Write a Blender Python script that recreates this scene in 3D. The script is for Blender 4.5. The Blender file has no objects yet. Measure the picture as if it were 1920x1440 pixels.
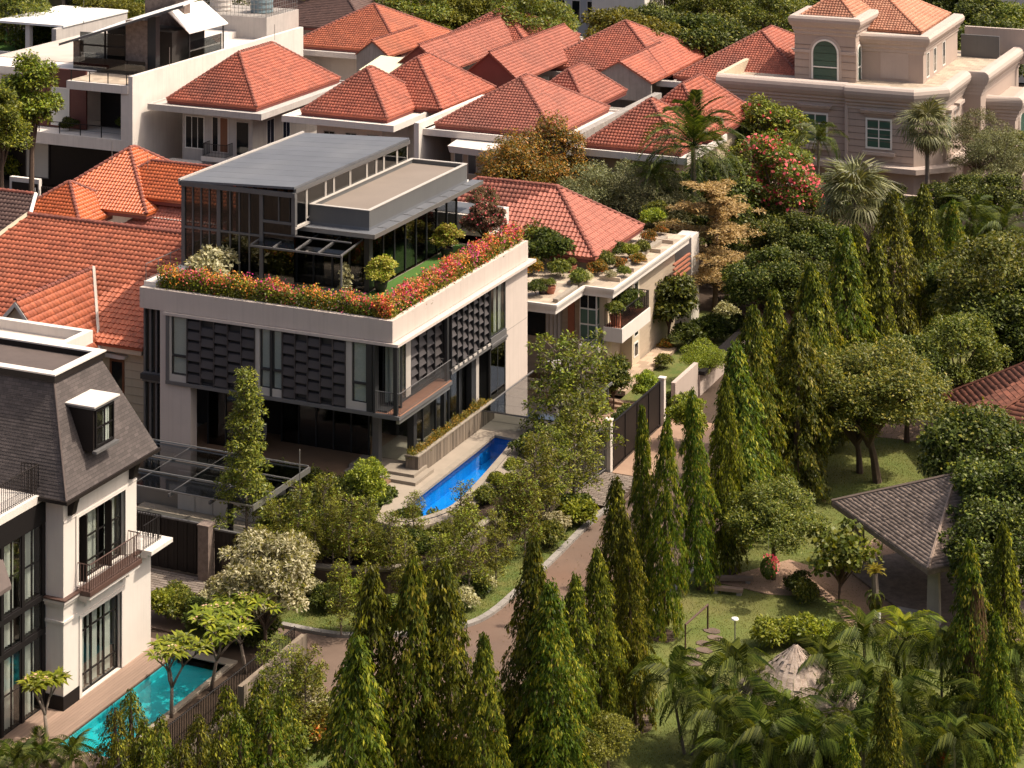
import bpy, math, random
import numpy as np
from math import sin, cos, pi, radians, sqrt, atan2
from mathutils import Vector, Matrix

S = bpy.context.scene
# ------------------------------------------------------------ camera, sky, sun, exposure
FPX, YH, HC = 3922.0, -570.0, 40.0            # focal length and horizon in photo pixels, camera height in metres
TH = math.atan(1740 / 3922.0)
RX, RY, FX, FY = cos(TH), sin(TH), -sin(TH), cos(TH)
_x0 = (736 - 960) / FPX * 100
CX, CY = -(_x0 * RX + 100 * FX), -(_x0 * RY + 100 * FY)
cam = bpy.data.objects.new('camera', bpy.data.cameras.new('camera'))
S.collection.objects.link(cam)
cam.location = (CX, CY, HC)
cam.rotation_euler = (pi / 2, 0, TH)
cam.data.sensor_width = 36
cam.data.lens = FPX / 1920 * 36
cam.data.shift_y = (YH - 720) / 1920
cam.data.clip_start = 1
cam.data.clip_end = 3000
S.camera = cam

SUN_EL, SUN_AZ = radians(57), atan2(RY, RX) - radians(4)
sd = Vector((cos(SUN_AZ) * cos(SUN_EL), sin(SUN_AZ) * cos(SUN_EL), sin(SUN_EL)))
W = bpy.data.worlds.new('World'); S.world = W; W.use_nodes = True
wn = W.node_tree.nodes; wn.clear()
wo = wn.new('ShaderNodeOutputWorld'); wb = wn.new('ShaderNodeBackground'); ws = wn.new('ShaderNodeTexSky')
ws.sky_type = 'NISHITA'; ws.sun_disc = False
ws.sun_elevation = SUN_EL
ws.sun_rotation = pi / 2 - SUN_AZ
ws.altitude = 0; ws.air_density = 1.0; ws.dust_density = 9.0; ws.ozone_density = 0.3
wb.inputs['Strength'].default_value = 0.14
W.node_tree.links.new(ws.outputs[0], wb.inputs[0]); W.node_tree.links.new(wb.outputs[0], wo.inputs[0])
sl = bpy.data.lights.new('sun', 'SUN'); sl.energy = 3.8; sl.angle = radians(0.53); sl.color = (1.0, 0.895, 0.745)
so = bpy.data.objects.new('sun', sl); S.collection.objects.link(so)
so.rotation_euler = sd.to_track_quat('Z', 'Y').to_euler()
so.location = (60, 20, 80)
S.view_settings.view_transform = 'Standard'; S.view_settings.look = 'None'
S.view_settings.exposure = 0.32; S.view_settings.gamma = 1
S.cycles.max_bounces = 8; S.cycles.transparent_max_bounces = 16
S.cycles.diffuse_bounces = 3; S.cycles.glossy_bounces = 3; S.cycles.transmission_bounces = 4
S.cycles.caustics_reflective = False; S.cycles.caustics_refractive = False

def at(ix, iy, z=0.0):
    """where the sight line through a photo pixel meets height z"""
    a = (ix - 960) / FPX; b = -(iy - YH) / FPX
    t = (z - HC) / b
    return Vector((CX + t * (a * RX + FX), CY + t * (a * RY + FY), z))

def atv(ix, iy, y):
    """where the same sight line meets the upright plane at depth y"""
    a = (ix - 960) / FPX; b = -(iy - YH) / FPX
    t = (y - CY) / (a * RY + FY)
    return Vector((CX + t * (a * RX + FX), y, HC + t * b))
# ------------------------------------------------------------ materials
def slant(nt, f0):
    """share of mirrored light, the same from either side of a thin sheet"""
    lw = nt.nodes.new('ShaderNodeLayerWeight'); lw.inputs[0].default_value = 0.5
    p = nt.nodes.new('ShaderNodeMath'); p.operation = 'POWER'; nt.links.new(lw.outputs['Facing'], p.inputs[0]); p.inputs[1].default_value = 5
    m = nt.nodes.new('ShaderNodeMath'); m.operation = 'MULTIPLY_ADD'; nt.links.new(p.outputs[0], m.inputs[0]); m.inputs[1].default_value = 1 - f0; m.inputs[2].default_value = f0
    return lw, m.outputs[0]
MT = {}
def _mix(nt, fac, a, b, mode='MIX'):
    m = nt.nodes.new('ShaderNodeMix'); m.data_type = 'RGBA'; m.blend_type = mode
    for s, v in ((0, fac), (6, a), (7, b)):
        if hasattr(v, 'is_output'): nt.links.new(v, m.inputs[s])
        elif s == 0: m.inputs[0].default_value = v
        else: m.inputs[s].default_value = (*v[:3], 1)
    return m.outputs[2]
def _ramp(nt, fac, stops):
    r = nt.nodes.new('ShaderNodeValToRGB'); e = r.color_ramp.elements
    while len(e) < len(stops): e.new(0.5)
    for el, (p, c) in zip(e, stops):
        el.position = p; el.color = (*c, 1) if len(c) == 3 else c
    nt.links.new(fac, r.inputs[0]); return r.outputs[0]
def mat(name, col, rough=0.6, col2=None, var=0.25, scale=1.5, island=0.0, bump=0.0, bscale=25.0,
        metal=0.0, spec=0.5, streak=0.0, dirt=None, dirt_amt=0.0, stretch=(1, 1, 1), brick=None):
    """painted, plastered or stone surface: base colour, blotches, streaks and fine relief"""
    m = bpy.data.materials.new(name); m.use_nodes = True; MT[name] = m
    nt = m.node_tree; N = nt.nodes; L = nt.links
    p = N['Principled BSDF']
    tc = N.new('ShaderNodeTexCoord'); mp = N.new('ShaderNodeMapping'); L.new(tc.outputs['Object'], mp.inputs[0])
    mp.inputs['Scale'].default_value = stretch
    col2 = col2 or tuple(c * 0.72 for c in col)
    n1 = N.new('ShaderNodeTexNoise'); n1.inputs['Scale'].default_value = scale; n1.inputs['Detail'].default_value = 6
    n1.inputs['Roughness'].default_value = 0.65
    L.new(mp.outputs[0], n1.inputs[0])
    f = _ramp(nt, n1.outputs[0], [(0.35, (0, 0, 0)), (0.68, (1, 1, 1))])
    mm = N.new('ShaderNodeMath'); mm.operation = 'MULTIPLY'; L.new(f, mm.inputs[0]); mm.inputs[1].default_value = min(1, var * 2)
    c = _mix(nt, mm.outputs[0], col, col2)
    if brick:
        bt = N.new('ShaderNodeTexBrick'); bm_ = N.new('ShaderNodeMapping'); L.new(tc.outputs['Object'], bm_.inputs[0])
        bm_.inputs['Rotation'].default_value = brick.get('rot', (0, 0, 0))
        L.new(bm_.outputs[0], bt.inputs[0]); bt.inputs['Scale'].default_value = 1
        bt.inputs['Brick Width'].default_value = brick['w']; bt.inputs['Row Height'].default_value = brick['h']
        bt.inputs['Mortar Size'].default_value = brick.get('m', 0.006)
        bt.inputs['Color1'].default_value = (1.12, 1.12, 1.12, 1); bt.inputs['Color2'].default_value = (0.72, 0.72, 0.72, 1)
        bt.inputs['Mortar'].default_value = (0.45, 0.45, 0.45, 1)
        c = _mix(nt, 1.0, c, bt.outputs[0], 'MULTIPLY')
    if streak:
        ms = N.new('ShaderNodeMapping'); L.new(tc.outputs['Object'], ms.inputs[0]); ms.inputs['Scale'].default_value = (3.2, 3.2, 0.14)
        n2 = N.new('ShaderNodeTexNoise'); n2.inputs['Scale'].default_value = 2.2; n2.inputs['Detail'].default_value = 5; L.new(ms.outputs[0], n2.inputs[0])
        f2 = _ramp(nt, n2.outputs[0], [(0.48, (0, 0, 0)), (0.75, (1, 1, 1))])
        m2 = N.new('ShaderNodeMath'); m2.operation = 'MULTIPLY'; L.new(f2, m2.inputs[0]); m2.inputs[1].default_value = streak
        c = _mix(nt, m2.outputs[0], c, dirt or tuple(k * 0.4 for k in col))
    if dirt and dirt_amt:
        n4 = N.new('ShaderNodeTexNoise'); n4.inputs['Scale'].default_value = scale * 0.45; n4.inputs['Detail'].default_value = 8; L.new(tc.outputs['Object'], n4.inputs[0])
        f4 = _ramp(nt, n4.outputs[0], [(0.5, (0, 0, 0)), (0.72, (1, 1, 1))])
        m4 = N.new('ShaderNodeMath'); m4.operation = 'MULTIPLY'; L.new(f4, m4.inputs[0]); m4.inputs[1].default_value = dirt_amt
        c = _mix(nt, m4.outputs[0], c, dirt)
    if island:
        g = N.new('ShaderNodeNewGeometry')
        oi = N.new('ShaderNodeObjectInfo')
        ad = N.new('ShaderNodeMath'); L.new(g.outputs['Random Per Island'], ad.inputs[0]); L.new(oi.outputs['Random'], ad.inputs[1])
        fr = N.new('ShaderNodeMath'); fr.operation = 'FRACT'; L.new(ad.outputs[0], fr.inputs[0])
        mr = N.new('ShaderNodeMapRange'); L.new(fr.outputs[0], mr.inputs[0])
        mr.inputs[3].default_value = 1 - island; mr.inputs[4].default_value = 1 + island
        hs = N.new('ShaderNodeHueSaturation'); L.new(mr.outputs[0], hs.inputs['Value']); L.new(c, hs.inputs['Color']); c = hs.outputs[0]
    L.new(c, p.inputs['Base Color'])
    p.inputs['Roughness'].default_value = rough; p.inputs['Metallic'].default_value = metal
    p.inputs['Specular IOR Level'].default_value = spec
    if bump:
        n3 = N.new('ShaderNodeTexNoise'); n3.inputs['Scale'].default_value = bscale; n3.inputs['Detail'].default_value = 4; L.new(mp.outputs[0], n3.inputs[0])
        b = N.new('ShaderNodeBump'); b.inputs['Strength'].default_value = bump; b.inputs['Distance'].default_value = 0.03
        L.new(n3.outputs[0], b.inputs['Height']); L.new(b.outputs[0], p.inputs['Normal'])
    return m
def leafmat(name, dark, mid, light, trans=0.35, gloss=0.12, var=0.08):
    """leaves: colour differs from leaf to leaf and from plant to plant, light shines through"""
    m = bpy.data.materials.new(name); m.use_nodes = True; MT[name] = m
    nt = m.node_tree; N = nt.nodes; L = nt.links; N.clear()
    o = N.new('ShaderNodeOutputMaterial')
    g = N.new('ShaderNodeNewGeometry'); oi = N.new('ShaderNodeObjectInfo')
    c = _ramp(nt, g.outputs['Random Per Island'], [(0.0, dark), (0.5, mid), (1.0, light)])
    hs = N.new('ShaderNodeHueSaturation'); L.new(c, hs.inputs['Color'])
    mr = N.new('ShaderNodeMapRange'); L.new(oi.outputs['Random'], mr.inputs[0]); mr.inputs[3].default_value = 1 - 2.2 * var; mr.inputs[4].default_value = 1 + 2.2 * var
    L.new(mr.outputs[0], hs.inputs['Value'])
    m2 = N.new('ShaderNodeMapRange'); L.new(oi.outputs['Random'], m2.inputs[0]); m2.inputs[3].default_value = 0.5 - 0.2 * var; m2.inputs[4].default_value = 0.5 + 0.2 * var
    L.new(m2.outputs[0], hs.inputs['Hue'])
    d = N.new('ShaderNodeBsdfDiffuse'); t = N.new('ShaderNodeBsdfTranslucent'); gl = N.new('ShaderNodeBsdfGlossy')
    L.new(hs.outputs[0], d.inputs[0])
    tc = _mix(nt, 1.0, hs.outputs[0], (1.25, 1.15, 0.55), 'MULTIPLY'); L.new(tc, t.inputs[0])
    gl.inputs['Roughness'].default_value = 0.42; gl.inputs['Color'].default_value = (1, 0.98, 0.9, 1)
    a = N.new('ShaderNodeMixShader'); a.inputs[0].default_value = trans; L.new(d.outputs[0], a.inputs[1]); L.new(t.outputs[0], a.inputs[2])
    fr, fo = slant(nt, 0.035)
    fm = N.new('ShaderNodeMath'); fm.operation = 'MULTIPLY'; L.new(fo, fm.inputs[0]); fm.inputs[1].default_value = gloss * 4
    b = N.new('ShaderNodeMixShader'); L.new(fm.outputs[0], b.inputs[0]); L.new(a.outputs[0], b.inputs[1]); L.new(gl.outputs[0], b.inputs[2])
    L.new(b.outputs[0], o.inputs[0]); return m
def petalmat(name, stops, trans=0.3):
    m = bpy.data.materials.new(name); m.use_nodes = True; MT[name] = m
    nt = m.node_tree; N = nt.nodes; L = nt.links; N.clear()
    o = N.new('ShaderNodeOutputMaterial'); g = N.new('ShaderNodeNewGeometry')
    c = _ramp(nt, g.outputs['Random Per Island'], stops)
    d = N.new('ShaderNodeBsdfDiffuse'); t = N.new('ShaderNodeBsdfTranslucent'); L.new(c, d.inputs[0]); L.new(c, t.inputs[0])
    a = N.new('ShaderNodeMixShader'); a.inputs[0].default_value = trans; L.new(d.outputs[0], a.inputs[1]); L.new(t.outputs[0], a.inputs[2])
    L.new(a.outputs[0], o.inputs[0]); return m
def glassmat(name, tint=(0.55, 0.6, 0.6), refl=1.0, rough=0.02, wave=0.0, ior=1.5, wscale=1.2):
    """thin pane or water surface: see-through straight on, mirror-like at a slant"""
    m = bpy.data.materials.new(name); m.use_nodes = True; MT[name] = m
    nt = m.node_tree; N = nt.nodes; L = nt.links; N.clear()
    o = N.new('ShaderNodeOutputMaterial'); t = N.new('ShaderNodeBsdfTransparent'); g = N.new('ShaderNodeBsdfGlossy')
    t.inputs[0].default_value = (*tint, 1); g.inputs['Roughness'].default_value = rough
    fr, fo = slant(nt, ((ior - 1) / (ior + 1)) ** 2)
    fm = N.new('ShaderNodeMath'); fm.operation = 'MULTIPLY'; fm.use_clamp = True; L.new(fo, fm.inputs[0]); fm.inputs[1].default_value = refl
    a = N.new('ShaderNodeMixShader'); L.new(fm.outputs[0], a.inputs[0]); L.new(t.outputs[0], a.inputs[1]); L.new(g.outputs[0], a.inputs[2])
    if wave:
        tc = N.new('ShaderNodeTexCoord'); n = N.new('ShaderNodeTexNoise'); L.new(tc.outputs['Object'], n.inputs[0])
        n.inputs['Scale'].default_value = wscale; n.inputs['Detail'].default_value = 3; n.inputs['Distortion'].default_value = 0.6
        b = N.new('ShaderNodeBump'); b.inputs['Strength'].default_value = wave; b.inputs['Distance'].default_value = 0.1
        L.new(n.outputs[0], b.inputs['Height'])
        for q in (g, fr): L.new(b.outputs[0], q.inputs['Normal'])
    L.new(a.outputs[0], o.inputs[0]); return m

# walls and stone
mat('beige_paint', (0.56, 0.475, 0.42), 0.75, var=0.12, scale=0.8, bump=0.05, streak=0.2, dirt=(0.3, 0.25, 0.22))
mat('white_paint', (0.66, 0.60, 0.545), 0.7, var=0.10, scale=0.8, bump=0.04, streak=0.2, dirt=(0.40, 0.35, 0.31))
mat('grey_plaster', (0.47, 0.43, 0.40), 0.8, var=0.25, scale=0.9, bump=0.06, streak=0.30, dirt=(0.22, 0.20, 0.19))
mat('house_white', (0.69, 0.63, 0.575), 0.75, var=0.18, scale=0.7, bump=0.05, streak=0.22, dirt=(0.36, 0.32, 0.29))
mat('cream_wall', (0.56, 0.47, 0.34), 0.75, var=0.12, scale=0.7, bump=0.05, streak=0.10)
mat('peach_wall', (0.52, 0.41, 0.30), 0.75, var=0.12, scale=0.7, bump=0.05, streak=0.12)
mat('travertine', (0.46, 0.37, 0.28), 0.6, var=0.3, scale=1.2, bump=0.05, stretch=(1, 1, 7))
mat('mansion_wall', (0.415, 0.325, 0.275), 0.8, var=0.12, scale=0.6, bump=0.05, streak=0.12, dirt=(0.25, 0.19, 0.15))
mat('mansion_trim', (0.455, 0.37, 0.322), 0.8, var=0.15, scale=0.8, bump=0.05, streak=0.15, dirt=(0.28, 0.22, 0.18))
mat('lightgrey_wall', (0.50, 0.49, 0.49), 0.8, var=0.12, scale=0.4, streak=0.15)
mat('dark_slate', (0.10, 0.075, 0.062), 0.8, var=0.5, scale=4, island=0.2)
mat('brown_stone', (0.23, 0.17, 0.14), 0.85, col2=(0.12, 0.09, 0.075), var=0.5, scale=3.5, bump=0.25, bscale=9)
mat('maroon_wall', (0.115, 0.034, 0.025), 0.7, var=0.2)
mat('gable_red', (0.17, 0.045, 0.035), 0.8, var=0.2)
mat('concrete', (0.33, 0.295, 0.26), 0.85, var=0.4, scale=1.2, bump=0.12, streak=0.3, dirt=(0.13, 0.11, 0.09))
mat('raw_cement', (0.33, 0.30, 0.275), 0.9, var=0.5, scale=0.8, bump=0.1, streak=0.5, dirt=(0.15, 0.13, 0.12))
mat('board_concrete', (0.20, 0.158, 0.118), 0.85, col2=(0.11, 0.085, 0.065), var=0.5, scale=2.0, island=0.32, bump=0.2, bscale=16, stretch=(1, 1, 0.12))
mat('coping', (0.29, 0.245, 0.195), 0.8, var=0.3, scale=2, bump=0.06)
mat('deck_stone', (0.30, 0.25, 0.198), 0.8, var=0.25, scale=1.3, bump=0.06, island=0.08)
mat('white_roof', (0.80, 0.78, 0.75), 0.6, var=0.06, scale=0.4, streak=0.04)
mat('roof_cement', (0.52, 0.455, 0.40), 0.8, var=0.25, scale=0.6, bump=0.05, dirt=(0.3, 0.26, 0.22), dirt_amt=0.4)
mat('flat_roof_brown', (0.215, 0.175, 0.145), 0.85, var=0.2, scale=0.5, bump=0.05, dirt=(0.2, 0.15, 0.12), dirt_amt=0.3)
mat('terrace_tile', (0.46, 0.37, 0.28), 0.7, var=0.2, scale=1.0, brick=dict(w=0.6, h=0.6, m=0.01))
# metal
mat('dark_metal', (0.030, 0.031, 0.034), 0.45, var=0.2, metal=0.2)
mat('screen_metal', (0.070, 0.061, 0.062), 0.5, var=0.15, scale=3, island=0.16, metal=0.3)
mat('grey_metal', (0.135, 0.13, 0.13), 0.5, var=0.15, metal=0.2)
mat('roof_metal', (0.125, 0.13, 0.145), 0.5, var=0.3, scale=0.7, dirt=(0.2, 0.2, 0.2), dirt_amt=0.25, island=0.05)
mat('slab_grey', (0.115, 0.115, 0.115), 0.6, var=0.2, scale=0.8, streak=0.12)
mat('light_frame', (0.46, 0.42, 0.38), 0.5, var=0.1)
mat('white_frame', (0.74, 0.71, 0.66), 0.5, var=0.05)
mat('steel', (0.34, 0.33, 0.32), 0.35, var=0.1, metal=0.7)
mat('black_paint', (0.011, 0.009, 0.009), 0.6, var=0.2, spec=0.2)
mat('black_brown', (0.016, 0.0115, 0.010), 0.6, var=0.3, scale=2, spec=0.25)
mat('rust_brown', (0.085, 0.045, 0.035), 0.6, var=0.3)
# wood, cloth, interior
mat('deck_wood', (0.30, 0.205, 0.155), 0.7, var=0.4, scale=2, island=0.15, bump=0.08, stretch=(1, 0.15, 1))
mat('balcony_wood', (0.27, 0.135, 0.085), 0.6, var=0.3, scale=3, island=0.12, stretch=(0.3, 1, 1))
mat('door_wood', (0.20, 0.075, 0.035), 0.5, var=0.3, scale=3, stretch=(1, 1, 0.2))
mat('curtain', (0.74, 0.72, 0.66), 0.9, var=0.1, scale=2)
mat('blind', (0.60, 0.59, 0.55), 0.9, var=0.08)
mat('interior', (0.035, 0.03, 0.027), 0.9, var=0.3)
mat('interior_floor', (0.24, 0.145, 0.085), 0.6, var=0.3)
# glass and water
glassmat('clear_glass', (0.90, 0.93, 0.92), 1.6)
glassmat('smoke_glass', (0.32, 0.34, 0.35), 2.0)
glassmat('canopy_glass', (0.50, 0.53, 0.54), 2.6, 0.06)
mat('dark_pane', (0.012, 0.014, 0.015), 0.05, var=0.1)
mat('green_pane', (0.045, 0.105, 0.078), 0.35, var=0.4, scale=0.8)
mat('blue_pane', (0.016, 0.022, 0.045), 0.1, var=0.3)
glassmat('blue_water', (0.55, 0.86, 1.0), 0.9, 0.03, 0.05, 1.33, 2.5)
glassmat('teal_water', (0.42, 0.88, 0.88), 0.9, 0.03, 0.06, 1.33, 2.2)
mat('pool_blue', (0.012, 0.27, 0.60), 0.5, col2=(0.008, 0.20, 0.52), var=0.5, scale=0.7)
mat('pool_teal', (0.06, 0.47, 0.50), 0.5, col2=(0.04, 0.36, 0.42), var=0.5, scale=0.5)
mat('pool_edge', (0.02, 0.035, 0.09), 0.4, var=0.4, scale=6)
# ground
mat('asphalt', (0.145, 0.098, 0.072), 0.9, col2=(0.11, 0.073, 0.054), var=0.5, scale=0.35, bump=0.1, bscale=60, dirt=(0.20, 0.105, 0.062), dirt_amt=0.45)
mat('soil', (0.062, 0.038, 0.024), 0.95, var=0.5, scale=1.0, bump=0.3, bscale=12)
mat('lawn', (0.085, 0.115, 0.018), 0.95, col2=(0.125, 0.128, 0.030), var=0.5, scale=0.45, bump=0.5, bscale=40, dirt=(0.19, 0.115, 0.055), dirt_amt=0.35)
mat('verge', (0.065, 0.100, 0.014), 0.95, col2=(0.13, 0.125, 0.03), var=0.5, scale=1.2, bump=0.5, bscale=45)
mat('turf', (0.050, 0.125, 0.012), 0.9, col2=(0.04, 0.10, 0.01), var=0.4, scale=1.5, bump=0.4, bscale=60)
mat('kerb_stone', (0.27, 0.245, 0.22), 0.9, var=0.3, scale=2, bump=0.1, island=0.1, streak=0.2)
mat('paver', (0.225, 0.18, 0.15), 0.9, col2=(0.14, 0.115, 0.095), var=0.5, scale=1.0, island=0.2, bump=0.12)
mat('plaza', (0.34, 0.225, 0.155), 0.9, col2=(0.27, 0.165, 0.11), var=0.45, scale=0.5, bump=0.06, dirt=(0.22, 0.13, 0.09), dirt_amt=0.4)
mat('patio', (0.43, 0.315, 0.225), 0.8, var=0.25, scale=0.8, brick=dict(w=0.6, h=0.6, m=0.008))
mat('step_stone', (0.15, 0.105, 0.08), 0.9, var=0.4, scale=3, bump=0.2, island=0.15)
# roof tiles
mat('tile_orange', (0.40, 0.112, 0.052), 0.65, streak=0.18, col2=(0.31, 0.078, 0.040), var=0.4, scale=0.6, island=0.17, dirt=(0.16, 0.07, 0.045), dirt_amt=0.45)
mat('tile_bright', (0.47, 0.115, 0.035), 0.35, col2=(0.36, 0.08, 0.028), var=0.4, scale=0.6, island=0.16)
mat('tile_red', (0.40, 0.110, 0.062), 0.65, streak=0.22, col2=(0.31, 0.080, 0.048), var=0.45, scale=0.5, island=0.2, dirt=(0.15, 0.065, 0.048), dirt_amt=0.5)
mat('tile_rose', (0.37, 0.115, 0.074), 0.65, streak=0.22, col2=(0.28, 0.085, 0.057), var=0.45, scale=0.5, island=0.15, dirt=(0.15, 0.065, 0.048), dirt_amt=0.5)
mat('tile_peach', (0.50, 0.235, 0.14), 0.65, col2=(0.38, 0.13, 0.07), var=0.4, scale=0.6, island=0.15)
mat('tile_ridge', (0.215, 0.062, 0.040), 0.7, var=0.5, scale=2, island=0.2)
mat('tile_brown', (0.105, 0.058, 0.046), 0.6, var=0.4, scale=0.8, island=0.15)
mat('shingle_grey', (0.30, 0.225, 0.182), 0.95, spec=0.15, var=0.4, scale=1, island=0.30, bump=0.1)
mat('shingle_red', (0.21, 0.073, 0.043), 0.85, var=0.4, scale=1.2, island=0.38, bump=0.1)
mat('mansard', (0.105, 0.079, 0.070), 0.85, var=0.4, scale=1.2, bump=0.12)
mat('mansard_front', (0.092, 0.074, 0.069), 0.85, var=0.45, scale=1.0, bump=0.15, brick=dict(w=0.3, h=0.13, m=0.008, rot=(pi / 2, 0, 0)))
mat('mansard_side', (0.092, 0.074, 0.069), 0.85, var=0.45, scale=1.0, bump=0.15, brick=dict(w=0.3, h=0.13, m=0.008, rot=tuple(Matrix(((0, 1, 0), (0, 0, 1), (1, 0, 0))).to_euler())))
mat('thatch', (0.42, 0.335, 0.275), 0.95, col2=(0.22, 0.16, 0.12), var=0.5, scale=6, bump=0.5, bscale=25, island=0.25)
mat('polycarb', (0.66, 0.66, 0.46), 0.5, var=0.1)
mat('terracotta', (0.36, 0.13, 0.075), 0.7, var=0.3, scale=3)
mat('dark_pot', (0.03, 0.022, 0.02), 0.5, var=0.2)
mat('bark', (0.115, 0.075, 0.052), 0.95, var=0.5, scale=5, bump=0.4, bscale=18)
mat('bark_grey', (0.21, 0.165, 0.13), 0.95, var=0.5, scale=5, bump=0.3, bscale=18)
mat('tank', (0.55, 0.50, 0.46), 0.5, var=0.15)
mat('tank_blue', (0.17, 0.24, 0.27), 0.5, var=0.15)
mat('red_plastic', (0.45, 0.05, 0.035), 0.4, var=0.1)
mat('bright_lamp', (0.72, 0.70, 0.66), 0.4, var=0.05)
mat('tarp_blue', (0.03, 0.085, 0.20), 0.6, var=0.3)
mat('cloth_white', (0.68, 0.62, 0.62), 0.9, var=0.2)
# leaves (dark, mid, light)
leafmat('leaf_column', (0.027, 0.046, 0.004), (0.081, 0.111, 0.008), (0.176, 0.191, 0.016), 0.40, 0.10, 0.15)
leafmat('leaf_tip', (0.174, 0.196, 0.014), (0.290, 0.288, 0.024), (0.429, 0.371, 0.040), 0.45)
leafmat('leaf_mid', (0.055, 0.077, 0.010), (0.118, 0.151, 0.018), (0.264, 0.254, 0.034), 0.36)
leafmat('leaf_olive', (0.060, 0.064, 0.008), (0.133, 0.134, 0.016), (0.261, 0.237, 0.036), 0.36, 0.09)
leafmat('leaf_dark', (0.021, 0.033, 0.005), (0.051, 0.070, 0.010), (0.122, 0.139, 0.021), 0.32, 0.09)
leafmat('leaf_bright', (0.110, 0.154, 0.014), (0.201, 0.254, 0.021), (0.393, 0.410, 0.038), 0.40)
leafmat('leaf_grey', (0.079, 0.087, 0.036), (0.158, 0.162, 0.072), (0.299, 0.292, 0.138), 0.30)
leafmat('leaf_cream', (0.21, 0.20, 0.09), (0.42, 0.39, 0.22), (0.62, 0.57, 0.38), 0.30)
leafmat('leaf_yellow', (0.200, 0.176, 0.027), (0.359, 0.294, 0.046), (0.519, 0.437, 0.106), 0.35)
leafmat('leaf_tan', (0.30, 0.20, 0.07), (0.46, 0.33, 0.13), (0.60, 0.46, 0.21), 0.32)
leafmat('leaf_orange', (0.071, 0.075, 0.014), (0.158, 0.120, 0.018), (0.472, 0.203, 0.024), 0.30)
leafmat('leaf_palm', (0.022, 0.038, 0.005), (0.058, 0.082, 0.010), (0.150, 0.175, 0.026), 0.34, 0.09)
leafmat('leaf_fanpalm', (0.085, 0.090, 0.034), (0.155, 0.157, 0.065), (0.269, 0.257, 0.114), 0.30, 0.16)
leafmat('leaf_dry', (0.085, 0.055, 0.025), (0.14, 0.095, 0.045), (0.21, 0.15, 0.075), 0.25)
leafmat('leaf_vine', (0.100, 0.057, 0.032), (0.145, 0.085, 0.046), (0.190, 0.123, 0.061), 0.2)
petalmat('petal_mixed', [(0.0, (0.80, 0.26, 0.04)), (0.34, (0.80, 0.33, 0.09)), (0.5, (0.78, 0.16, 0.07)), (0.66, (0.75, 0.13, 0.20)), (0.84, (0.55, 0.05, 0.22)), (1.0, (0.80, 0.48, 0.30))])
petalmat('petal_orange', [(0.0, (0.78, 0.22, 0.03)), (0.5, (0.82, 0.33, 0.07)), (1.0, (0.80, 0.45, 0.16))])
petalmat('petal_scarlet', [(0.0, (0.66, 0.06, 0.05)), (0.5, (0.76, 0.14, 0.10)), (1.0, (0.80, 0.28, 0.20))])
petalmat('petal_magenta', [(0.0, (0.42, 0.03, 0.17)), (0.5, (0.62, 0.06, 0.22)), (1.0, (0.74, 0.20, 0.30))])
petalmat('petal_pink', [(0.0, (0.66, 0.06, 0.10)), (0.5, (0.74, 0.13, 0.16)), (1.0, (0.76, 0.26, 0.22))])
petalmat('petal_pale', [(0.0, (0.66, 0.50, 0.30)), (0.5, (0.62, 0.36, 0.28)), (1.0, (0.70, 0.58, 0.25))])
petalmat('petal_red', [(0.0, (0.50, 0.06, 0.02)), (1.0, (0.58, 0.16, 0.05))])
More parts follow.
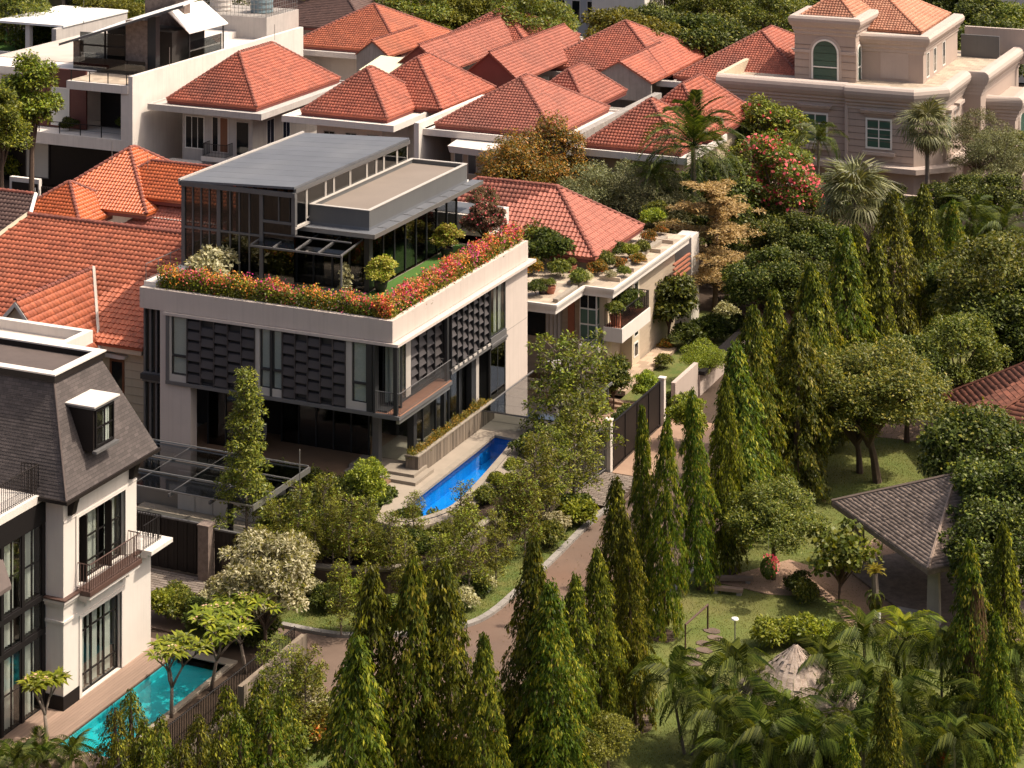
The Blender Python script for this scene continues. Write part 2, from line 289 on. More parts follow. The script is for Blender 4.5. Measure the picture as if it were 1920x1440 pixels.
# ------------------------------------------------------------ builders
COL = S.collection
ORG = {}
class MB:
    """collects faces of one mesh"""
    def __init__(s): s.v = []; s.f = []
    def quad(s, *p):
        n = len(s.v); s.v += [tuple(q) for q in p]; s.f.append(tuple(range(n, n + len(p)))); return s
    def box(s, x0, y0, z0, x1, y1, z1):
        n = len(s.v)
        s.v += [(x0, y0, z0), (x1, y0, z0), (x1, y1, z0), (x0, y1, z0), (x0, y0, z1), (x1, y0, z1), (x1, y1, z1), (x0, y1, z1)]
        s.f += [tuple(n + i for i in f) for f in ((3, 2, 1, 0), (4, 5, 6, 7), (0, 1, 5, 4), (1, 2, 6, 5), (2, 3, 7, 6), (3, 0, 4, 7))]
        return s
    def prism(s, poly, z0, z1, top=None):
        """poly counter-clockwise; top: another outline for a tapered solid"""
        n = len(s.v); k = len(poly); top = top or poly
        s.v += [(x, y, z0) for x, y in poly] + [(x, y, z1) for x, y in top]
        s.f.append(tuple(n + i for i in reversed(range(k)))); s.f.append(tuple(n + k + i for i in range(k)))
        s.f += [(n + i, n + (i + 1) % k, n + k + (i + 1) % k, n + k + i) for i in range(k)]
        return s
    def hull(s, a, b):
        """two matching outlines in space joined to a solid"""
        n = len(s.v); k = len(a)
        s.v += [tuple(p) for p in a] + [tuple(p) for p in b]
        s.f.append(tuple(n + i for i in reversed(range(k)))); s.f.append(tuple(n + k + i for i in range(k)))
        s.f += [(n + i, n + (i + 1) % k, n + k + (i + 1) % k, n + k + i) for i in range(k)]
        return s
    def tube(s, pts, r, n=6):
        """round bar along points; r one radius or one for each point"""
        pts = [Vector(p) for p in pts]; m = len(pts); rs = r if hasattr(r, '__len__') else [r] * m
        b = len(s.v)
        for i, p in enumerate(pts):
            t = (pts[min(i + 1, m - 1)] - pts[max(i - 1, 0)]).normalized()
            a = t.cross(Vector((0, 0, 1)) if abs(t.z) < 0.9 else Vector((1, 0, 0))).normalized(); c = t.cross(a)
            for j in range(n):
                q = p + (a * cos(2 * pi * j / n) + c * sin(2 * pi * j / n)) * rs[i]; s.v.append(tuple(q))
        for i in range(m - 1):
            for j in range(n):
                s.f.append((b + i * n + j, b + i * n + (j + 1) % n, b + (i + 1) * n + (j + 1) % n, b + (i + 1) * n + j))
        s.f.append(tuple(b + j for j in reversed(range(n)))); s.f.append(tuple(b + (m - 1) * n + j for j in range(n)))
        return s
    def lathe(s, c, prof, n=14):
        """turned shape about a vertical axis at c; prof: (radius, height)"""
        b = len(s.v); m = len(prof)
        for r, z in prof:
            s.v += [(c[0] + r * cos(2 * pi * j / n), c[1] + r * sin(2 * pi * j / n), c[2] + z) for j in range(n)]
        for i in range(m - 1):
            for j in range(n):
                s.f.append((b + i * n + j, b + i * n + (j + 1) % n, b + (i + 1) * n + (j + 1) % n, b + (i + 1) * n + j))
        s.f.append(tuple(b + j for j in reversed(range(n)))); s.f.append(tuple(b + (m - 1) * n + j for j in range(n)))
        return s
def _link(o, parent):
    COL.objects.link(o)
    if parent is not None: o.parent = parent
    return o
def org(parent):
    return ORG.get(parent.name, Vector((0, 0, 0))) if parent else Vector((0, 0, 0))
def tag(o, label=None, cat=None, group=None, kind=None):
    if label: o['label'] = label
    if cat: o['category'] = cat
    if group: o['group'] = group
    if kind: o['kind'] = kind
    return o
def thing(name, label, cat, loc, group=None, rz=0.0):
    o = bpy.data.objects.new(name, None); o.empty_display_size = 0.2
    o.location = loc; o.rotation_euler = (0, 0, rz); _link(o, None); ORG[o.name] = Vector(loc)
    return tag(o, label, cat, group)
def mesh_of(name, mb, mt, off=Vector((0, 0, 0)), smooth=False):
    me = bpy.data.meshes.new(name)
    v = [(x - off[0], y - off[1], z - off[2]) for x, y, z in mb.v]
    me.from_pydata(v, [], mb.f); me.materials.append(MT[mt])
    if smooth: me.shade_smooth()
    return me
def part(name, mb, mt, parent, smooth=False, label=None, kind=None):
    o = bpy.data.objects.new(name, mesh_of(name, mb, mt, org(parent), smooth)); _link(o, parent)
    ORG[o.name] = org(parent)
    return tag(o, label, None, None, kind)
def solid(name, mb, mt, label, cat, group=None, smooth=False):
    a = np.array(mb.v); lo, hi = a.min(0), a.max(0)
    off = Vector(((lo[0] + hi[0]) / 2, (lo[1] + hi[1]) / 2, lo[2]))
    o = bpy.data.objects.new(name, mesh_of(name, mb, mt, off, smooth)); o.location = off; _link(o, None); ORG[o.name] = off
    return tag(o, label, cat, group)
def struct(name, mb, mt, smooth=False):
    o = bpy.data.objects.new(name, mesh_of(name, mb, mt, Vector((0, 0, 0)), smooth)); _link(o, None); ORG[o.name] = Vector((0, 0, 0))
    return tag(o, kind='structure')
def inst(name, me, parent, loc, rot=(0, 0, 0), sc=(1, 1, 1), mtx=None):
    o = bpy.data.objects.new(name, me); _link(o, parent)
    if mtx is not None: o.matrix_basis = mtx
    else:
        o.location = Vector(loc) - org(parent); o.rotation_euler = rot; o.scale = sc
    ORG[o.name] = org(parent)
    return o
def fb(mb, face, plane, a0, a1, z0, z1, d0, d1):
    """box on a wall face: F looks to -y, R to +x; d counts from the plane into the house"""
    if face == 'F': mb.box(a0, plane + d0, z0, a1, plane + d1, z1)
    elif face == 'R': mb.box(plane - d1, a0, z0, plane - d0, a1, z1)
    return mb
def wall(mb, face, plane, th, a0, a1, z0, z1, ops=()):
    """wall slab with real openings (a0, a1, z0, z1)"""
    As = sorted({a0, a1, *[o[0] for o in ops], *[o[1] for o in ops]})
    for i in range(len(As) - 1):
        l, r = As[i], As[i + 1]
        cut = sorted([(o[2], o[3]) for o in ops if o[0] <= l + 1e-6 and o[1] >= r - 1e-6])
        z = z0
        for c0, c1 in cut:
            if c0 > z + 1e-4: fb(mb, face, plane, l, r, z, c0, 0, th)
            z = c1
        if z < z1 - 1e-4: fb(mb, face, plane, l, r, z, z1, 0, th)
    return mb
def window(parent, face, plane, a0, a1, z0, z1, nx=2, nz=1, fr='white_frame', gl='dark_pane', fw=0.06, mw=0.035, proud=0.03, depth=0.06, name='window', curtain=None, back=None):
    """frame with bars; each pane its own sheet set back from the frame"""
    m = MB()
    fb(m, face, plane, a0, a0 + fw, z0, z1, -proud, depth); fb(m, face, plane, a1 - fw, a1, z0, z1, -proud, depth)
    fb(m, face, plane, a0 + fw, a1 - fw, z0, z0 + fw, -proud, depth); fb(m, face, plane, a0 + fw, a1 - fw, z1 - fw, z1, -proud, depth)
    ax = [a0 + fw + (a1 - a0 - 2 * fw) * i / nx for i in range(nx + 1)]; zx = [z0 + fw + (z1 - z0 - 2 * fw) * i / nz for i in range(nz + 1)]
    for a in ax[1:-1]: fb(m, face, plane, a - mw / 2, a + mw / 2, z0 + fw, z1 - fw, -proud * 0.6, depth * 0.9)
    for z in zx[1:-1]: fb(m, face, plane, a0 + fw, a1 - fw, z - mw / 2, z + mw / 2, -proud * 0.4, depth * 0.8)
    o = part(name, m, fr, parent)
    for i in range(nx):
        for k in range(nz):
            fb_ = MB(); fb(fb_, face, plane, ax[i] + 0.004, ax[i + 1] - 0.004, zx[k] + 0.004, zx[k + 1] - 0.004, -0.014, -0.004)
            part('pane', fb_, gl, o)
    if curtain:
        for (c0, c1) in curtain:
            part('curtain', folds(face, plane + (0.22 if face == 'F' else -0.22), c0, c1, z0 + 0.03, z1 - 0.03), 'curtain', o)
    if back:
        part('room', fb(MB(), face, plane, a0 - 0.02, a1 + 0.02, z0 - 0.02, z1 + 0.02, back, back + 0.03), 'interior', o)
    return o
def folds(face, plane, a0, a1, z0, z1, step=0.085, amp=0.035):
    m = MB(); n = max(2, int((a1 - a0) / step)); pr = None
    for i in range(n + 1):
        a = a0 + (a1 - a0) * i / n; d = amp if i % 2 else -amp
        p = (a, plane + d) if face == 'F' else (plane + d, a)
        if pr: m.quad((*pr, z0), (*p, z0), (*p, z1), (*pr, z1))
        pr = p
    return m
def railing(parent, pts, h=1.0, step=0.11, mt='black_paint', r=0.012, top=0.022, name='railing', posts=None):
    """handrail on balusters along a polyline at floor level"""
    m = MB()
    m.tube([(x, y, z + h) for x, y, z in pts], top, 6); m.tube([(x, y, z + 0.08) for x, y, z in pts], r, 4)
    for (p, q) in zip(pts[:-1], pts[1:]):
        p, q = Vector(p), Vector(q); n = max(1, int((q - p).length / step))
        for i in range(n + 1):
            a = p.lerp(q, i / n); k = r * (1.9 if posts and i % posts == 0 else 1)
            m.box(a.x - k, a.y - k, a.z + 0.0, a.x + k, a.y + k, a.z + h)
    return part(name, m, mt, parent)

# ---- tiled roofs
def _inpoly(P, poly):
    x, y = P[:, 0], P[:, 1]; c = np.zeros(len(P), bool); n = len(poly)
    for i in range(n):
        x1, y1 = poly[i]; x2, y2 = poly[(i + 1) % n]
        if y1 == y2: continue
        c ^= ((y1 > y) != (y2 > y)) & (x < (x2 - x1) * (y - y1) / (y2 - y1) + x1)
    return c
def tile_shape(kind, tw, tl):
    if kind == 'wave':
        us = np.array([0, .18, .36, .55, .78, 1.02]) * tw; hs = np.array([.012, .055, .062, .03, .006, .014])
    elif kind == 'pan':
        us = np.array([0, .25, .5, .75, 1.0]) * tw; hs = np.array([.0, .045, .065, .045, .0])
    else:
        us = np.array([.015, .985]) * tw; hs = np.array([.012, .012])
    n = len(us); L = tl * 1.06; up = 0.04 if kind not in ('flat', 'slate') else (0.02 if kind == 'flat' else 0.007)
    if kind == 'slate': hs = hs * .3
    V = np.concatenate([np.stack([us, np.zeros(n), hs + up], 1), np.stack([us, np.full(n, L), hs * 0.9], 1), np.stack([us, np.zeros(n) + 0.002, hs * 0.3 - 0.005], 1)])
    F = [(i, i + 1, n + i + 1, n + i) for i in range(n - 1)] + [(2 * n + i, 2 * n + i + 1, i + 1, i) for i in range(n - 1)]
    return V, np.array(F)
TILE_ME = {}
def tiles(parent, poly3, mt, tw=0.25, tl=0.29, kind='wave', singles=0, stagger=False, name='roof_tile', seed=1):
    """cover a plane whose first edge is the eave with single tiles"""
    rng = np.random.default_rng(seed)
    P = [np.array(p, float) for p in poly3]
    U = P[1] - P[0]; U[2] = 0; U /= np.linalg.norm(U)
    nrm = np.cross(P[1] - P[0], P[2] - P[0]); nrm /= np.linalg.norm(nrm)
    if nrm[2] < 0: nrm = -nrm
    Vv = np.cross(nrm, U); Vv /= np.linalg.norm(Vv)
    uv = [((p - P[0]) @ U, (p - P[0]) @ Vv) for p in P]
    us = [a for a, b in uv]; vs = [b for a, b in uv]
    nu = int((max(us) - min(us)) / tw) + 1; nv = int(max(vs) / tl) + 1
    ii, jj = np.meshgrid(np.arange(nu), np.arange(nv)); ii = ii.ravel().astype(float); jj = jj.ravel()
    if stagger: ii = ii + 0.5 * (jj % 2)
    C = np.stack([min(us) + ii * tw, jj * tl], 1)
    k = _inpoly(C + np.array([tw * .5, tl * .5]), uv)
    C = C[k]; n = len(C)
    if not n: return
    V, F = tile_shape(kind, tw, tl); nvx = len(V)
    off = np.array(org(parent))
    base = P[0] - off + nrm * 0.02
    jit = rng.normal(0, 0.004, n)
    pos = base + C[:, :1] * U + C[:, 1:] * Vv + nrm * jit[:, None]
    order = np.argsort(np.linalg.norm(pos + off - np.array([CX, CY, HC]), axis=1)); ns = min(singles, n)
    if ns:
        key = (kind, tw, tl, mt)
        if key not in TILE_ME:
            me = bpy.data.meshes.new(name); me.from_pydata([tuple(v) for v in V], [], [tuple(f) for f in F]); me.materials.append(MT[mt]); TILE_ME[key] = me
        for i in order[:ns]:
            M4 = Matrix(((U[0], Vv[0], nrm[0], pos[i][0]), (U[1], Vv[1], nrm[1], pos[i][1]), (U[2], Vv[2], nrm[2], pos[i][2]), (0, 0, 0, 1)))
            inst(name, TILE_ME[key], parent, None, mtx=M4)
    rest = order[ns:]
    if len(rest):
        W3 = V[:, 0, None] * U + V[:, 1, None] * Vv + V[:, 2, None] * nrm
        vv = (pos[rest][:, None, :] + W3[None]).reshape(-1, 3)
        ff = (F[None] + (np.arange(len(rest)) * nvx)[:, None, None]).reshape(-1, 4)
        o = bpy.data.objects.new('roof_tiling', quadmesh('roof_tiling', vv, ff, mt)); _link(o, parent); o['kind'] = 'stuff'
def quadmesh(name, v, f, mt, smooth=False):
    me = bpy.data.meshes.new(name); nf = len(f)
    me.vertices.add(len(v)); me.vertices.foreach_set('co', np.asarray(v, np.float32).ravel())
    me.loops.add(nf * 4); me.loops.foreach_set('vertex_index', np.asarray(f, np.int32).ravel())
    me.polygons.add(nf); me.polygons.foreach_set('loop_start', np.arange(0, nf * 4, 4, dtype=np.int32))
    me.polygons.foreach_set('loop_total', np.full(nf, 4, np.int32))
    me.update(calc_edges=True); me.materials.append(MT[mt])
    if smooth: me.shade_smooth()
    return me
def ridge(parent, p, q, mt, r=0.13, seg=0.36):
    """row of half-round cap tiles along a hip or ridge"""
    p, q = Vector(p), Vector(q); d = q - p; L = d.length; n = max(1, int(L / seg)); t = d / L
    a = t.cross(Vector((0, 0, 1))).normalized(); c = a.cross(t); m = MB()
    for i in range(n):
        b = len(m.v)
        for (s_, rr, up) in ((i / n, r, 0.03), ((i + 1.08) / n, r * 0.86, 0.0)):
            for j in range(6):
                g = pi * j / 5; m.v.append(tuple(p + d * min(s_, 1.0) + a * cos(g) * rr + c * (sin(g) * rr + up - 0.02)))
        for j in range(5): m.f.append((b + j, b + j + 1, b + 6 + j + 1, b + 6 + j))
        m.f.append(tuple(b + j for j in range(6)))
    return part('ridge_cap', m, 'tile_ridge' if mt in ('tile_red', 'tile_rose', 'tile_orange', 'tile_bright') else mt, parent)
def deck(parent, polys, mt, name='roof', th=0.1):
    """boarded roof planes under the tiles"""
    m = MB()
    for p in polys:
        m.hull([(a, b, c - th) for a, b, c in p], [(a, b, c) for a, b, c in p])
    return part(name, m, mt, parent)
def hip_roof(parent, x0, x1, y0, y1, ze, zr, mt, singles=0, seed=1, axis='y', fascia='gable_red', kind='wave', front=True, right=True, tw=0.25, tl=0.29):
    """four-sided roof; ridge runs along axis"""
    if axis == 'y':
        d = (x1 - x0) / 2; a, b = ((x0 + x1) / 2, min(y0 + d, (y0 + y1) / 2), zr), ((x0 + x1) / 2, max(y1 - d, (y0 + y1) / 2), zr)
        Fp = [(x0, y0, ze), (x1, y0, ze), a]; Rp = [(x1, y0, ze), (x1, y1, ze), b, a]
        Bp = [(x1, y1, ze), (x0, y1, ze), b]; Lp = [(x0, y1, ze), (x0, y0, ze), a, b]
    else:
        d = (y1 - y0) / 2; a, b = (min(x0 + d, (x0 + x1) / 2), (y0 + y1) / 2, zr), (max(x1 - d, (x0 + x1) / 2), (y0 + y1) / 2, zr)
        Fp = [(x0, y0, ze), (x1, y0, ze), b, a]; Rp = [(x1, y0, ze), (x1, y1, ze), b]
        Bp = [(x1, y1, ze), (x0, y1, ze), a, b]; Lp = [(x0, y1, ze), (x0, y0, ze), a]
    clean = lambda P: [p for i, p in enumerate(P) if (Vector(p) - Vector(P[i - 1])).length > 0.05]
    planes = [clean(P) for P in (Fp, Rp, Bp, Lp)]
    rf = deck(parent, planes, mt)
    if front: tiles(rf, planes[0], mt, tw, tl, kind, singles, seed=seed)
    if right: tiles(rf, planes[1], mt, tw, tl, kind, singles if axis == 'x' else 0, seed=seed + 1)
    e = [(x0, y0, ze), (x1, y0, ze), (x1, y1, ze), (x0, y1, ze)]; dz = 0.05
    up = lambda p: (p[0], p[1], p[2] + dz)
    ends = [a, b, b, a] if axis == 'y' else [a, b, b, a]
    if axis == 'y': hips = [(e[0], a), (e[1], a), (e[2], b), (e[3], b)]
    else: hips = [(e[0], a), (e[1], b), (e[2], b), (e[3], a)]
    for p, q in hips: ridge(rf, up(p), up(q), mt)
    if (Vector(a) - Vector(b)).length > 0.4: ridge(rf, up(a), up(b), mt)
    m = MB()
    m.box(x0 + .02, y0 + .05, ze - .32, x1 - .05, y0 + .1, ze - .02); m.box(x1 - .1, y0 + .1, ze - .32, x1 - .05, y1 - .05, ze - .02)
    m.box(x0 + .02, y0 + .1, ze - .32, x0 + .07, y1 - .05, ze - .02); m.box(x0 + .07, y1 - .1, ze - .32, x1 - .1, y1 - .05, ze - .02)
    part('fascia', m, fascia, parent)
    return rf
def ring(mb, x0, x1, y0, y1, w, z0, z1):
    mb.box(x0, y0, z0, x1, y0 + w, z1); mb.box(x0, y1 - w, z0, x1, y1, z1)
    mb.box(x0, y0 + w, z0, x0 + w, y1 - w, z1); mb.box(x1 - w, y0 + w, z0, x1, y1 - w, z1); return mb
# ------------------------------------------------------------ ground, streets, walls
from mathutils.geometry import tessellate_polygon
def sheet(name, poly, z, mt, th=0.25):
    return struct(name, MB().prism(poly, z - th, z), mt)
def holed(mb, outer, hole, z):
    pts = outer + hole; tr = tessellate_polygon([[Vector((x, y, 0)) for x, y in outer], [Vector((x, y, 0)) for x, y in hole]])
    b = len(mb.v); mb.v += [(x, y, z) for x, y in pts]
    for t in tr:
        a, c, d = (Vector(pts[i]) for i in t)
        s_ = (c.x - a.x) * (d.y - a.y) - (c.y - a.y) * (d.x - a.x)
        mb.f.append(tuple(b + i for i in (t if s_ > 0 else t[::-1])))
def smooth_line(pts, n=4):
    out = []
    for i in range(len(pts) - 1):
        p0, p1, p2, p3 = (Vector(pts[max(0, min(len(pts) - 1, i + k))]) for k in (-1, 0, 1, 2))
        for j in range(n):
            t = j / n
            out.append(tuple(0.5 * ((2 * p1) + (p2 - p0) * t + (2 * p0 - 5 * p1 + 4 * p2 - p3) * t * t + (3 * p1 - p0 - 3 * p2 + p3) * t ** 3)))
    return out + [tuple(pts[-1])]
def offset_line(pts, d):
    out = []
    for i in range(len(pts)):
        a, b = Vector(pts[max(0, i - 1)]), Vector(pts[min(len(pts) - 1, i + 1)]); t = (b - a).normalized()
        out.append((pts[i][0] + t.y * d, pts[i][1] - t.x * d))
    return out
struct('ground', MB().quad((-900, -200, -0.16), (700, -200, -0.16), (700, 1200, -0.16), (-900, 1200, -0.16)), 'soil')
KERB = smooth_line([(9.6, 60), (9.1, 30), (8.75, 18), (8.6, 9), (8.28, 5.3), (8.3, 0), (8.2, -3), (8.05, -6), (7.5, -7.6), (6.2, -9), (3.6, -10.45), (2.1, -10.8), (0, -10.85), (-3.2, -10.9)], 4)
EAST = smooth_line([(14.6, 60), (14.4, 20), (14.3, 0), (14.1, -8), (13.4, -14), (12.0, -19), (10.8, -24), (10, -40)], 4)
sheet('road', [(x - .0, y) for x, y in KERB[::-1]] + EAST[:: 1] + [(7.7, -40), (7.7, -20), (7.4, -18.1), (5.4, -16.3), (4.1, -14.3), (2.8, -13.1), (-3.3, -13.1), (-10, -13.1), (-10, -10.9)], -0.09, 'asphalt', 0.05)
def kerb_line(name, line, d, z1=0.045):
    """kerb of single stones along a line"""
    inner = offset_line(line, 0.01); outer = offset_line(line, d)
    k = struct(name, MB().box(0, 0, -60.2, .01, .01, -60.1), 'kerb_stone'); k.data.clear_geometry()
    m = MB()
    for i in range(len(line) - 1):
        m.hull([(*inner[i], -.15), (*inner[i + 1], -.15), (*outer[i + 1], -.15), (*outer[i], -.15)], [(*inner[i], z1 - .05), (*inner[i + 1], z1 - .05), (*outer[i + 1], z1 - .05), (*outer[i], z1 - .05)])
    k.data = mesh_of(name, m, 'kerb_stone')
    for i in range(len(line) - 1):
        p, q = Vector(line[i]), Vector(line[i + 1]); po, qo = Vector(outer[i]), Vector(outer[i + 1]); n = max(1, round((q - p).length / 0.95))
        for j in range(n):
            f0, f1 = (j + .015) / n, (j + .985) / n
            a, b, c, d_ = p.lerp(q, f0), p.lerp(q, f1), po.lerp(qo, f1), po.lerp(qo, f0)
            part('kerb_block', MB().hull([(a.x, a.y, -.13), (b.x, b.y, -.13), (c.x, c.y, -.13), (d_.x, d_.y, -.13)], [(a.x, a.y, z1), (b.x, b.y, z1), (c.x, c.y, z1), (d_.x, d_.y, z1)]), 'kerb_stone', k)
kerb_line('kerb', [p for p in KERB if p[1] < 8.3], 0.3)
# grass verge between kerb and garden wall
kin = offset_line([p for p in KERB if p[1] < 6.8], 0.3)
GW = smooth_line([(6.0, 7.3), (5.72, 5.45), (5.55, 2.6), (5.5, 0.2), (5.2, -2.2), (4.4, -4.3), (2.8, -6.0), (0.6, -6.9), (-2.0, -7.4), (-4.6, -7.75)], 4)
sheet('verge', GW[::-1] + [(6.0, 6.9)] + kin + [(-4.6, -10.6)], 0.0, 'verge', 0.15)
# driveway of small pavers before the bar fence, and before the gate on the left
def paving(name, x0, x1, y0, y1, z, px, py, mt='paver', seed=1, clip=None):
    rnd = random.Random(seed)
    b = struct(name, MB().box(x0, y0, z - .2, x1, y1, z - .012), 'soil')
    me = {}
    for k in range(3):
        m = MB(); w, h = px / 2 - .008, py / 2 - .008; m.prism([(-w, -h), (w, -h), (w, h), (-w, h)], -.06, 0, [(-w + .01, -h + .01), (w - .01, -h + .01), (w - .01, h - .01), (-w + .01, h - .01)])
        me[k] = mesh_of('paving_stone', m, mt)
    pos = []
    for j in range(int((y1 - y0) / py)):
        for i in range(-1, int((x1 - x0) / px) + 1):
            x = x0 + (i + .5 + .5 * (j % 2)) * px; y = y0 + (j + .5) * py
            if x - px / 2 > x0 - .01 and x + px / 2 < x1 + .01 and (clip is None or clip(x, y)): pos.append((x, y))
    pos.sort(key=lambda p: (p[0] - CX) ** 2 + (p[1] - CY) ** 2)
    for (x, y) in pos[:300]: inst('paving_stone', me[rnd.randrange(3)], b, (x, y, z + rnd.uniform(-.006, .004)), (rnd.uniform(-.008, .008), rnd.uniform(-.008, .008), rnd.uniform(-.01, .01)))
    if len(pos) > 300:
        m = MB(); w, h = px / 2 - .008, py / 2 - .008
        for (x, y) in pos[300:]: m.box(x - w, y - h, z - .06, x + w, y + h, z + rnd.uniform(-.005, .003))
        part('paving_stones', m, mt, b, kind='stuff')
paving('driveway', 5.95, 8.62, 7.2, 11.5, 0.0, 0.42, 0.21, seed=3)
paving('gate_forecourt', -10.4, -4.6, -11.0, -7.95, 0.0, 0.42, 0.21, seed=4)
sheet('neighbour_driveway', [(6.75, 11.55), (8.7, 11.55), (9.3, 20.6), (6.75, 20.6)], -0.02, 'plaza', 0.1)
sheet('pavement', [(6.75, 20.6), (9.2, 20.6), (9.9, 60), (7.2, 60)], -0.01, 'soil', 0.1)
# park lawn on the right
sheet('lawn', EAST + [(40, -40), (60, 40), (60, 60)], 0.0, 'lawn', 0.2)
kerb_line('park_kerb', [p for p in EAST if p[1] < 45], -0.28, 0.04)
pl = [tuple(at(x, y)[:2]) for x, y in ((1335, 1090), (1480, 1050), (1560, 1075), (1640, 1010), (1900, 1120), (1920, 1200), (1830, 1225), (1600, 1185), (1545, 1120), (1440, 1115))]
sheet('plaza', pl[::-1] if sum((pl[i][0] * pl[i - 1][1] - pl[i - 1][0] * pl[i][1]) for i in range(len(pl))) > 0 else pl, 0.03, 'plaza', 0.1)
sheet('park_path', [(16.5, 22), (40, 24), (40, 28), (16.5, 25.5)], 0.02, 'plaza', 0.1)
sheet('villa_garden', [(-3.4, -14.4), (2.4, -14.4), (2.4, -13.0), (1.0, -11.6), (-3.4, -11.4)], 0.02, 'verge', 0.2)
# bare earth rings round the row of trees come with the trees; grass blades on lawn and verge
# ---- garden wall of the main plot: single rough boards cast in concrete
gw = thing('garden_wall', 'tall board-marked concrete garden wall curving around the blue pool terrace', 'wall', (5.5, 0, 0))
gtop = lambda p: 1.92 if p[1] > -1.6 else (1.92 - (min(1, (-1.6 - p[1]) / 2.2)) * 0.75)
core = MB(); gin = offset_line(GW, -0.22)
for i in range(len(GW) - 1):
    core.hull([(*GW[i], -.2), (*gin[i], -.2), (*gin[i + 1], -.2), (*GW[i + 1], -.2)], [(*GW[i], gtop(GW[i]) - .05), (*gin[i], gtop(GW[i]) - .05), (*gin[i + 1], gtop(GW[i + 1]) - .05), (*GW[i + 1], gtop(GW[i + 1]) - .05)])
part('wall_core', core, 'board_concrete', gw)
rw = random.Random(5)
def boards_along(parent, line, zfun, wid=(0.13, 0.22), z0=-.1, out=0.03, mt='board_concrete', name='board'):
    for i in range(len(line) - 1):
        p, q = Vector(line[i]), Vector(line[i + 1]); L = (q - p).length; t = (q - p) / L; nn = Vector((t.y, -t.x)); s_ = 0
        while s_ < L - .02:
            w = min(rw.uniform(*wid), L - s_); a = p + t * (s_ + .006); b = p + t * (s_ + w - .006); o = out * rw.uniform(.35, 1)
            a2, b2 = a + nn * o, b + nn * o; a, b = a - nn * .03, b - nn * .03; zt = zfun(tuple(p.lerp(q, s_ / L)))
            part(name, MB().hull([(a.x, a.y, z0), (b.x, b.y, z0), (b2.x, b2.y, z0), (a2.x, a2.y, z0)][::-1], [(a.x, a.y, zt), (b.x, b.y, zt), (b2.x, b2.y, zt), (a2.x, a2.y, zt)][::-1]), mt, parent)
            s_ += w
boards_along(gw, GW[::-1], lambda p: gtop(p) - .08, out=0.05)
cop = MB(); g0, g1 = offset_line(GW, 0.07), offset_line(GW, -0.27)
for i in range(len(GW) - 1):
    za, zb = gtop(GW[i]), gtop(GW[i + 1])
    cop.hull([(*g0[i], za - .07), (*g1[i], za - .07), (*g1[i + 1], zb - .07), (*g0[i + 1], zb - .07)], [(*g0[i], za), (*g1[i], za), (*g1[i + 1], zb), (*g0[i + 1], zb)])
part('coping', cop, 'coping', gw)
# ---- raised terrace with the blue pool let into it
POOL = smooth_line([(1.07, 9.0), (1.07, 3.0), (1.07, -1.6)], 2) + smooth_line([(1.07, -2.3), (1.3, -3.0), (2.0, -3.2), (2.8, -2.7), (3.4, -1.7), (3.72, -.4), (3.62, 2), (3.25, 5.5), (2.8, 9.0)], 3)
def grow(poly, d):
    n = len(poly); out = []
    for i in range(n):
        a, b = Vector(poly[i - 1]), Vector(poly[(i + 1) % n]); t = (b - a).normalized(); out.append((poly[i][0] - t.y * d, poly[i][1] + t.x * d))
    return out
area = sum(POOL[i - 1][0] * POOL[i][1] - POOL[i][0] * POOL[i - 1][1] for i in range(len(POOL)))
sg = -1 if area > 0 else 1
P_ = POOL if area < 0 else POOL[::-1]
PO = grow(P_, -.24)
terr_out = [(-14.4, -1.5), (0.3, -1.5), (0.9, -3.55), (2.1, -3.75), (3.2, -3.1), (3.95, -1.9), (4.25, -.3), (4.4, 5.5), (5.3, 9.6), (6.3, 11.7), (1.2, 16.0), (1.2, 18), (-14.4, 18)]
tm = MB(); holed(tm, terr_out, PO, 1.98)
n = len(terr_out)
for i in range(n):
    (xa, ya), (xb, yb) = terr_out[i], terr_out[(i + 1) % n]; tm.quad((xa, ya, -.2), (xb, yb, -.2), (xb, yb, 1.98), (xa, ya, 1.98))
struct('pool_terrace', tm, 'deck_stone')
pool = thing('swimming_pool', 'deep blue swimming pool with curved end beside the dark modern house', 'pool', (2.3, 3, 0.5))
m = MB(); P_ = POOL if area < 0 else POOL[::-1]
for i in range(len(P_)):
    (xa, ya), (xb, yb) = P_[i], P_[(i + 1) % len(P_)]; m.quad((xa, ya, .75), (xb, yb, .75), (xb, yb, 1.80), (xa, ya, 1.80))
m.quad(*[(x, y, .75) for x, y in P_[::-1]])
part('basin', m, 'pool_blue', pool)
m = MB()
for i in range(len(P_)):
    (xa, ya), (xb, yb) = P_[i], P_[(i + 1) % len(P_)]; m.quad((xa, ya, 1.80), (xb, yb, 1.80), (xb, yb, 2.0), (xa, ya, 2.0))
part('waterline_tiles', m, 'pool_edge', pool)
part('water', MB().quad(*[(x, y, 1.86) for x, y in P_[::-1]]), 'blue_water', pool)
gp = grow(P_, -.36); m = MB(); holed(m, gp, P_, 2.02)
for i in range(len(gp)):
    (xa, ya), (xb, yb) = gp[i], gp[(i + 1) % len(gp)]; m.quad((xb, yb, 1.9), (xa, ya, 1.9), (xa, ya, 2.02), (xb, yb, 2.02))
part('coping', m, 'coping', pool)
m = MB()
for k in range(9):
    m.lathe((1.16, -1.2 + k * 1.15, 1.868), [(0.0, 0), (0.05, 0.0), (0.05, .012), (0, .015)], 8)
part('overflow_jet', m, 'bright_lamp', pool)
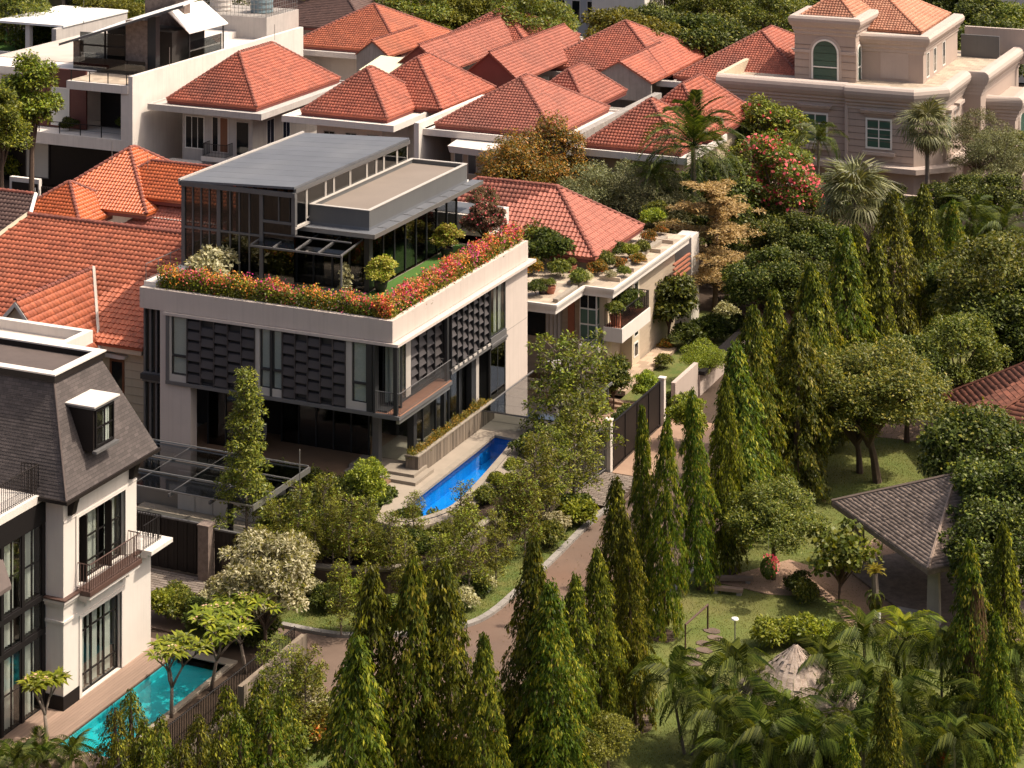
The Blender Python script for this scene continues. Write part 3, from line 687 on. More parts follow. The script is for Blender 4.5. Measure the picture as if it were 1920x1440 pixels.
# planter terraces between pool and wall
sheet('planting_bed', [(4.2, -.5), (5.25, -.6), (5.3, 2.6), (5.45, 5.4), (5.75, 7.3), (6.0, 9.0), (5.2, 9.4), (4.45, 5.5), (4.3, .5)], 1.75, 'soil', 1.7)
lo = [p for p in offset_line(GW, -0.24) if p[1] < -.9]
sheet('planting_bed', [(4.2, -.7), (3.9, -2.1), (3.1, -3.3), (2.1, -3.85), (0.85, -3.65), (0.2, -1.55), (-4.3, -1.55), (-4.4, -7.4)] + lo[::-1], 1.0, 'soil', 1.0)
# second, inner ledge of the planter
ld = smooth_line([(4.5, -1.6), (3.7, -3.4), (2.1, -4.75), (-.1, -5.2), (-2.5, -5.3)], 5); li = offset_line(ld, -.16); m = MB()
for i in range(len(ld) - 1): m.hull([(*ld[i], .9), (*li[i], .9), (*li[i + 1], .9), (*ld[i + 1], .9)], [(*ld[i], 1.42), (*li[i], 1.42), (*li[i + 1], 1.42), (*ld[i + 1], 1.42)])
solid('planter_ledge', m, 'coping', 'low curved concrete planter ledge below the near end of the blue pool', 'planter')
# ---- steps from porch to pool deck
st = thing('pool_steps', 'two broad pale stone steps between the dark porch and the pool deck', 'steps', (-.6, 1.4, 1.98))
for k in range(2):
    part('step', MB().box(-3.2, 1.0 + .55 * k, 1.99, 0.72 - .35 * k, 3.0, 2.14 + .14 * k), 'deck_stone', st)
# ---- bar fence and gate along the drive, black street gate with white posts
def bar_fence(name, label, pts, z0, h, step, mt='grey_metal', r=0.022):
    t = thing(name, label, 'fence', (*pts[0], z0)); k = 0
    for (p, q) in zip(pts[:-1], pts[1:]):
        p, q = Vector(p), Vector(q); n = int((q - p).length / step); 
        m = MB(); m.tube([(*p, z0 + h - .05), (*q, z0 + h - .05)], .03, 4).tube([(*p, z0 + .12), (*q, z0 + .12)], .03, 4); part('rail', m, mt, t)
        for i in range(n + 1):
            a = p.lerp(q, i / n); part('fence_bar', MB().box(a.x - r, a.y - r, z0, a.x + r, a.y + r, z0 + h), mt, t)
    return t
bar_fence('bar_fence', 'grey fence of upright metal bars at the end of the board-marked garden wall', [(5.98, 7.35), (6.42, 11.6)], 0, 2.4, 0.17)
def post(label, x, y, h, w=0.3, mt='white_paint', grp='white gate posts on the lane'):
    m = MB().box(x - w / 2, y - w / 2, -.1, x + w / 2, y + w / 2, h); m.box(x - w / 2 - .04, y - w / 2 - .04, h, x + w / 2 + .04, y + w / 2 + .04, h + .09)
    return solid('gate_post', m, mt, label, 'post', grp)
post('weathered white gate post between the bar fence and the black gate', 6.5, 11.75, 2.55, .32)
post('slim white gate post at the far end of the black gate', 6.72, 19.3, 2.5, .3)
g = thing('black_gate', 'tall black sheet-metal driveway gate between two white posts', 'gate', (6.62, 15.4, 0))
for k in range(4):
    y0 = 12.0 + k * 1.78; part('gate_panel', MB().box(6.58, y0, .05, 6.64, y0 + 1.74, 2.3), 'black_brown', g)
m = MB()
for k in range(5): m.box(6.64, 11.98 + k * 1.775 - .03, .02, 6.68, 11.98 + k * 1.775 + .03, 2.36)
m.box(6.56, 11.95, 2.3, 6.67, 19.14, 2.38); part('gate_frame', m, 'black_paint', g)
# ---- dark plank gate on the left with a stone-clad post
g = thing('dark_gate', 'dark brown vertical plank gate under the glass carport canopy', 'gate', (-8.0, -7.9, 0))
for k in range(34):
    x = -11.6 + k * .172; part('plank', MB().box(x, -7.94 + .03 * (k % 3 == 0), .05, x + .158, -7.88, 2.34), 'black_brown', g)
part('top_rail', MB().box(-11.7, -7.97, 2.34, -5.72, -7.85, 2.41), 'grey_metal', g)
m = MB().box(-5.6, -8.35, -.1, -5.05, -7.8, 2.45); m.box(-5.63, -8.38, 2.45, -5.02, -7.77, 2.52)
solid('gate_pillar', m, 'brown_stone', 'square brown stone pillar at the right end of the dark plank gate', 'pillar')
g = thing('side_gate', 'dark plank side gate to the right of the stone pillar, behind leaves', 'gate', (-4, -7.9, 0))
for k in range(7):
    x = -5.0 + k * .2; part('plank', MB().box(x, -7.9, .05, x + .185, -7.84, 2.2), 'black_brown', g)
part('top_rail', MB().box(-5.0, -7.93, 2.2, -3.6, -7.81, 2.27), 'grey_metal', g)
# pale store wall at the back of the carport
g = thing('carport_wall', 'pale panelled store wall in the shade of the glass carport', 'wall', (-7, -1.9, 0))
for k in range(8):
    x = -11.0 + k * 1.02; part('wall_panel', MB().box(x, -1.68, 0, x + .98, -1.56, 1.9), 'house_white', g)
# ------------------------------------------------------------ dark modern house
H1 = thing('modern_house', 'three-storey modern house with beige parapet, dark metal screens and rooftop garden', 'house', (-7, 8, 1.98))
m = MB()   # parapet band
ring(m, -14.36, 0, 0, 16.25, 0.28, 9.07, 10.1)
m.box(-13.3, .28, 9.02, -.28, 15.9, 9.3)
part('parapet', m, 'beige_paint', H1)
m = MB().box(-12.9, -.12, 8.9, 0.35, 0.28, 9.04); m.box(-.28, .28, 8.9, 0.35, 16.6, 9.04)
part('cornice_slab', m, 'beige_paint', H1)
m = MB().box(-13.15, 0.02, 2.0, -12.76, .6, 9.07); m.box(-12.76, 0.02, 2.0, -11.35, .6, 5.55)
part('front_pier', m, 'beige_paint', H1)
m = MB().box(-1.1, 13.3, 1.2, -.02, 16.22, 9.0); m.box(-.06, 11.35, 1.2, .03, 14.0, 2.15); m.box(-1.1, 11.35, 1.2, -.06, 13.3, 2.15)
part('corner_pier', m, 'beige_paint', H1)
part('pier_joint', MB().box(-.03, 13.3, 5.9, -.015, 16.22, 5.93), 'concrete', H1)
# core of the house (dark rooms) behind the glass
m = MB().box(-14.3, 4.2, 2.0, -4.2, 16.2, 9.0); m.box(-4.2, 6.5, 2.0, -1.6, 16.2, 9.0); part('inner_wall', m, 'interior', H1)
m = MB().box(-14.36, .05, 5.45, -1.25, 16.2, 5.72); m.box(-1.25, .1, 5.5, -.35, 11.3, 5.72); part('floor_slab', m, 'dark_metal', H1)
# left glazed strip
lw = part('side_glazing', MB().box(-14.34, .42, 2.0, -13.16, .46, 9.05), 'dark_pane', H1)
m = MB()
for x in (-14.33, -13.98, -13.62, -13.2): m.box(x, .3, 2.0, x + .09, .44, 9.05)
m.box(-14.34, .2, 5.3, -13.15, .42, 5.75); part('mullions', m, 'grey_metal', lw)
# middle storey box: frame, windows and folded screens
m = MB().box(-12.76, -.1, 5.45, .3, .25, 5.62); m.box(-12.76, -.08, 5.62, -12.58, .3, 8.9)
part('box_frame', m, 'grey_metal', H1)
def jamb(x0, x1, z0=5.62, z1=8.9, y=-.02): return part('jamb', MB().box(x0, y, z0, x1, y + .25, z1), 'light_frame', H1)
jamb(-12.58, -12.46); jamb(-12.46, -11.56, 5.62, 5.95)
jamb(-7.60, -7.34); jamb(-7.34, -6.08, 5.62, 6.0); jamb(-2.52, -2.2); jamb(-2.2, -1.40, 5.62, 6.0)
def tall_window(x0, x1, z0=5.97, z1=8.88, sill=6.85):
    w = window(H1, 'F', .06, x0, x1, z0, z1, 1, 1, 'dark_metal', 'clear_glass', .05, .04, .04, .08)
    part('transom', MB().box(x0 + .05, .0, sill, x1 - .05, .1, sill + .11), 'dark_metal', w)
    part('blind', MB().box(x0 + .02, .13, z0, x1 - .02, .15, z1), 'blind', w)
tall_window(-12.44, -11.56); tall_window(-7.30, -6.74); tall_window(-6.62, -6.08); tall_window(-2.18, -1.40)
part('post', MB().box(-6.74, -.06, 5.62, -6.62, .2, 8.9), 'dark_metal', H1)
def screen(x0, ncol, cw, label):
    fr = MB(); rows = 6; rh = (8.86 - 5.66) / rows
    sc = part('screen', MB().box(x0, .14, 5.62, x0 + ncol * cw, .18, 8.9), 'dark_metal', H1, label=label)
    for i in range(ncol + 1): fr.box(x0 + i * cw - .025, -.07, 5.62, x0 + i * cw + .025, .13, 8.9)
    part('screen_rails', fr, 'screen_metal', sc)
    pm = MB(); w = cw - .07; h = rh * .66                    # plate bent out at its foot
    pm.hull([(0, -.05, 0), (w, -.05, 0), (w, .02, h), (0, .02, h)], [(0, -.035, 0), (w, -.035, 0), (w, .035, h), (0, .035, h)])
    pm.quad((0, .02, h), (w, .02, h), (w, .12, h + .05), (0, .12, h + .05))
    me = mesh_of('screen_plate', pm, 'screen_metal')
    for i in range(ncol):
        for k in range(rows + 1):
            z = 5.66 + (k - .5 * (i % 2)) * rh + .05
            if z < 5.6 or z + h > 8.92: continue
            inst('screen_plate', me, sc, (x0 + i * cw + .035, -.01, z))
screen(-11.53, 5, .785, 'left panel of staggered folded metal plates'); screen(-6.04, 5, .70, 'right panel of staggered folded metal plates')
part('post', MB().box(-7.63, -.06, 5.62, -7.60, .2, 8.9), 'dark_metal', H1)
m = MB().box(-1.38, -.06, 5.62, -1.08, .3, 8.9); m.box(-1.02, -.1, 5.55, -.9, .3, 8.9); part('post', m, 'dark_metal', H1)
# corner balcony
bal = part('balcony', MB().box(-1.0, -.12, 5.42, 0.42, 5.75, 5.60), 'grey_metal', H1)
m = MB()
for k in range(11): m.box(-.95 + k * .125, .0, 5.6, -.95 + k * .125 + .115, 5.7, 5.63)
part('floor_board', m, 'balcony_wood', bal)
m = MB().box(.06, -.05, 5.6, .26, .15, 8.92); m.box(.12, 5.45, 5.62, .28, 5.65, 8.92); part('corner_post', m, 'dark_metal', bal)
railing(bal, [(-.9, -.02, 5.62), (.2, -.02, 5.62), (.36, .05, 5.62), (.36, 5.66, 5.62), (-.2, 5.66, 5.62)], 1.05, .1, 'grey_metal', .008, .02)
part('edge_beam', MB().box(.2, .0, 5.22, .36, 5.6, 5.36), 'steel', bal)
# glass and blinds behind the balcony
window(H1, 'F', 1.0, -1.05, -.02, 5.65, 8.9, 1, 1, 'dark_metal', 'clear_glass', .06, .05, .03, .06, name='glass_door', curtain=[(-1.0, -.1)])
window(H1, 'R', -.42, 1.05, 2.2, 5.65, 8.9, 1, 1, 'dark_metal', 'clear_glass', .06, .05, .03, .06, name='glass_door', curtain=[(1.1, 2.1)])
m = MB().box(-.7, 2.2, 5.62, -.4, 2.75, 8.9); part('jamb', m, 'light_frame', H1)
part('sill_wall', MB().box(-.75, 1.0, 5.62, -.41, 6.4, 5.85), 'dark_metal', H1)
# right-hand screen with small projecting tabs
def rscreen(y0, y1, z0, x, ncol, label):
    sc = part('screen', MB().box(x - .3, y0, z0, x - .26, y1, 8.9), 'grey_metal', H1, label=label)
    cw = (y1 - y0) / ncol; rows = 6; rh = (8.85 - z0) / rows; fr = MB()
    for i in range(ncol + 1): fr.box(x - .24, y0 + i * cw - .03, z0 - .05, x - .02, y0 + i * cw + .03, 8.9)
    part('screen_rails', fr, 'dark_metal', sc)
    pm = MB(); h = rh * .72; pm.hull([(.1, 0, 0), (.1, cw - .08, 0), (-.1, cw - .08, h), (-.1, 0, h)], [(.085, 0, 0), (.085, cw - .08, 0), (-.115, cw - .08, h), (-.115, 0, h)])
    me = mesh_of('screen_plate', pm, 'screen_metal')
    for i in range(ncol):
        for k in range(rows + 1):
            z = z0 + (k - .5 * (i % 2)) * rh + .04
            if z < z0 - .1 or z + h > 8.93: continue
            inst('screen_plate', me, sc, (x - .14, y0 + i * cw + .04, z))
rscreen(2.85, 6.45, 5.95, -.42, 4, 'recessed metal plate screen behind the balcony'); rscreen(6.6, 11.2, 5.95, .02, 7, 'long metal plate screen over the pool')
m = MB().box(-.4, 6.5, 5.62, .04, 11.3, 5.8); part('box_sill', m, 'grey_metal', H1)
m = MB()
for k in range(8): m.box(.03, 6.75 + k * .58, 5.8, .08, 7.1 + k * .58, 5.92)
part('sill_tab', m, 'light_frame', H1)
# bay window by the pale corner pier
for (z0, z1) in ((6.1, 8.9), (2.2, 5.5)):
    window(H1, 'R', -.06, 11.35, 13.28, z0, z1, 2, 1, 'dark_metal', 'clear_glass' if z0 > 5 else 'smoke_glass', .07, .06, .03, .08, name='bay_window', curtain=[(12.35, 13.2)] if z0 > 5 else None, back=.9)
m = MB().box(-.5, 11.3, 5.5, .04, 13.3, 6.1); m.box(-.5, 11.25, 5.66, .12, 13.3, 5.78); part('bay_band', m, 'grey_metal', H1)
# ground floor: glass walls, posts, porch
part('porch_floor', MB().box(-13.1, .05, 1.99, -.6, 6.5, 2.1), 'interior_floor', H1)
gl = part('glass_wall', MB().box(-11.35, 1.6, 2.1, -8.2, 1.64, 5.45), 'smoke_glass', H1)
m = MB()
for x in (-11.35, -10.3, -9.25, -8.2): m.box(x, 1.55, 2.1, x + .07, 1.68, 5.45)
m.box(-11.35, 1.5, 5.1, -8.1, 1.68, 5.2); part('mullions', m, 'dark_metal', gl)
gl = part('glass_wall', MB().box(-8.1, 3.4, 2.1, -3.0, 3.44, 5.45), 'smoke_glass', H1)
m = MB()
for k in range(6): m.box(-8.1 + k, 3.35, 2.1, -8.03 + k, 3.48, 5.45)
part('mullions', m, 'dark_metal', gl)
m = MB().box(-2.25, 2.2, 2.1, -1.9, 2.55, 5.45); part('column', m, 'grey_metal', H1)
m = MB().box(-.62, 2.9, 2.0, -.32, 3.25, 5.45); m.box(-.62, 6.5, 2.0, -.4, 6.7, 5.45); m.box(-.62, 8.4, 2.0, -.45, 8.55, 5.45); m.box(-.75, 9.9, 2.0, -.45, 10.4, 5.6); part('column', m, 'dark_metal', H1)
part('jamb', MB().box(-.62, 10.4, 2.0, -.42, 10.75, 5.6), 'light_frame', H1)
gl = part('glass_wall', MB().box(-.84, 3.3, 2.1, -.8, 11.3, 5.45), 'clear_glass', H1)
m = MB()
for k in range(6): m.box(-.88, 3.3 + k * 1.5, 2.1, -.76, 3.37 + k * 1.5, 5.45)
part('mullions', m, 'dark_metal', gl)
gl = part('glass_wall', MB().box(-2.6, 3.3, 2.1, -.9, 3.34, 5.45), 'clear_glass', H1)
part('inner_floor', MB().box(-3.0, 3.4, 2.1, -.9, 11.2, 2.14), 'deck_stone', H1)
m = MB()
for (x, y) in ((-10.9, 2.6), (-10.0, 2.5), (-9.4, 2.8)):
    m.box(x, y, 2.35, x + .5, y + .5, 2.5); m.box(x, y + .42, 2.5, x + .5, y + .52, 2.95)
    for (a, b) in ((.03, .03), (.43, .03), (.03, .43), (.43, .43)): m.box(x + a, y + b, 2.1, x + a + .05, y + b + .05, 2.35)
part('lounge_chair', m, 'house_white', H1)
part('side_table', MB().lathe((-8.9, 2.4, 2.1), [(.2, 0), (.03, .03), (.03, .55), (.3, .57), (.3, .6)], 12), 'balcony_wood', H1)
# rooftop pavilion: tall glass box under a tilted metal roof, lower flat-roofed wing
FLR = 9.7
part('roof_terrace', MB().box(-14.08, .28, 9.3, -.28, 15.97, 9.62), 'deck_stone', H1)
part('roof_lawn', MB().box(-3.9, 1.3, 9.62, -.95, 15.3, 9.72), 'turf', H1)
X0, X1, Y0, Y1 = -14.1, -7.5, 3.6, 16.4
zt = lambda x: 14.78 + (x - X0) / (X1 - X0) * .28
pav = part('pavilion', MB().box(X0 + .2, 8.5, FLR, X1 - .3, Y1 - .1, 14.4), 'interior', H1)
m = MB()
for k in range(11):
    ya, yb = Y0 - .1 + k * (Y1 - Y0 + .2) / 11, Y0 - .1 + (k + 1) * (Y1 - Y0 + .2) / 11 - .02
    m.hull([(X0 - .1, ya, zt(X0) - .12), (X1 + .1, ya, zt(X1) - .12), (X1 + .1, yb, zt(X1) - .12), (X0 - .1, yb, zt(X0) - .12)], [(X0 - .1, ya, zt(X0)), (X1 + .1, ya, zt(X1)), (X1 + .1, yb, zt(X1)), (X0 - .1, yb, zt(X0))])
pr_ = part('pavilion_roof', m, 'roof_metal', pav)
m = MB().box(X0 - .16, Y0 - .12, 14.5, X1 + .14, Y0 + .02, 14.74); m.box(X1 + .0, Y0 + .02, 14.72, X1 + .14, Y1 + .1, 14.92); part('roof_edge', m, 'grey_metal', pav)
part('roof_edge', MB().box(X0 - .22, Y0 - .12, 14.55, X0 - .1, Y1 + .1, 14.86), 'light_frame', pav)
# glazed front
gl = part('glass_front', MB().box(X0 + .05, Y0 + .06, FLR, X1 - .02, Y0 + .09, 14.5), 'smoke_glass', pav)
m = MB()
for x in (X0 - .1, X0 + 2.05, X0 + 4.6): m.box(x, Y0 - .02, FLR, x + .2, Y0 + .16, 14.52)
m.box(X1 - .12, Y0 - .02, 12.6, X1 + .1, Y0 + .2, 14.75)
for x in (X0 + .55, X0 + 1.05, X0 + 1.55, X0 + 2.8, X0 + 3.35, X0 + 3.95): m.box(x, Y0, FLR, x + .06, Y0 + .12, 14.5)
m.box(X0, Y0 - .01, 12.3, X0 + 4.6, Y0 + .13, 12.4); m.box(X0 + 4.7, Y0 - .03, 13.08, X1, Y0 + .14, 13.2); part('mullions', m, 'grey_metal', gl)
part('upper_sash', MB().box(X0 + 5.7, Y0 - .01, 13.2, X0 + 5.75, Y0 + .13, 14.5), 'grey_metal', gl)
m = MB(); rq = random.Random(8)                           # tall tile-coloured strips behind the glass, standing in for reflected tiles
for k in range(9): m.box(X0 + .3 + k * .62, 6.4, FLR, X0 + .62 + k * .62, 6.5, 14.3)
part('reflection_strip', m, 'plaza', pav)
# clerestory windows to the right
ys = [Y0 + .1, 4.9, 6.9, 7.8, 9.6, 11.5, 12.6, 13.5, 15.1, Y1]
cl = part('clerestory', MB().box(X1 - .25, Y0, 13.0, X1 - .22, Y1, 14.72), 'interior', pav)
for a, b in zip(ys[:-1], ys[1:]):
    window(cl, 'R', X1, a + .02, b - .02, 12.95 if a < 4.8 else 13.15, 14.72, 1, 1, 'light_frame', 'smoke_glass', .07, .05, .04, .08)
    if b - a > 1.2 and False: pass
part('box_sill', MB().box(X1 - .1, Y0, 12.86, X1 + .12, 5.1, 12.98), 'light_frame', pav)
# lower wing
m = MB(); ring(m, X1, -4.0, 5.2, 16.9, .16, 12.95, 13.8); part('wing_parapet', m, 'slab_grey', H1)
part('parapet_cap', ring(MB(), X1, -3.97, 5.17, 16.93, .2, 13.8, 13.84), 'light_frame', H1)
part('flat_roof', MB().box(X1 + .1, 5.36, 13.05, -4.16, 16.7, 13.6), 'flat_roof_brown', H1)
m = MB().box(X1 - .4, 4.55, 12.66, -3.38, 5.2, 12.8); m.box(-4.0, 5.2, 12.66, -3.38, 17.6, 12.8); m.box(X1, 5.2, 12.62, -4.0, 16.9, 12.95)
part('eaves_canopy', m, 'roof_metal', H1)
m = MB().box(X1 - .4, 4.5, 12.6, -3.36, 4.55, 12.82); m.box(-3.38, 4.5, 12.6, -3.32, 17.6, 12.82)
for k in range(8): m.box(-4.0, 6.0 + k * 1.45, 12.8, -3.4, 6.03 + k * 1.45, 12.825)
part('canopy_rim', m, 'steel', H1)
m = MB().box(X1, 5.3, 12.3, -4.1, 5.5, 12.62); part('beam', m, 'dark_metal', H1)
gl = part('glass_wall', MB().box(-4.08, 5.4, FLR, -4.05, 15.6, 12.62), 'smoke_glass', H1)
m = MB().box(-4.3, 5.2, FLR, -4.0, 5.5, 12.62)
for k in range(9): m.box(-4.12, 5.5 + k * 1.26, FLR, -4.0, 5.58 + k * 1.26, 12.62)
m.box(-4.15, 5.4, 12.45, -4.0, 15.6, 12.62); part('mullions', m, 'dark_metal', gl)
for (a, b) in ((9.9, 10.5), (13.4, 13.9), (7.0, 7.25)): part('curtain', folds('R', -4.28, a, b, FLR, 12.5), 'curtain', gl)
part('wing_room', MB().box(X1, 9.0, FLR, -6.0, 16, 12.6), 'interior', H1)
part('wing_floor', MB().box(X1, 5.5, 9.62, -4.15, 15.6, FLR), 'interior_floor', H1)
part('back_block', MB().box(-7.3, 15.97, 8.8, -2.2, 18.6, 11.2), 'house_white', H1)
part('back_block_roof', MB().box(-7.1, 16.2, 11.2, -2.4, 18.4, 11.24), 'roof_metal', H1)
# front of the wing under a glass awning
gl = part('glass_wall', MB().box(-9.4, 5.25, FLR, -4.3, 5.28, 12.4), 'smoke_glass', H1)
m = MB()
for x in (-9.4, -8.3, -7.3, -6.2, -5.2): m.box(x, 5.2, FLR, x + .09, 5.33, 12.4)
part('mullions', m, 'dark_metal', gl)
for (a, b) in ((-7.2, -6.8), (-4.95, -4.55)): part('curtain', folds('F', 5.5, a, b, FLR, 12.3), 'curtain', gl)
m = MB().hull([(-9.6, 2.9, 12.0), (-4.3, 2.9, 12.0), (-4.3, 5.2, 12.25), (-9.6, 5.2, 12.25)], [(-9.6, 2.9, 12.03), (-4.3, 2.9, 12.03), (-4.3, 5.2, 12.28), (-9.6, 5.2, 12.28)])
aw = part('awning', m, 'canopy_glass', H1)
m = MB()
for k in range(5): m.hull([(-9.6 + k * 1.3, 2.85, 12.03), (-9.54 + k * 1.3, 2.85, 12.03), (-9.54 + k * 1.3, 5.2, 12.29), (-9.6 + k * 1.3, 5.2, 12.29)], [(-9.6 + k * 1.3, 2.85, 12.1), (-9.54 + k * 1.3, 2.85, 12.1), (-9.54 + k * 1.3, 5.2, 12.35), (-9.6 + k * 1.3, 5.2, 12.35)])
m.box(-9.62, 2.82, 11.97, -4.28, 2.9, 12.06); m.box(-4.42, 2.9, FLR, -4.34, 2.98, 12.0); m.box(-9.4, 3.6, 12.5, -4.2, 3.68, 12.56); part('awning_frame', m, 'grey_metal', aw)
# railing and ledge at the left edge of the roof
part('white_ledge', MB().box(-14.3, .3, 10.1, -13.6, 4.2, 10.34), 'house_white', H1)
railing(H1, [(-14.25, .4, 10.34), (-14.25, 6.0, 10.34)], .85, 1.1, 'grey_metal', .014, .02)
# ---- long raised planter wall beside the pool
pw = thing('pool_planter', 'long board-marked concrete planter between glass rooms and the blue pool', 'planter', (.0, 6.5, 1.98))
part('planter_wall', MB().box(-.42, 2.25, 1.99, .22, 11.2, 2.86), 'board_concrete', pw)
boards_along(pw, [(.25, 2.2), (.25, 11.2)], lambda p: 2.9, out=.03, z0=1.99); boards_along(pw, [(-.42, 2.22), (.22, 2.22)], lambda p: 2.9, out=.03, z0=1.99)
part('rim', MB().box(-.46, 2.16, 2.9, .3, 2.7, 2.96).box(.12, 2.7, 2.9, .3, 11.2, 2.96), 'coping', pw)
# low glass canopy on steel ribs behind the pool
gc = thing('glass_canopy', 'low grey glass canopy on steel ribs beyond the far end of the blue pool', 'canopy', (2.5, 13, 1.98))
part('canopy_glass', MB().box(.2, 9.6, 2.9, 4.9, 16.3, 2.93), 'canopy_glass', gc)
m = MB()
for k in range(6): m.box(.2, 9.6 + k * 1.32, 2.84, 4.9, 9.68 + k * 1.32, 2.9)
m.box(.2, 9.55, 2.82, .28, 16.4, 2.95); m.box(4.84, 9.55, 2.82, 4.92, 16.4, 2.95); part('rib', m, 'grey_metal', gc)
for (x, y) in ((4.7, 9.9), (4.7, 16)): part('post', MB().box(x, y, 1.98, x + .1, y + .1, 2.84), 'grey_metal', gc)
sheet('carport_floor', [(-13, -7.85), (-3.7, -7.85), (-3.7, -1.6), (-13, -1.6)], 0.02, 'deck_stone', .2)
# ---- carport canopy at the front
cp = thing('carport', 'smoked glass carport canopy with steel ribs in front of the modern house', 'carport', (-8, -4.8, 0))
for i in range(4):
    for k in range(3):
        x, y = -12.5 + i * 2.2, -6.75 + k * 1.7
        part('glass_sheet', MB().box(x + .02, y + .02, 3.02 + k * .04, x + 2.16, y + 1.66, 3.045 + k * .04), 'canopy_glass', cp)
m = MB()
for i in range(5): m.hull([(-12.5 + i * 2.2 - .05, -6.9, 2.86), (-12.5 + i * 2.2 + .05, -6.9, 2.86), (-12.5 + i * 2.2 + .05, -1.6, 2.98), (-12.5 + i * 2.2 - .05, -1.6, 2.98)], [(-12.5 + i * 2.2 - .05, -6.9, 3.0), (-12.5 + i * 2.2 + .05, -6.9, 3.0), (-12.5 + i * 2.2 + .05, -1.6, 3.11), (-12.5 + i * 2.2 - .05, -1.6, 3.11)])
part('rafter', m, 'grey_metal', cp)
m = MB()
for k in range(4): m.box(-12.55, -6.8 + k * 1.7, 3.05 + k * .04, -3.65, -6.74 + k * 1.7, 3.11 + k * .04)
part('purlin', m, 'steel', cp)
for (x, y) in ((-5.3, -6.3), (-11.5, -6.3), (-3.9, -3.4)): part('post', MB().box(x, y, 0, x + .2, y + .2, 2.9), 'dark_metal', cp)
part('edge_gutter', MB().box(-3.66, -6.85, 2.9, -3.58, -1.6, 3.16), 'steel', cp)
solid('flag_pole', MB().tube([(-3.2, -3.3, 1.0), (-3.2, -3.3, 4.6)], .025, 6), 'steel', 'thin bare steel pole rising beside the carport canopy edge', 'pole')
# ------------------------------------------------------------ white house with mansard roof (left front)
H2 = thing('mansard_house', 'white villa with steep dark mansard roof, dormer and black French windows', 'house', (-6, -18.5, 0))
m = MB(); XR = -3.48
lo_op = (-20.2, -17.45, .3, 3.45); up_op = (-20.42, -17.2, 4.8, 7.5)
wall(m, 'R', XR, .35, -21.02, -15.3, .0, 4.4, [lo_op]); wall(m, 'R', XR, .35, -21.02, -16.35, 4.4, 8.75, [up_op])
m.box(-4.32, -21.37, 0, XR, -21.02, 8.75); m.box(-14, -15.65, 0, XR - .35, -15.3, 4.4); m.box(-14, -16.7, 4.4, XR - .35, -16.35, 8.75)
part('wall', m, 'white_paint', H2)
part('plinth', MB().box(-4.36, -21.41, -.1, XR + .03, -20.25, .82), 'black_paint', H2)
m = MB()   # string course and mouldings
for (o, z0, z1) in ((.10, 4.35, 4.5), (.18, 4.5, 4.62), (.06, 3.66, 3.76)):
    m.box(-4.34, -21.37 - o, z0, XR + o, -21.37, z1); m.box(XR, -21.37, z0, XR + o, -20.5 if z1 < 4 else -15.3 + o, z1)
m.box(XR, -21.37, 7.6, XR + .03, -16.35, 7.68)
part('cornice', m, 'white_paint', H2)
part('cornice_cap', MB().box(-4.36, -21.58, 4.62, XR + .22, -15.1, 4.68), 'rust_brown', H2)
for (a0, a1, z0, z1) in (lo_op, up_op):   # reveal moulding
    mm = MB(); fb(mm, 'R', XR, a0 - .16, a0, z0, z1 + .14, -.05, .05); fb(mm, 'R', XR, a1, a1 + .16, z0, z1 + .14, -.05, .05); fb(mm, 'R', XR, a0, a1, z1, z1 + .14, -.05, .05)
    part('architrave', mm, 'white_paint', H2)
def french(parent, plane, a0, a1, z0, z1, n, bars, cur):
    w = window(parent, 'R', plane - .2, a0, a1, z0, z1, n, 1, 'black_paint', 'clear_glass', .07, .10, .03, .07, name='french_window', curtain=cur, back=.6)
    mm = MB()
    for z in bars: fb(mm, 'R', plane - .2, a0 + .05, a1 - .05, z - .025, z + .025, -.02, .05)
    part('glazing_bar', mm, 'black_paint', w)
french(H2, XR, -20.2, -17.45, .3, 3.45, 3, (1.0, 2.75), [(-20.1, -19.5), (-19.2, -18.6), (-18.3, -17.6)])
french(H2, XR, -20.42, -17.2, 4.8, 7.5, 4, (5.4, 6.4), [(-19.55, -18.6), (-18.0, -17.3)])
for a in (-20.0, -18.32): part('open_shutter', MB().box(XR - .2, a, 4.8, XR + .12, a + .06, 7.45), 'black_brown', H2)
# balcony with wrought-iron rail
bl = part('balcony', MB().box(XR, -20.5, 4.36, XR + .62, -17.0, 4.5).box(XR, -20.4, 4.2, XR + .4, -17.1, 4.36), 'white_paint', H2)
part('balcony_floor', MB().box(XR, -20.55, 4.5, XR + .68, -16.95, 4.69), 'rust_brown', bl)
railing(bl, [(XR + .03, -20.5, 4.7), (XR + .62, -20.5, 4.7), (XR + .62, -17.02, 4.7), (XR + .03, -17.02, 4.7)], 1.05, .12, 'rust_brown', .011, .024)
for y in (-20.0, -17.5): part('bracket', MB().box(XR, y, 3.85, XR + .1, y + .16, 4.2).box(XR, y, 4.05, XR + .32, y + .16, 4.2), 'white_paint', bl)
# lower rear terrace beyond the tower
part('terrace_rim', MB().box(-14, -16.3, 4.4, XR + .5, -14.9, 4.55).box(-14, -16.3, 4.55, XR + .7, -14.7, 4.72), 'white_paint', H2)
railing(H2, [(XR + .3, -16.3, 4.72), (XR + .3, -15.0, 4.72), (XR - 1.5, -15.0, 4.72)], 1.0, .12, 'black_paint', .012, .022)
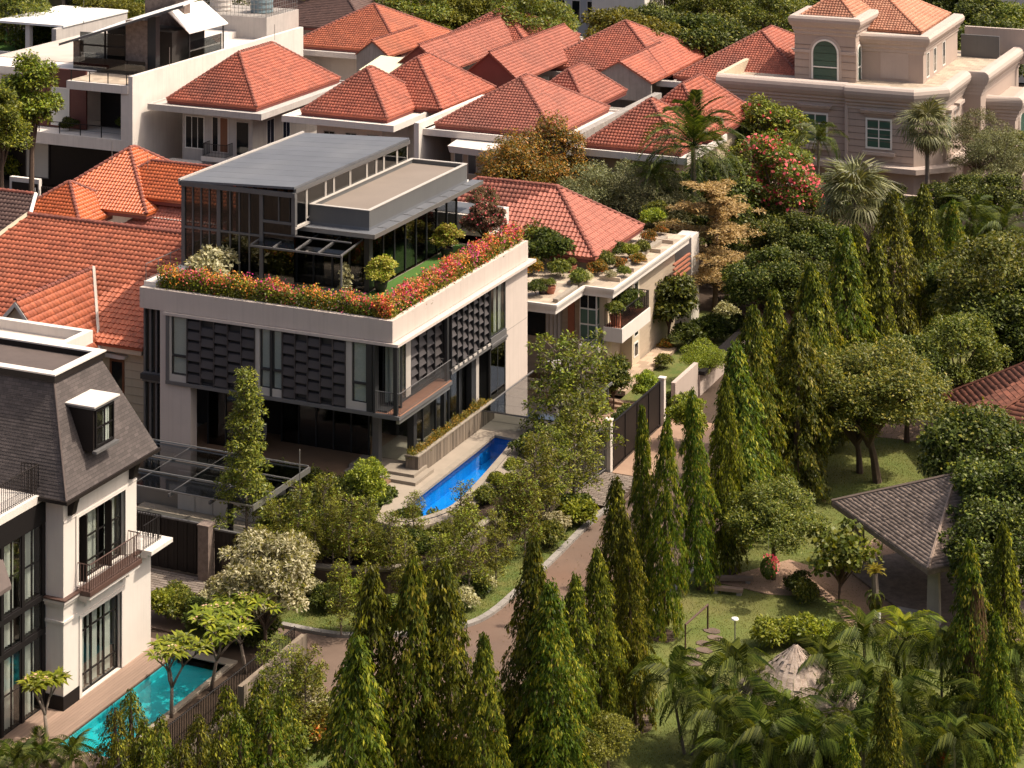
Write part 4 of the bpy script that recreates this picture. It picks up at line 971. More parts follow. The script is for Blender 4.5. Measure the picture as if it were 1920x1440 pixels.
# mansard
ex, ey0, ey1 = XR + .48, -21.85, -15.5; tx, ty0, ty1 = -4.68, -20.35, -17.2; ze, zt_ = 8.72, 12.75
rf = part('mansard_roof', MB().hull([(-16, ey0 + .03, ze), (ex - .03, ey0 + .03, ze), (ex - .03, ey1, ze), (-16, ey1, ze)], [(-16, ty0 + .03, zt_), (tx - .03, ty0 + .03, zt_), (tx - .03, ty1, zt_), (-16, ty1, zt_)]), 'mansard', H2)
nr = 34
for (nm, c0, c1, d0, d1) in (('mansard_front', Vector((-16, ey0, ze)), Vector((ex, ey0, ze)), Vector((-16, ty0, zt_)), Vector((tx, ty0, zt_))), ('mansard_side', Vector((ex, ey0, ze)), Vector((ex, ey1, ze)), Vector((tx, ty0, zt_)), Vector((tx, ty1, zt_)))):
    m = MB(); nn = (c1 - c0).cross(d0 - c0).normalized() * .012      # courses of slate, each lapping the one below
    for k in range(nr):
        a, b, c, d = c0.lerp(d0, k / nr), c1.lerp(d1, k / nr), c1.lerp(d1, (k + 1) / nr), c0.lerp(d0, (k + 1) / nr)
        m.quad(a + nn, b + nn, c, d); m.quad(a, b, b + nn, a + nn)
    part('slate_courses', m, nm, rf, kind='stuff')
part('hip_flashing', MB().tube([(ex + .01, ey0 - .01, ze), (tx + .02, ty0 - .02, zt_)], .045, 6), 'mansard', rf)
part('eaves_gutter', MB().box(-16, ey0 - .1, ze - .14, ex + .1, ey0 + .2, ze).box(ex - .2, ey0 + .2, ze - .14, ex + .1, ey1 + .08, ze), 'black_brown', H2)
m = MB(); ring(m, -16, tx + .14, ty0 - .14, ty1 + .14, .34, 12.72, 12.98); part('roof_kerb', m, 'black_brown', H2)
m = MB(); ring(m, -16, tx + .18, ty0 - .18, ty1 + .18, .4, 12.98, 13.04); part('parapet_cap', m, 'white_paint', H2)
part('flat_roof', MB().box(-16, ty0 + .1, 12.5, tx - .1, ty1 - .1, 12.62), 'roof_cement', H2)
part('roof_recess', ring(MB(), -16, -6.6, ty1 + .22, ty1 + 2.2, .3, 12.5, 13.03), 'white_paint', H2); part('roof_recess_floor', MB().box(-15.7, ty1 + .2, 12.4, -6.9, ty1 + 1.9, 12.6), 'roof_cement', H2)
for y in (-21.1, -16.9): part('bracket', MB().hull([(XR, y, 8.55), (XR + .4, y, 8.55), (XR + .28, y, 8.2), (XR + .2, y, 7.85), (XR, y, 7.8)], [(XR, y + .3, 8.55), (XR + .4, y + .3, 8.55), (XR + .28, y + .3, 8.2), (XR + .2, y + .3, 7.85), (XR, y + .3, 7.8)]), 'black_brown', H2)
# dormer
d = part('dormer', MB().hull([(-3.05, -20.0, 10.0), (-3.05, -18.55, 10.0), (-3.9, -18.55, 10.0), (-3.9, -20.0, 10.0)], [(-3.05, -20.0, 11.7), (-3.05, -18.55, 11.7), (-4.6, -18.55, 11.7), (-4.6, -20.0, 11.7)]), 'black_brown', rf)
part('dormer_cap', MB().box(-4.75, -20.1, 11.7, -2.92, -18.45, 11.8), 'grey_metal', rf); part('dormer_roof', MB().box(-4.7, -20.15, 11.8, -2.88, -18.4, 11.86), 'white_paint', rf)
window(rf, 'R', -3.03, -19.9, -18.65, 10.15, 11.62, 2, 2, 'black_paint', 'clear_glass', .07, .07, .05, .03, name='dormer_window')
part('curtain', folds('R', -3.045, -19.35, -18.95, 10.2, 11.6, .08, .008), 'curtain', rf)
part('dormer_sill', MB().box(-3.05, -20.05, 9.95, -2.85, -18.5, 10.06), 'grey_metal', rf)
# black glazed wing towards the viewer
gx = -4.4
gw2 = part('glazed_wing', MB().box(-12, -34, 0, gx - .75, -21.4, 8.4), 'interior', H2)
yy = [-21.5 - 1.28 * k for k in range(8)]
for (z0, z1) in ((.25, 3.2), (3.42, 4.55), (4.75, 7.55)):
    for k in range(len(yy) - 1):
        window(gw2, 'R', gx, yy[k + 1] + .09, yy[k] - .09, z0, z1, 2, 2 if z1 - z0 > 2 else 1, 'black_paint', 'clear_glass', .06, .05, .03, .06, name='french_window', curtain=[(yy[k + 1] + .2, yy[k] - .2)])
m = MB()
for y in yy: m.box(gx - .5, y - .09, 0, gx + .08, y + .09, 7.7)
for (z0, z1) in ((0, .25), (3.2, 3.42), (4.55, 4.75), (7.55, 8.45)): m.box(gx - .5, -32, z0, gx + .1, -21.4, z1)
part('black_frame', m, 'black_paint', gw2)
part('terrace', MB().box(-14, -34, 8.45, gx + .12, -21.6, 8.75), 'white_paint', H2)
railing(H2, [(gx, -33, 8.8), (gx, -21.75, 8.8), (gx - .7, -21.9, 8.8)], 1.12, .12, 'black_brown', .012, .026)
part('low_roof', MB().hull([(gx, -30, 7.0), (gx + .9, -30, 6.3), (gx + .9, -24.6, 6.3), (gx, -24.0, 7.0)], [(gx, -30, 7.15), (gx + .9, -30, 6.45), (gx + .9, -24.6, 6.45), (gx, -24.0, 7.15)]), 'mansard', H2)
# wooden deck, turquoise pool, fence
dk = struct('pool_deck', MB().box(-6, -34, -.1, -2.15, -14.5, .22), 'soil')
for k in range(15):
    x = -4.4 + k * .148; part('deck_board', MB().box(x, -33, .22, x + .138, -14.6, .27), 'deck_wood', dk)
p2 = thing('turquoise_pool', 'turquoise swimming pool with frangipani trees beside the white villa', 'pool', (-1, -19, -1))
part('basin', MB().quad((-2.1, -23.6, -.12), (.25, -23.6, -.12), (.25, -15.4, -.12), (-2.1, -15.4, -.12)).quad((-2.1, -23.6, -.12), (-2.1, -15.4, -.12), (-2.1, -15.4, .22), (-2.1, -23.6, .22)).quad((-2.1, -15.4, -.12), (.25, -15.4, -.12), (.25, -15.4, .22), (-2.1, -15.4, .22)).quad((.25, -15.4, -.12), (.25, -23.6, -.12), (.25, -23.6, .22), (.25, -15.4, .22)), 'pool_teal', p2)
part('water', MB().quad((-2.1, -23.6, .16), (.25, -23.6, .16), (.25, -15.4, .16), (-2.1, -15.4, .16)), 'teal_water', p2)
part('coping', MB().box(-2.15, -15.4, -.1, .5, -14.9, .26).box(.25, -23.6, -.1, .5, -15.4, .26), 'coping', p2)
struct('pool_deck_end', MB().box(-2.15, -34, -.1, 2.3, -23.6, .24), 'deck_wood')
sheet('garden_bed', [(.5, -30), (2.6, -30), (2.6, -13.2), (-2.1, -13.2), (-2.1, -14.9), (.5, -14.9)], .16, 'soil', .5)
sheet('planted_verge', [(2.75, -30), (7.6, -30), (7.6, -20), (7.3, -18.2), (5.3, -16.4), (4.0, -14.4), (2.75, -13.2)], .0, 'verge', .2)
bar_fence('pool_fence', 'slim dark picket fence between the turquoise pool and the roadside shrubs', [(2.35, -27.0), (2.6, -13.9)], .1, 1.55, .115, 'black_paint', .014)
solid('fence_base', MB().box(2.5, -27, -.1, 2.74, -13.8, .35), 'board_concrete', 'low concrete base under the dark picket fence', 'wall')
m = MB().box(2.75, -18.6, -.1, 3.0, -13.6, 1.25)
gwl = thing('plank_wall', 'weathered grey-brown plank garden wall among roadside shrubs, bottom left', 'wall', (3, -16, 0)); part('wall_core', m, 'board_concrete', gwl)
boards_along(gwl, [(3.02, -18.6), (3.02, -13.6)], lambda p: 1.3, out=.03, z0=-.05)
# ------------------------------------------------------------ tiled houses
def gutter_house(name, label, x0, x1, y0, y1, ze, zr, mt, wallm='house_white', slab='white_paint', seed=1, singles=0, wx=(.9, .9), gut=1.0, grp=None, front=True, fascia='gable_red'):
    """plastered two-storey block, flat concrete gutter slab, hip roof"""
    h = thing(name, label, 'house', ((x0 + x1) / 2, (y0 + y1) / 2, 0), grp)
    part('wall', MB().box(x0 + wx[0], y0 + wx[0], 0, x1 - wx[1], y1 - .5, ze - .5), wallm, h)
    m = MB(); m.box(x0 - gut, y0 - gut, ze - .62, x1 + gut, y1 + .4, ze - .36); ring(m, x0 - gut - .08, x1 + gut + .08, y0 - gut - .08, y1 + .48, .18, ze - .7, ze - .22)
    part('gutter_slab', m, slab, h)
    hip_roof(h, x0, x1, y0, y1, ze, zr, mt, singles, seed, fascia=fascia)
    return h
def gable_wing(parent, xc, hw, y0, y1, ze, zr, mt, gm, seed):
    """roofed wing with a triangular gable to the front"""
    L = [(xc - hw, y1, ze), (xc - hw, y0, ze), (xc, y0, zr), (xc, y1, zr)]; R = [(xc + hw, y0, ze), (xc + hw, y1, ze), (xc, y1, zr), (xc, y0, zr)]
    rf = deck(parent, [L, R], mt, 'wing_roof'); tiles(rf, R, mt, seed=seed)
    ridge(rf, (xc, y0, zr + .04), (xc, y1, zr + .04), mt)
    part('gable', MB().hull([(xc - hw + .1, y0 + .15, ze - 1.6), (xc + hw - .1, y0 + .15, ze - 1.6), (xc + hw - .1, y0 + .15, ze), (xc, y0 + .15, zr - .1), (xc - hw + .1, y0 + .15, ze)], [(xc - hw + .1, y0 + .4, ze - 1.6), (xc + hw - .1, y0 + .4, ze - 1.6), (xc + hw - .1, y0 + .4, ze), (xc, y0 + .4, zr - .1), (xc - hw + .1, y0 + .4, ze)]), gm, parent)
# front row
hA = gutter_house('tiled_house', 'grey house with long red hip roof, balcony door and grey gutter slab, upper left', -46.55, -38.3, 51.45, 65.0, 8, 11.35, 'tile_red', 'grey_plaster', 'grey_plaster', 31, grp='red roofed houses in the front row')
w = window(hA, 'F', 52.35, -45.4, -43.6, 4.1, 6.7, 3, 1, 'white_frame', 'dark_pane', .08, .05); window(hA, 'F', 52.35, -39.9 - .8, -39.3 - .2, 3.9, 6.6, 1, 1, 'light_frame', 'dark_pane', .06)
window(hA, 'F', 52.35, -42.9, -42.3, 4.0, 6.8, 1, 1, 'house_white', 'dark_pane', .06); window(hA, 'F', 52.35, -42.2, -41.4, 4.0, 6.8, 1, 1, 'house_white', 'door_wood', .06, name='door')
b = part('balcony', MB().box(-43.2, 51.2, 3.5, -40.9, 52.4, 3.85), 'white_paint', hA); railing(b, [(-43.1, 52.3, 3.85), (-43.1, 51.3, 3.85), (-41, 51.3, 3.85), (-41, 52.3, 3.85)], 1.0, .13, 'black_brown', .012, .025)
part('porch_roof', MB().box(-46.5, 49.5, 2.6, -37, 52.2, 2.8), 'roof_metal', hA)
for (ix, iy, w1, d1) in ((345, 302, 3.0, 1.1), (372, 318, 2.4, 2.6)):
    c = at(ix, iy, 3.4); part('porch_sheet', MB().box(c.x - w1 / 2, c.y - d1 / 2, 3.34, c.x + w1 / 2, c.y + d1 / 2, 3.42), 'white_paint', hA)
for (y, a) in ((54.5, 1.2), (57, 1.2)): window(hA, 'R', -39.2, y, y + a, 4.4, 6.4, 2, 1, 'white_frame', 'blue_pane', .07)
hB = gutter_house('tiled_house', 'white house with red hip roof and second hip behind, between grey and peach houses', -34.5, -27.0, 51.7, 60.0, 8, 10.95, 'tile_red', 'house_white', 'white_paint', 33, grp='red roofed houses in the front row')
for k in range(3): window(hB, 'F', 52.6, -33 + k * 1.9, -32 + k * 1.9, 4.6, 6.5, 2, 1, 'light_frame', 'dark_pane', .06)
hip_roof(hB, -32.9, -24.7, 56.3, 66.5, 8.02, 11.15, 'tile_red', 0, 35)
part('wing_wall', MB().box(-32, 57, 0, -25.4, 66, 7.6), 'house_white', hB)
part('light_roof', MB().hull([(-37.6, 67, 8.4), (-34.6, 66, 8.3), (-34.6, 70.5, 9.0), (-37.6, 71, 9.0)], [(-37.6, 67, 8.46), (-34.6, 66, 8.36), (-34.6, 70.5, 9.06), (-37.6, 71, 9.06)]), 'polycarb', hB)
hC = gutter_house('tiled_house', 'peach house with square red hip roof behind the dark rooftop pavilion', -22.9, -13.2, 51.45, 62.6, 8, 11.0, 'tile_rose', 'peach_wall', 'white_paint', 37, grp='red roofed houses in the front row', gut=.7)
hip_roof(hC, -20.0, -14.4, 61.0, 69.5, 8.02, 10.5, 'tile_rose', 0, 39)
part('canopy', MB().hull([(-20.6, 49.2, 6.55), (-15.6, 49.0, 6.45), (-15.2, 51.4, 6.9), (-20.6, 51.4, 6.9)], [(-20.7, 49.1, 7.05), (-15.5, 48.9, 6.95), (-15.1, 51.4, 7.3), (-20.7, 51.4, 7.3)]), 'white_paint', hC)
for x in (-21.7, -20.6): window(hC, 'F', 52.35, x, x + .75, 4.3, 6.9, 1, 1, 'house_white', 'blue_pane', .06, name='shutter_window')
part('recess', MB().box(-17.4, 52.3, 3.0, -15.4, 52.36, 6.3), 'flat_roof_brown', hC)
part('party_wall', MB().box(-23.9, 50.0, 0, -23.5, 62, 8.3), 'house_white', hC)
hD = gutter_house('tiled_house', 'low house with bright red hip roof half hidden behind the tall palm', -10.4, -3.0, 50.2, 58, 7.9, 10.7, 'tile_red', 'peach_wall', 'white_paint', 41, grp='red roofed houses in the front row', gut=.6)
hip_roof(hD, -9.2, -2.4, 55.0, 66, 7.92, 11.1, 'tile_red', 0, 43)
part('wing_wall', MB().box(-8.5, 55.5, 0, -3, 65.5, 7.6), 'peach_wall', hD)
part('party_wall', MB().box(-12.2, 49.8, 0, -11.6, 70, 8.0), 'raw_cement', hD)
part('dirty_gutter', MB().box(-13.0, 52, 7.2, -11.7, 66, 7.5), 'raw_cement', hD)
# back row
hE = gutter_house('tiled_house', 'house under a tall red pyramid roof, left of the back row', -51.0, -39.4, 78.4, 90, 8, 11.25, 'tile_orange', 'house_white', 'white_paint', 45, grp='red roofed houses in the back row')
gable_wing(hE, -40.6, 1.7, 75.0, 84, 8.2, 9.5, 'tile_orange', 'raw_cement', 46)
hF = gutter_house('tiled_house', 'house under a red pyramid roof with two dark red gables, middle of the back row', -39.0, -28.4, 82.6, 94, 8, 11.1, 'tile_red', 'house_white', 'white_paint', 47, grp='red roofed houses in the back row')
gable_wing(hF, -33.1, 2.6, 69.2, 86, 8.4, 10.5, 'tile_rose', 'gable_red', 48); gable_wing(hF, -25.9, 2.7, 67.8, 84, 8.4, 10.6, 'tile_rose', 'gable_red', 49)
part('terrace_roof', MB().box(-30.6, 62, 5.8, -23.5, 69.3, 6.1), 'flat_roof_brown', hF); part('pipe', MB().tube([(-30, 66, 6.8), (-24, 66.2, 6.9)], .05).tube([(-29, 68, 7.2), (-25, 68, 7.3)], .05), 'raw_cement', hF)
hG = gutter_house('tiled_house', 'house under wide red pyramid roof with raw cement gable, right of back row', -25.9, -13.9, 77.5, 89.6, 8, 11.35, 'tile_red', 'raw_cement', 'raw_cement', 51, grp='red roofed houses in the back row')
gable_wing(hG, -16.7, 2.9, 73.6, 84, 8.0, 9.6, 'tile_red', 'raw_cement', 52)
hH = gutter_house('tiled_house', 'red roofed house half hidden behind the beige mansion', -13.2, -1.4, 77.2, 92, 8, 11.3, 'tile_red', 'raw_cement', 'white_paint', 53, grp='red roofed houses in the back row')
solid('alley_roof', MB().box(-23.4, 62.7, 5.6, -13.8, 73, 5.9), 'raw_cement', 'weathered flat cement roof in the alley between red roofed houses', 'roof')
# brown roofed house behind and grey block with water tanks
hh = thing('brown_roof_house', 'house with plain brown hip roof behind the grey tank block', 'house', (-53, 92, 0))
part('wall', MB().box(-60, 86, 0, -47, 100, 8.2), 'house_white', hh); hip_roof(hh, -62, -46, 84.5, 101, 8.6, 12.2, 'tile_brown', 0, 55, kind='flat')
tb = thing('tank_block', 'plain grey plastered roof block with fenced water tanks, top left', 'building', (-55, 77, 0))
part('wall', MB().box(-60, 74.7, 0, -51.15, 80.5, 10.9), 'grey_plaster', tb); part('roof_floor', MB().box(-59.8, 74.9, 10.9, -51.3, 80.3, 10.93), 'raw_cement', tb)
m = MB()
for k in range(22):
    x = -59.9 + k * .41; m.box(x, 74.75, 10.9, x + .03, 74.78, 12.9)
for k in range(14): m.box(-51.22, 74.8 + k * .42, 10.9, -51.19, 74.83 + k * .42, 12.9)
for z in (11.2, 11.6, 12.0, 12.4, 12.88): m.box(-59.9, 74.75, z, -51.2, 74.78, z + .03); m.box(-51.22, 74.8, z, -51.19, 80.4, z + .03)
part('mesh_fence', m, 'steel', tb)
for (x, y, mt, lab) in ((-57.4, 77, 'tank', 'pale plastic water tank on the grey roof block'), (-53.2, 77.3, 'tank_blue', 'blue-grey water tank at the right end of the fenced roof')):
    solid('water_tank', MB().lathe((x, y, 10.93), [(1.0, 0), (1.05, .1), (1.0, .3), (1.05, .5), (1.0, .8), (1.05, 1.0), (1.0, 1.3), (1.05, 1.5), (.95, 1.7), (.3, 2.0), (.3, 2.1)], 20), mt, lab, 'water tank', smooth=False)
# ---- modern white house with mono-pitch roof
w_ = thing('white_modern_house', 'white modern house with glass roof room, sloping roof and dark red panel', 'house', (-54, 58, 0))
m = MB().box(-48.5, 49, 0, -48.1, 76, 10.1); m.box(-66, 49.0, 4.1, -48.5, 50.2, 5.0); m.box(-54.3, 48.9, 8.7, -48.5, 54.5, 9.35); m.box(-49.2, 49.02, 5.0, -48.5, 50, 8.7)
m.box(-66, 51.5, 8.9, -54.3, 75, 9.5); m.box(-66, 50.2, 4.3, -48.5, 55, 4.9)
part('wall', m, 'house_white', w_)
part('wall_body', MB().box(-66, 55, 0, -48.6, 75, 8.9), 'house_white', w_)
part('red_panel', MB().box(-60.5, 51.4, 4.95, -54.2, 51.6, 9.7), 'maroon_wall', w_)
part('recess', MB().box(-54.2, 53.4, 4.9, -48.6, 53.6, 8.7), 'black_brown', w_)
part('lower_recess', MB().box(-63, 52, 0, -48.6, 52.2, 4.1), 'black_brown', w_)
window(w_, 'F', 51.36, -57.6, -55.8, 5.1, 8.2, 1, 1, 'white_frame', 'blind', .08, name='tall_window'); window(w_, 'F', 53.3, -51.6, -49.4, 5.0, 8.6, 1, 1, 'white_frame', 'blind', .08, name='tall_window')
window(w_, 'F', 51.9, -60.5, -58.2, .5, 3.9, 1, 1, 'grey_metal', 'blind', .08, name='tall_window')
part('balcony_rail', MB().tube([(-58, 49.2, 5.9), (-49.2, 49.2, 5.9)], .03).tube([(-58, 49.2, 5.45), (-49.2, 49.2, 5.45)], .012), 'black_paint', w_)
m = MB()
for k in range(5): m.box(-57.2 + k * 2.0, 49.17, 5.0, -57.14 + k * 2.0, 49.23, 5.9)
part('rail_post', m, 'black_paint', w_)
part('terrace_floor', MB().box(-54.2, 49.2, 9.35, -48.55, 54.3, 9.38), 'terrace_tile', w_)
m = MB().tube([(-54.2, 49.1, 10.2), (-48.5, 49.1, 10.2)], .03)
for k in range(4): m.box(-54.0 + k * 1.75, 49.07, 9.3, -53.94 + k * 1.75, 49.13, 10.2)
part('terrace_rail', m, 'black_paint', w_)
yp = 53.8   # roof room
rr = part('roof_room', MB().box(-56.4, 57.5, 9.4, -50.0, 62.5, 12.2), 'interior', w_)
for bx_ in ((-57.1, yp - .1, 9.4, -56.5, yp + .5, 11.6), (-52.1, yp + .1, 9.4, -50.0, yp + .6, 13.6), (-51.6, yp + 6.5, 9.4, -50.6, yp + 7.4, 16.5), (-54.6, yp + 6.6, 11, -51.7, yp + 7.6, 16.8)): part('stone_pier', MB().box(*bx_), 'brown_stone', w_)
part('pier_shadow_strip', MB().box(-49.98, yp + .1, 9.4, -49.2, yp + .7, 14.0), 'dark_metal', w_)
gz = part('glass_wall', MB().box(-56.5, yp, 9.4, -52.1, yp + .03, 12.4), 'smoke_glass', w_)
m = MB().box(-56.5, yp - .05, 11.3, -52.1, yp + .08, 11.42); m.box(-54.1, yp - .05, 9.4, -53.95, yp + .08, 12.6); part('mullions', m, 'black_brown', gz)
part('glass_guard', MB().box(-56.6, yp - .8, 9.4, -49.6, yp - .77, 10.5), 'smoke_glass', w_)
hi = lambda x: 11.35 + (x + 57.8) * .325
m = MB().hull([(-57.8, yp - 1.0, hi(-57.8)), (-45.9, yp - 1.0, hi(-45.9)), (-47.6, yp + 5.5, hi(-47.6) + .5), (-55.8, yp + 5.5, hi(-55.8) + .5)], [(-57.8, yp - 1.0, hi(-57.8) + .12), (-45.9, yp - 1.0, hi(-45.9) + .12), (-47.6, yp + 5.5, hi(-47.6) + .62), (-55.8, yp + 5.5, hi(-55.8) + .62)])
part('sloping_roof', m, 'white_roof', w_)
part('roof_edge', MB().hull([(-57.85, yp - 1.06, hi(-57.8) - .06), (-45.85, yp - 1.06, hi(-45.9) - .06), (-45.85, yp - 1.0, hi(-45.9) - .06), (-57.85, yp - 1.0, hi(-57.8) - .06)], [(-57.85, yp - 1.06, hi(-57.8) + .14), (-45.85, yp - 1.06, hi(-45.9) + .14), (-45.85, yp - 1.0, hi(-45.9) + .14), (-57.85, yp - 1.0, hi(-57.8) + .14)]), 'grey_metal', w_)
m = MB().hull([(-51.5, 58.6, 13.9), (-48.9, 58.4, 12.0), (-49.1, 64.8, 11.9), (-51.5, 64.6, 13.7)], [(-51.5, 58.6, 14.0), (-48.9, 58.4, 12.1), (-49.1, 64.8, 12.0), (-51.5, 64.6, 13.8)]); part('side_roof', m, 'white_roof', w_)
part('post', MB().box(-49.3, 58.9, 9.4, -49.2, 59.0, 12.0).box(-49.3, 64.2, 9.4, -49.2, 64.3, 12.0), 'dark_metal', w_)
part('side_glass', MB().box(-49.4, 59.0, 9.4, -49.36, 64.2, 11.2), 'smoke_glass', w_)
part('roof_screed', MB().box(-66, 55, 9.5, -57.2, 75, 9.55), 'roof_cement', w_); part('roof_screed', MB().box(-50, 55, 9.4, -48.5, 75, 9.45), 'terrace_tile', w_)
# gate wall with house number
gt = thing('number_wall', 'white gate wall with a dark strip and small house number plate, left edge', 'wall', (-47, 30, 0))
pL, pR = at(20, 330, 3.0), at(73, 337, 3.0)
part('wall', MB().box(pL.x, pR.y, 0, pR.x, pR.y + .35, 3.0), 'house_white', gt)
part('strip', MB().box(pL.x + .25, pR.y - .04, 1.95, pR.x - .1, pR.y, 2.65), 'black_brown', gt)
plt = part('number_plate', MB().box(pR.x - .68, pR.y - .08, 2.02, pR.x - .25, pR.y - .04, 2.36), 'white_frame', gt)
def seg(mb, x, z, s_): mb.box(x, pR.y - .09, z, x + s_[0], pR.y - .08, z + s_[1])
m = MB(); px, pz = pR.x - .6, 2.08; seg(m, px, pz, (.035, .22)); seg(m, px + .12, pz + .18, (.12, .04)); seg(m, px + .2, pz + .1, (.04, .08)); seg(m, px + .12, pz + .09, (.12, .03)); seg(m, px + .12, pz + .03, (.04, .06)); seg(m, px + .12, pz, (.14, .035)); part('digits', m, 'black_brown', plt)
bg = thing('brown_picket_gate', 'dark brown picket gate right of the number wall', 'gate', (pR.x + 2, pR.y, 0))
for k in range(30): part('picket', MB().box(pR.x + .15 + k * .22, pR.y + .05, .1, pR.x + .29 + k * .22, pR.y + .11, 2.5), 'black_brown', bg)
part('rail', MB().box(pR.x + .1, pR.y + .12, 2.2, pR.x + 6.8, pR.y + .17, 2.35), 'black_brown', bg)
for (ix, iy, z0, z1, lb) in ((157, 40, 9.0, 11.0, 'thin aerial rod on the white flat canopy, top left'), (277, 318, 8.6, 9.6, 'thin aerial rod above the bright orange hip roof'), (210, 305, 9.2, 10.6, 'thin rod beside the apex of the bright orange roof'), (318, 128, 9.9, 11.6, 'thin rod on the long white party wall'), (515, 70, 11.2, 12.3, 'thin rod at the ridge end of the grey house')):
    p = at(ix, iy, z0); solid('aerial_rod', MB().tube([(p.x, p.y, z0 - .2), (p.x, p.y, z1)], .022, 5), 'steel', lb, 'rod')
# far left: white flat canopies and roof lawn
cw_ = thing('roof_garden_house', 'white house with flat white canopy over a rooftop lawn, top left corner', 'house', (-76, 78, 0))
part('wall', MB().box(-96, 73.2, 0, -72.6, 95, 5.6), 'house_white', cw_); part('roof_lawn', MB().box(-95, 73.6, 5.6, -73, 94, 5.72), 'turf', cw_)
part('parapet', ring(MB(), -96, -72.4, 73.0, 95, .4, 5.6, 6.2), 'house_white', cw_)
part('canopy', MB().box(-80.4, 73.4, 8.85, -72.4, 84, 9.05).box(-94, 83, 10.0, -80, 94, 10.2), 'white_roof', cw_); part('side_wall', MB().box(-73.0, 72.4, 5.6, -72.5, 84, 8.85), 'grey_plaster', cw_)
part('canopy_post', MB().box(-77, 73.7, 5.7, -76.5, 74.2, 8.85), 'house_white', cw_)
part('upper_room', MB().box(-94, 85, 5.7, -81, 93, 10), 'flat_roof_brown', cw_); part('low_wall', MB().box(-84, 81, 5.7, -75, 81.3, 7.0), 'house_white', cw_)
window(cw_, 'R', -80.9, 85.5, 89, 7, 9.6, 2, 1, 'black_brown', 'dark_pane', .1)
pp = at(84, 72, 6.2); m = MB().box(pp.x - .3, pp.y - .3, 6.1, pp.x + .3, pp.y + .3, 6.18).box(pp.x - .3, pp.y + .22, 6.18, pp.x + .3, pp.y + .3, 6.7)
for (a, b_) in ((-.28, -.28), (.22, -.28), (-.28, .22), (.22, .22)): m.box(pp.x + a, pp.y + b_, 5.72, pp.x + a + .06, pp.y + b_ + .06, 6.1)
solid('red_chair', m, 'red_plastic', 'small red plastic chair on the rooftop lawn', 'chair')
sw = thing('street_wall_house', 'pale house edge behind the tall leafy tree at the left border', 'house', (-64, 44, 0)); part('wall', MB().box(-76, 44, 0, -62.2, 50, 8.3), 'house_white', sw); part('parapet', ring(MB(), -76, -62, 43.8, 50, .3, 8.3, 8.7), 'white_paint', sw)
window(sw, 'F', 43.97, -64.6, -63.2, 4.5, 7.5, 1, 2, 'white_frame', 'dark_pane', .08)
# ---- near left tiled houses
L1 = thing('gable_house', 'cream house with broad orange tiled gable roof beside the modern house', 'house', (-20, 5, 0))
ze, zr, y0, y1 = 6.5, 10.35, 1.2, 8.9
Fp = [(-31, y0, ze), (-15.0, y0, ze), (-15.0, y1, zr), (-27.9, y1, zr)]; rf = deck(L1, [Fp, [(-15.0, 16.5, ze), (-31, 16.5, ze), (-27.9, y1, zr), (-15.0, y1, zr)]], 'tile_orange')
tiles(rf, Fp, 'tile_orange', .285, .36, 'wave', 300, seed=61)
ridge(rf, (-27.9, y1, zr + .05), (-15, y1, zr + .05), 'tile_orange', .16)
part('verge_cap', MB().tube([(-27.95, y1, zr + .05), (-31.05, y0, ze + .05)], .14, 6), 'cream_wall', L1)
part('wall', MB().box(-30, y0 + .6, 0, -15.05, 16, ze - .35), 'cream_wall', L1); part('eaves_board', MB().box(-31, y0 + .05, ze - .35, -15.1, y0 + .65, ze - .12), 'cream_wall', L1)
m = MB()
for k in range(8): m.box(-21, y0 + .57, 2.6 + k * .42, -15.1, y0 + .6, 2.62 + k * .42)
part('wall_groove', m, 'travertine', L1)
window(L1, 'F', y0 + .58, -17.4, -16.5, 3.3, 5.6, 1, 1, 'door_wood', 'dark_pane', .12, name='window')
part('window_hood', MB().hull([(-19.2, y0 + .3, 5.5), (-17.9, y0 + .3, 5.75), (-16.6, y0 + .3, 5.7), (-16.3, y0 + .3, 5.75), (-16.3, y0 + .3, 5.9), (-17.6, y0 + .3, 5.95), (-18.6, y0 + .3, 6.1), (-19.2, y0 + .3, 5.9)], [(-19.2, y0 + .6, 5.5), (-17.9, y0 + .6, 5.75), (-16.6, y0 + .6, 5.7), (-16.3, y0 + .6, 5.75), (-16.3, y0 + .6, 5.9), (-17.6, y0 + .6, 5.95), (-18.6, y0 + .6, 6.1), (-19.2, y0 + .6, 5.9)]), 'white_paint', L1)
m = MB()
for k in range(10): m.box(-19.0 + k * .13, y0 + .45, 4.2, -18.97 + k * .13, y0 + .5, 5.5)
part('window_grille', m, 'grey_metal', L1)
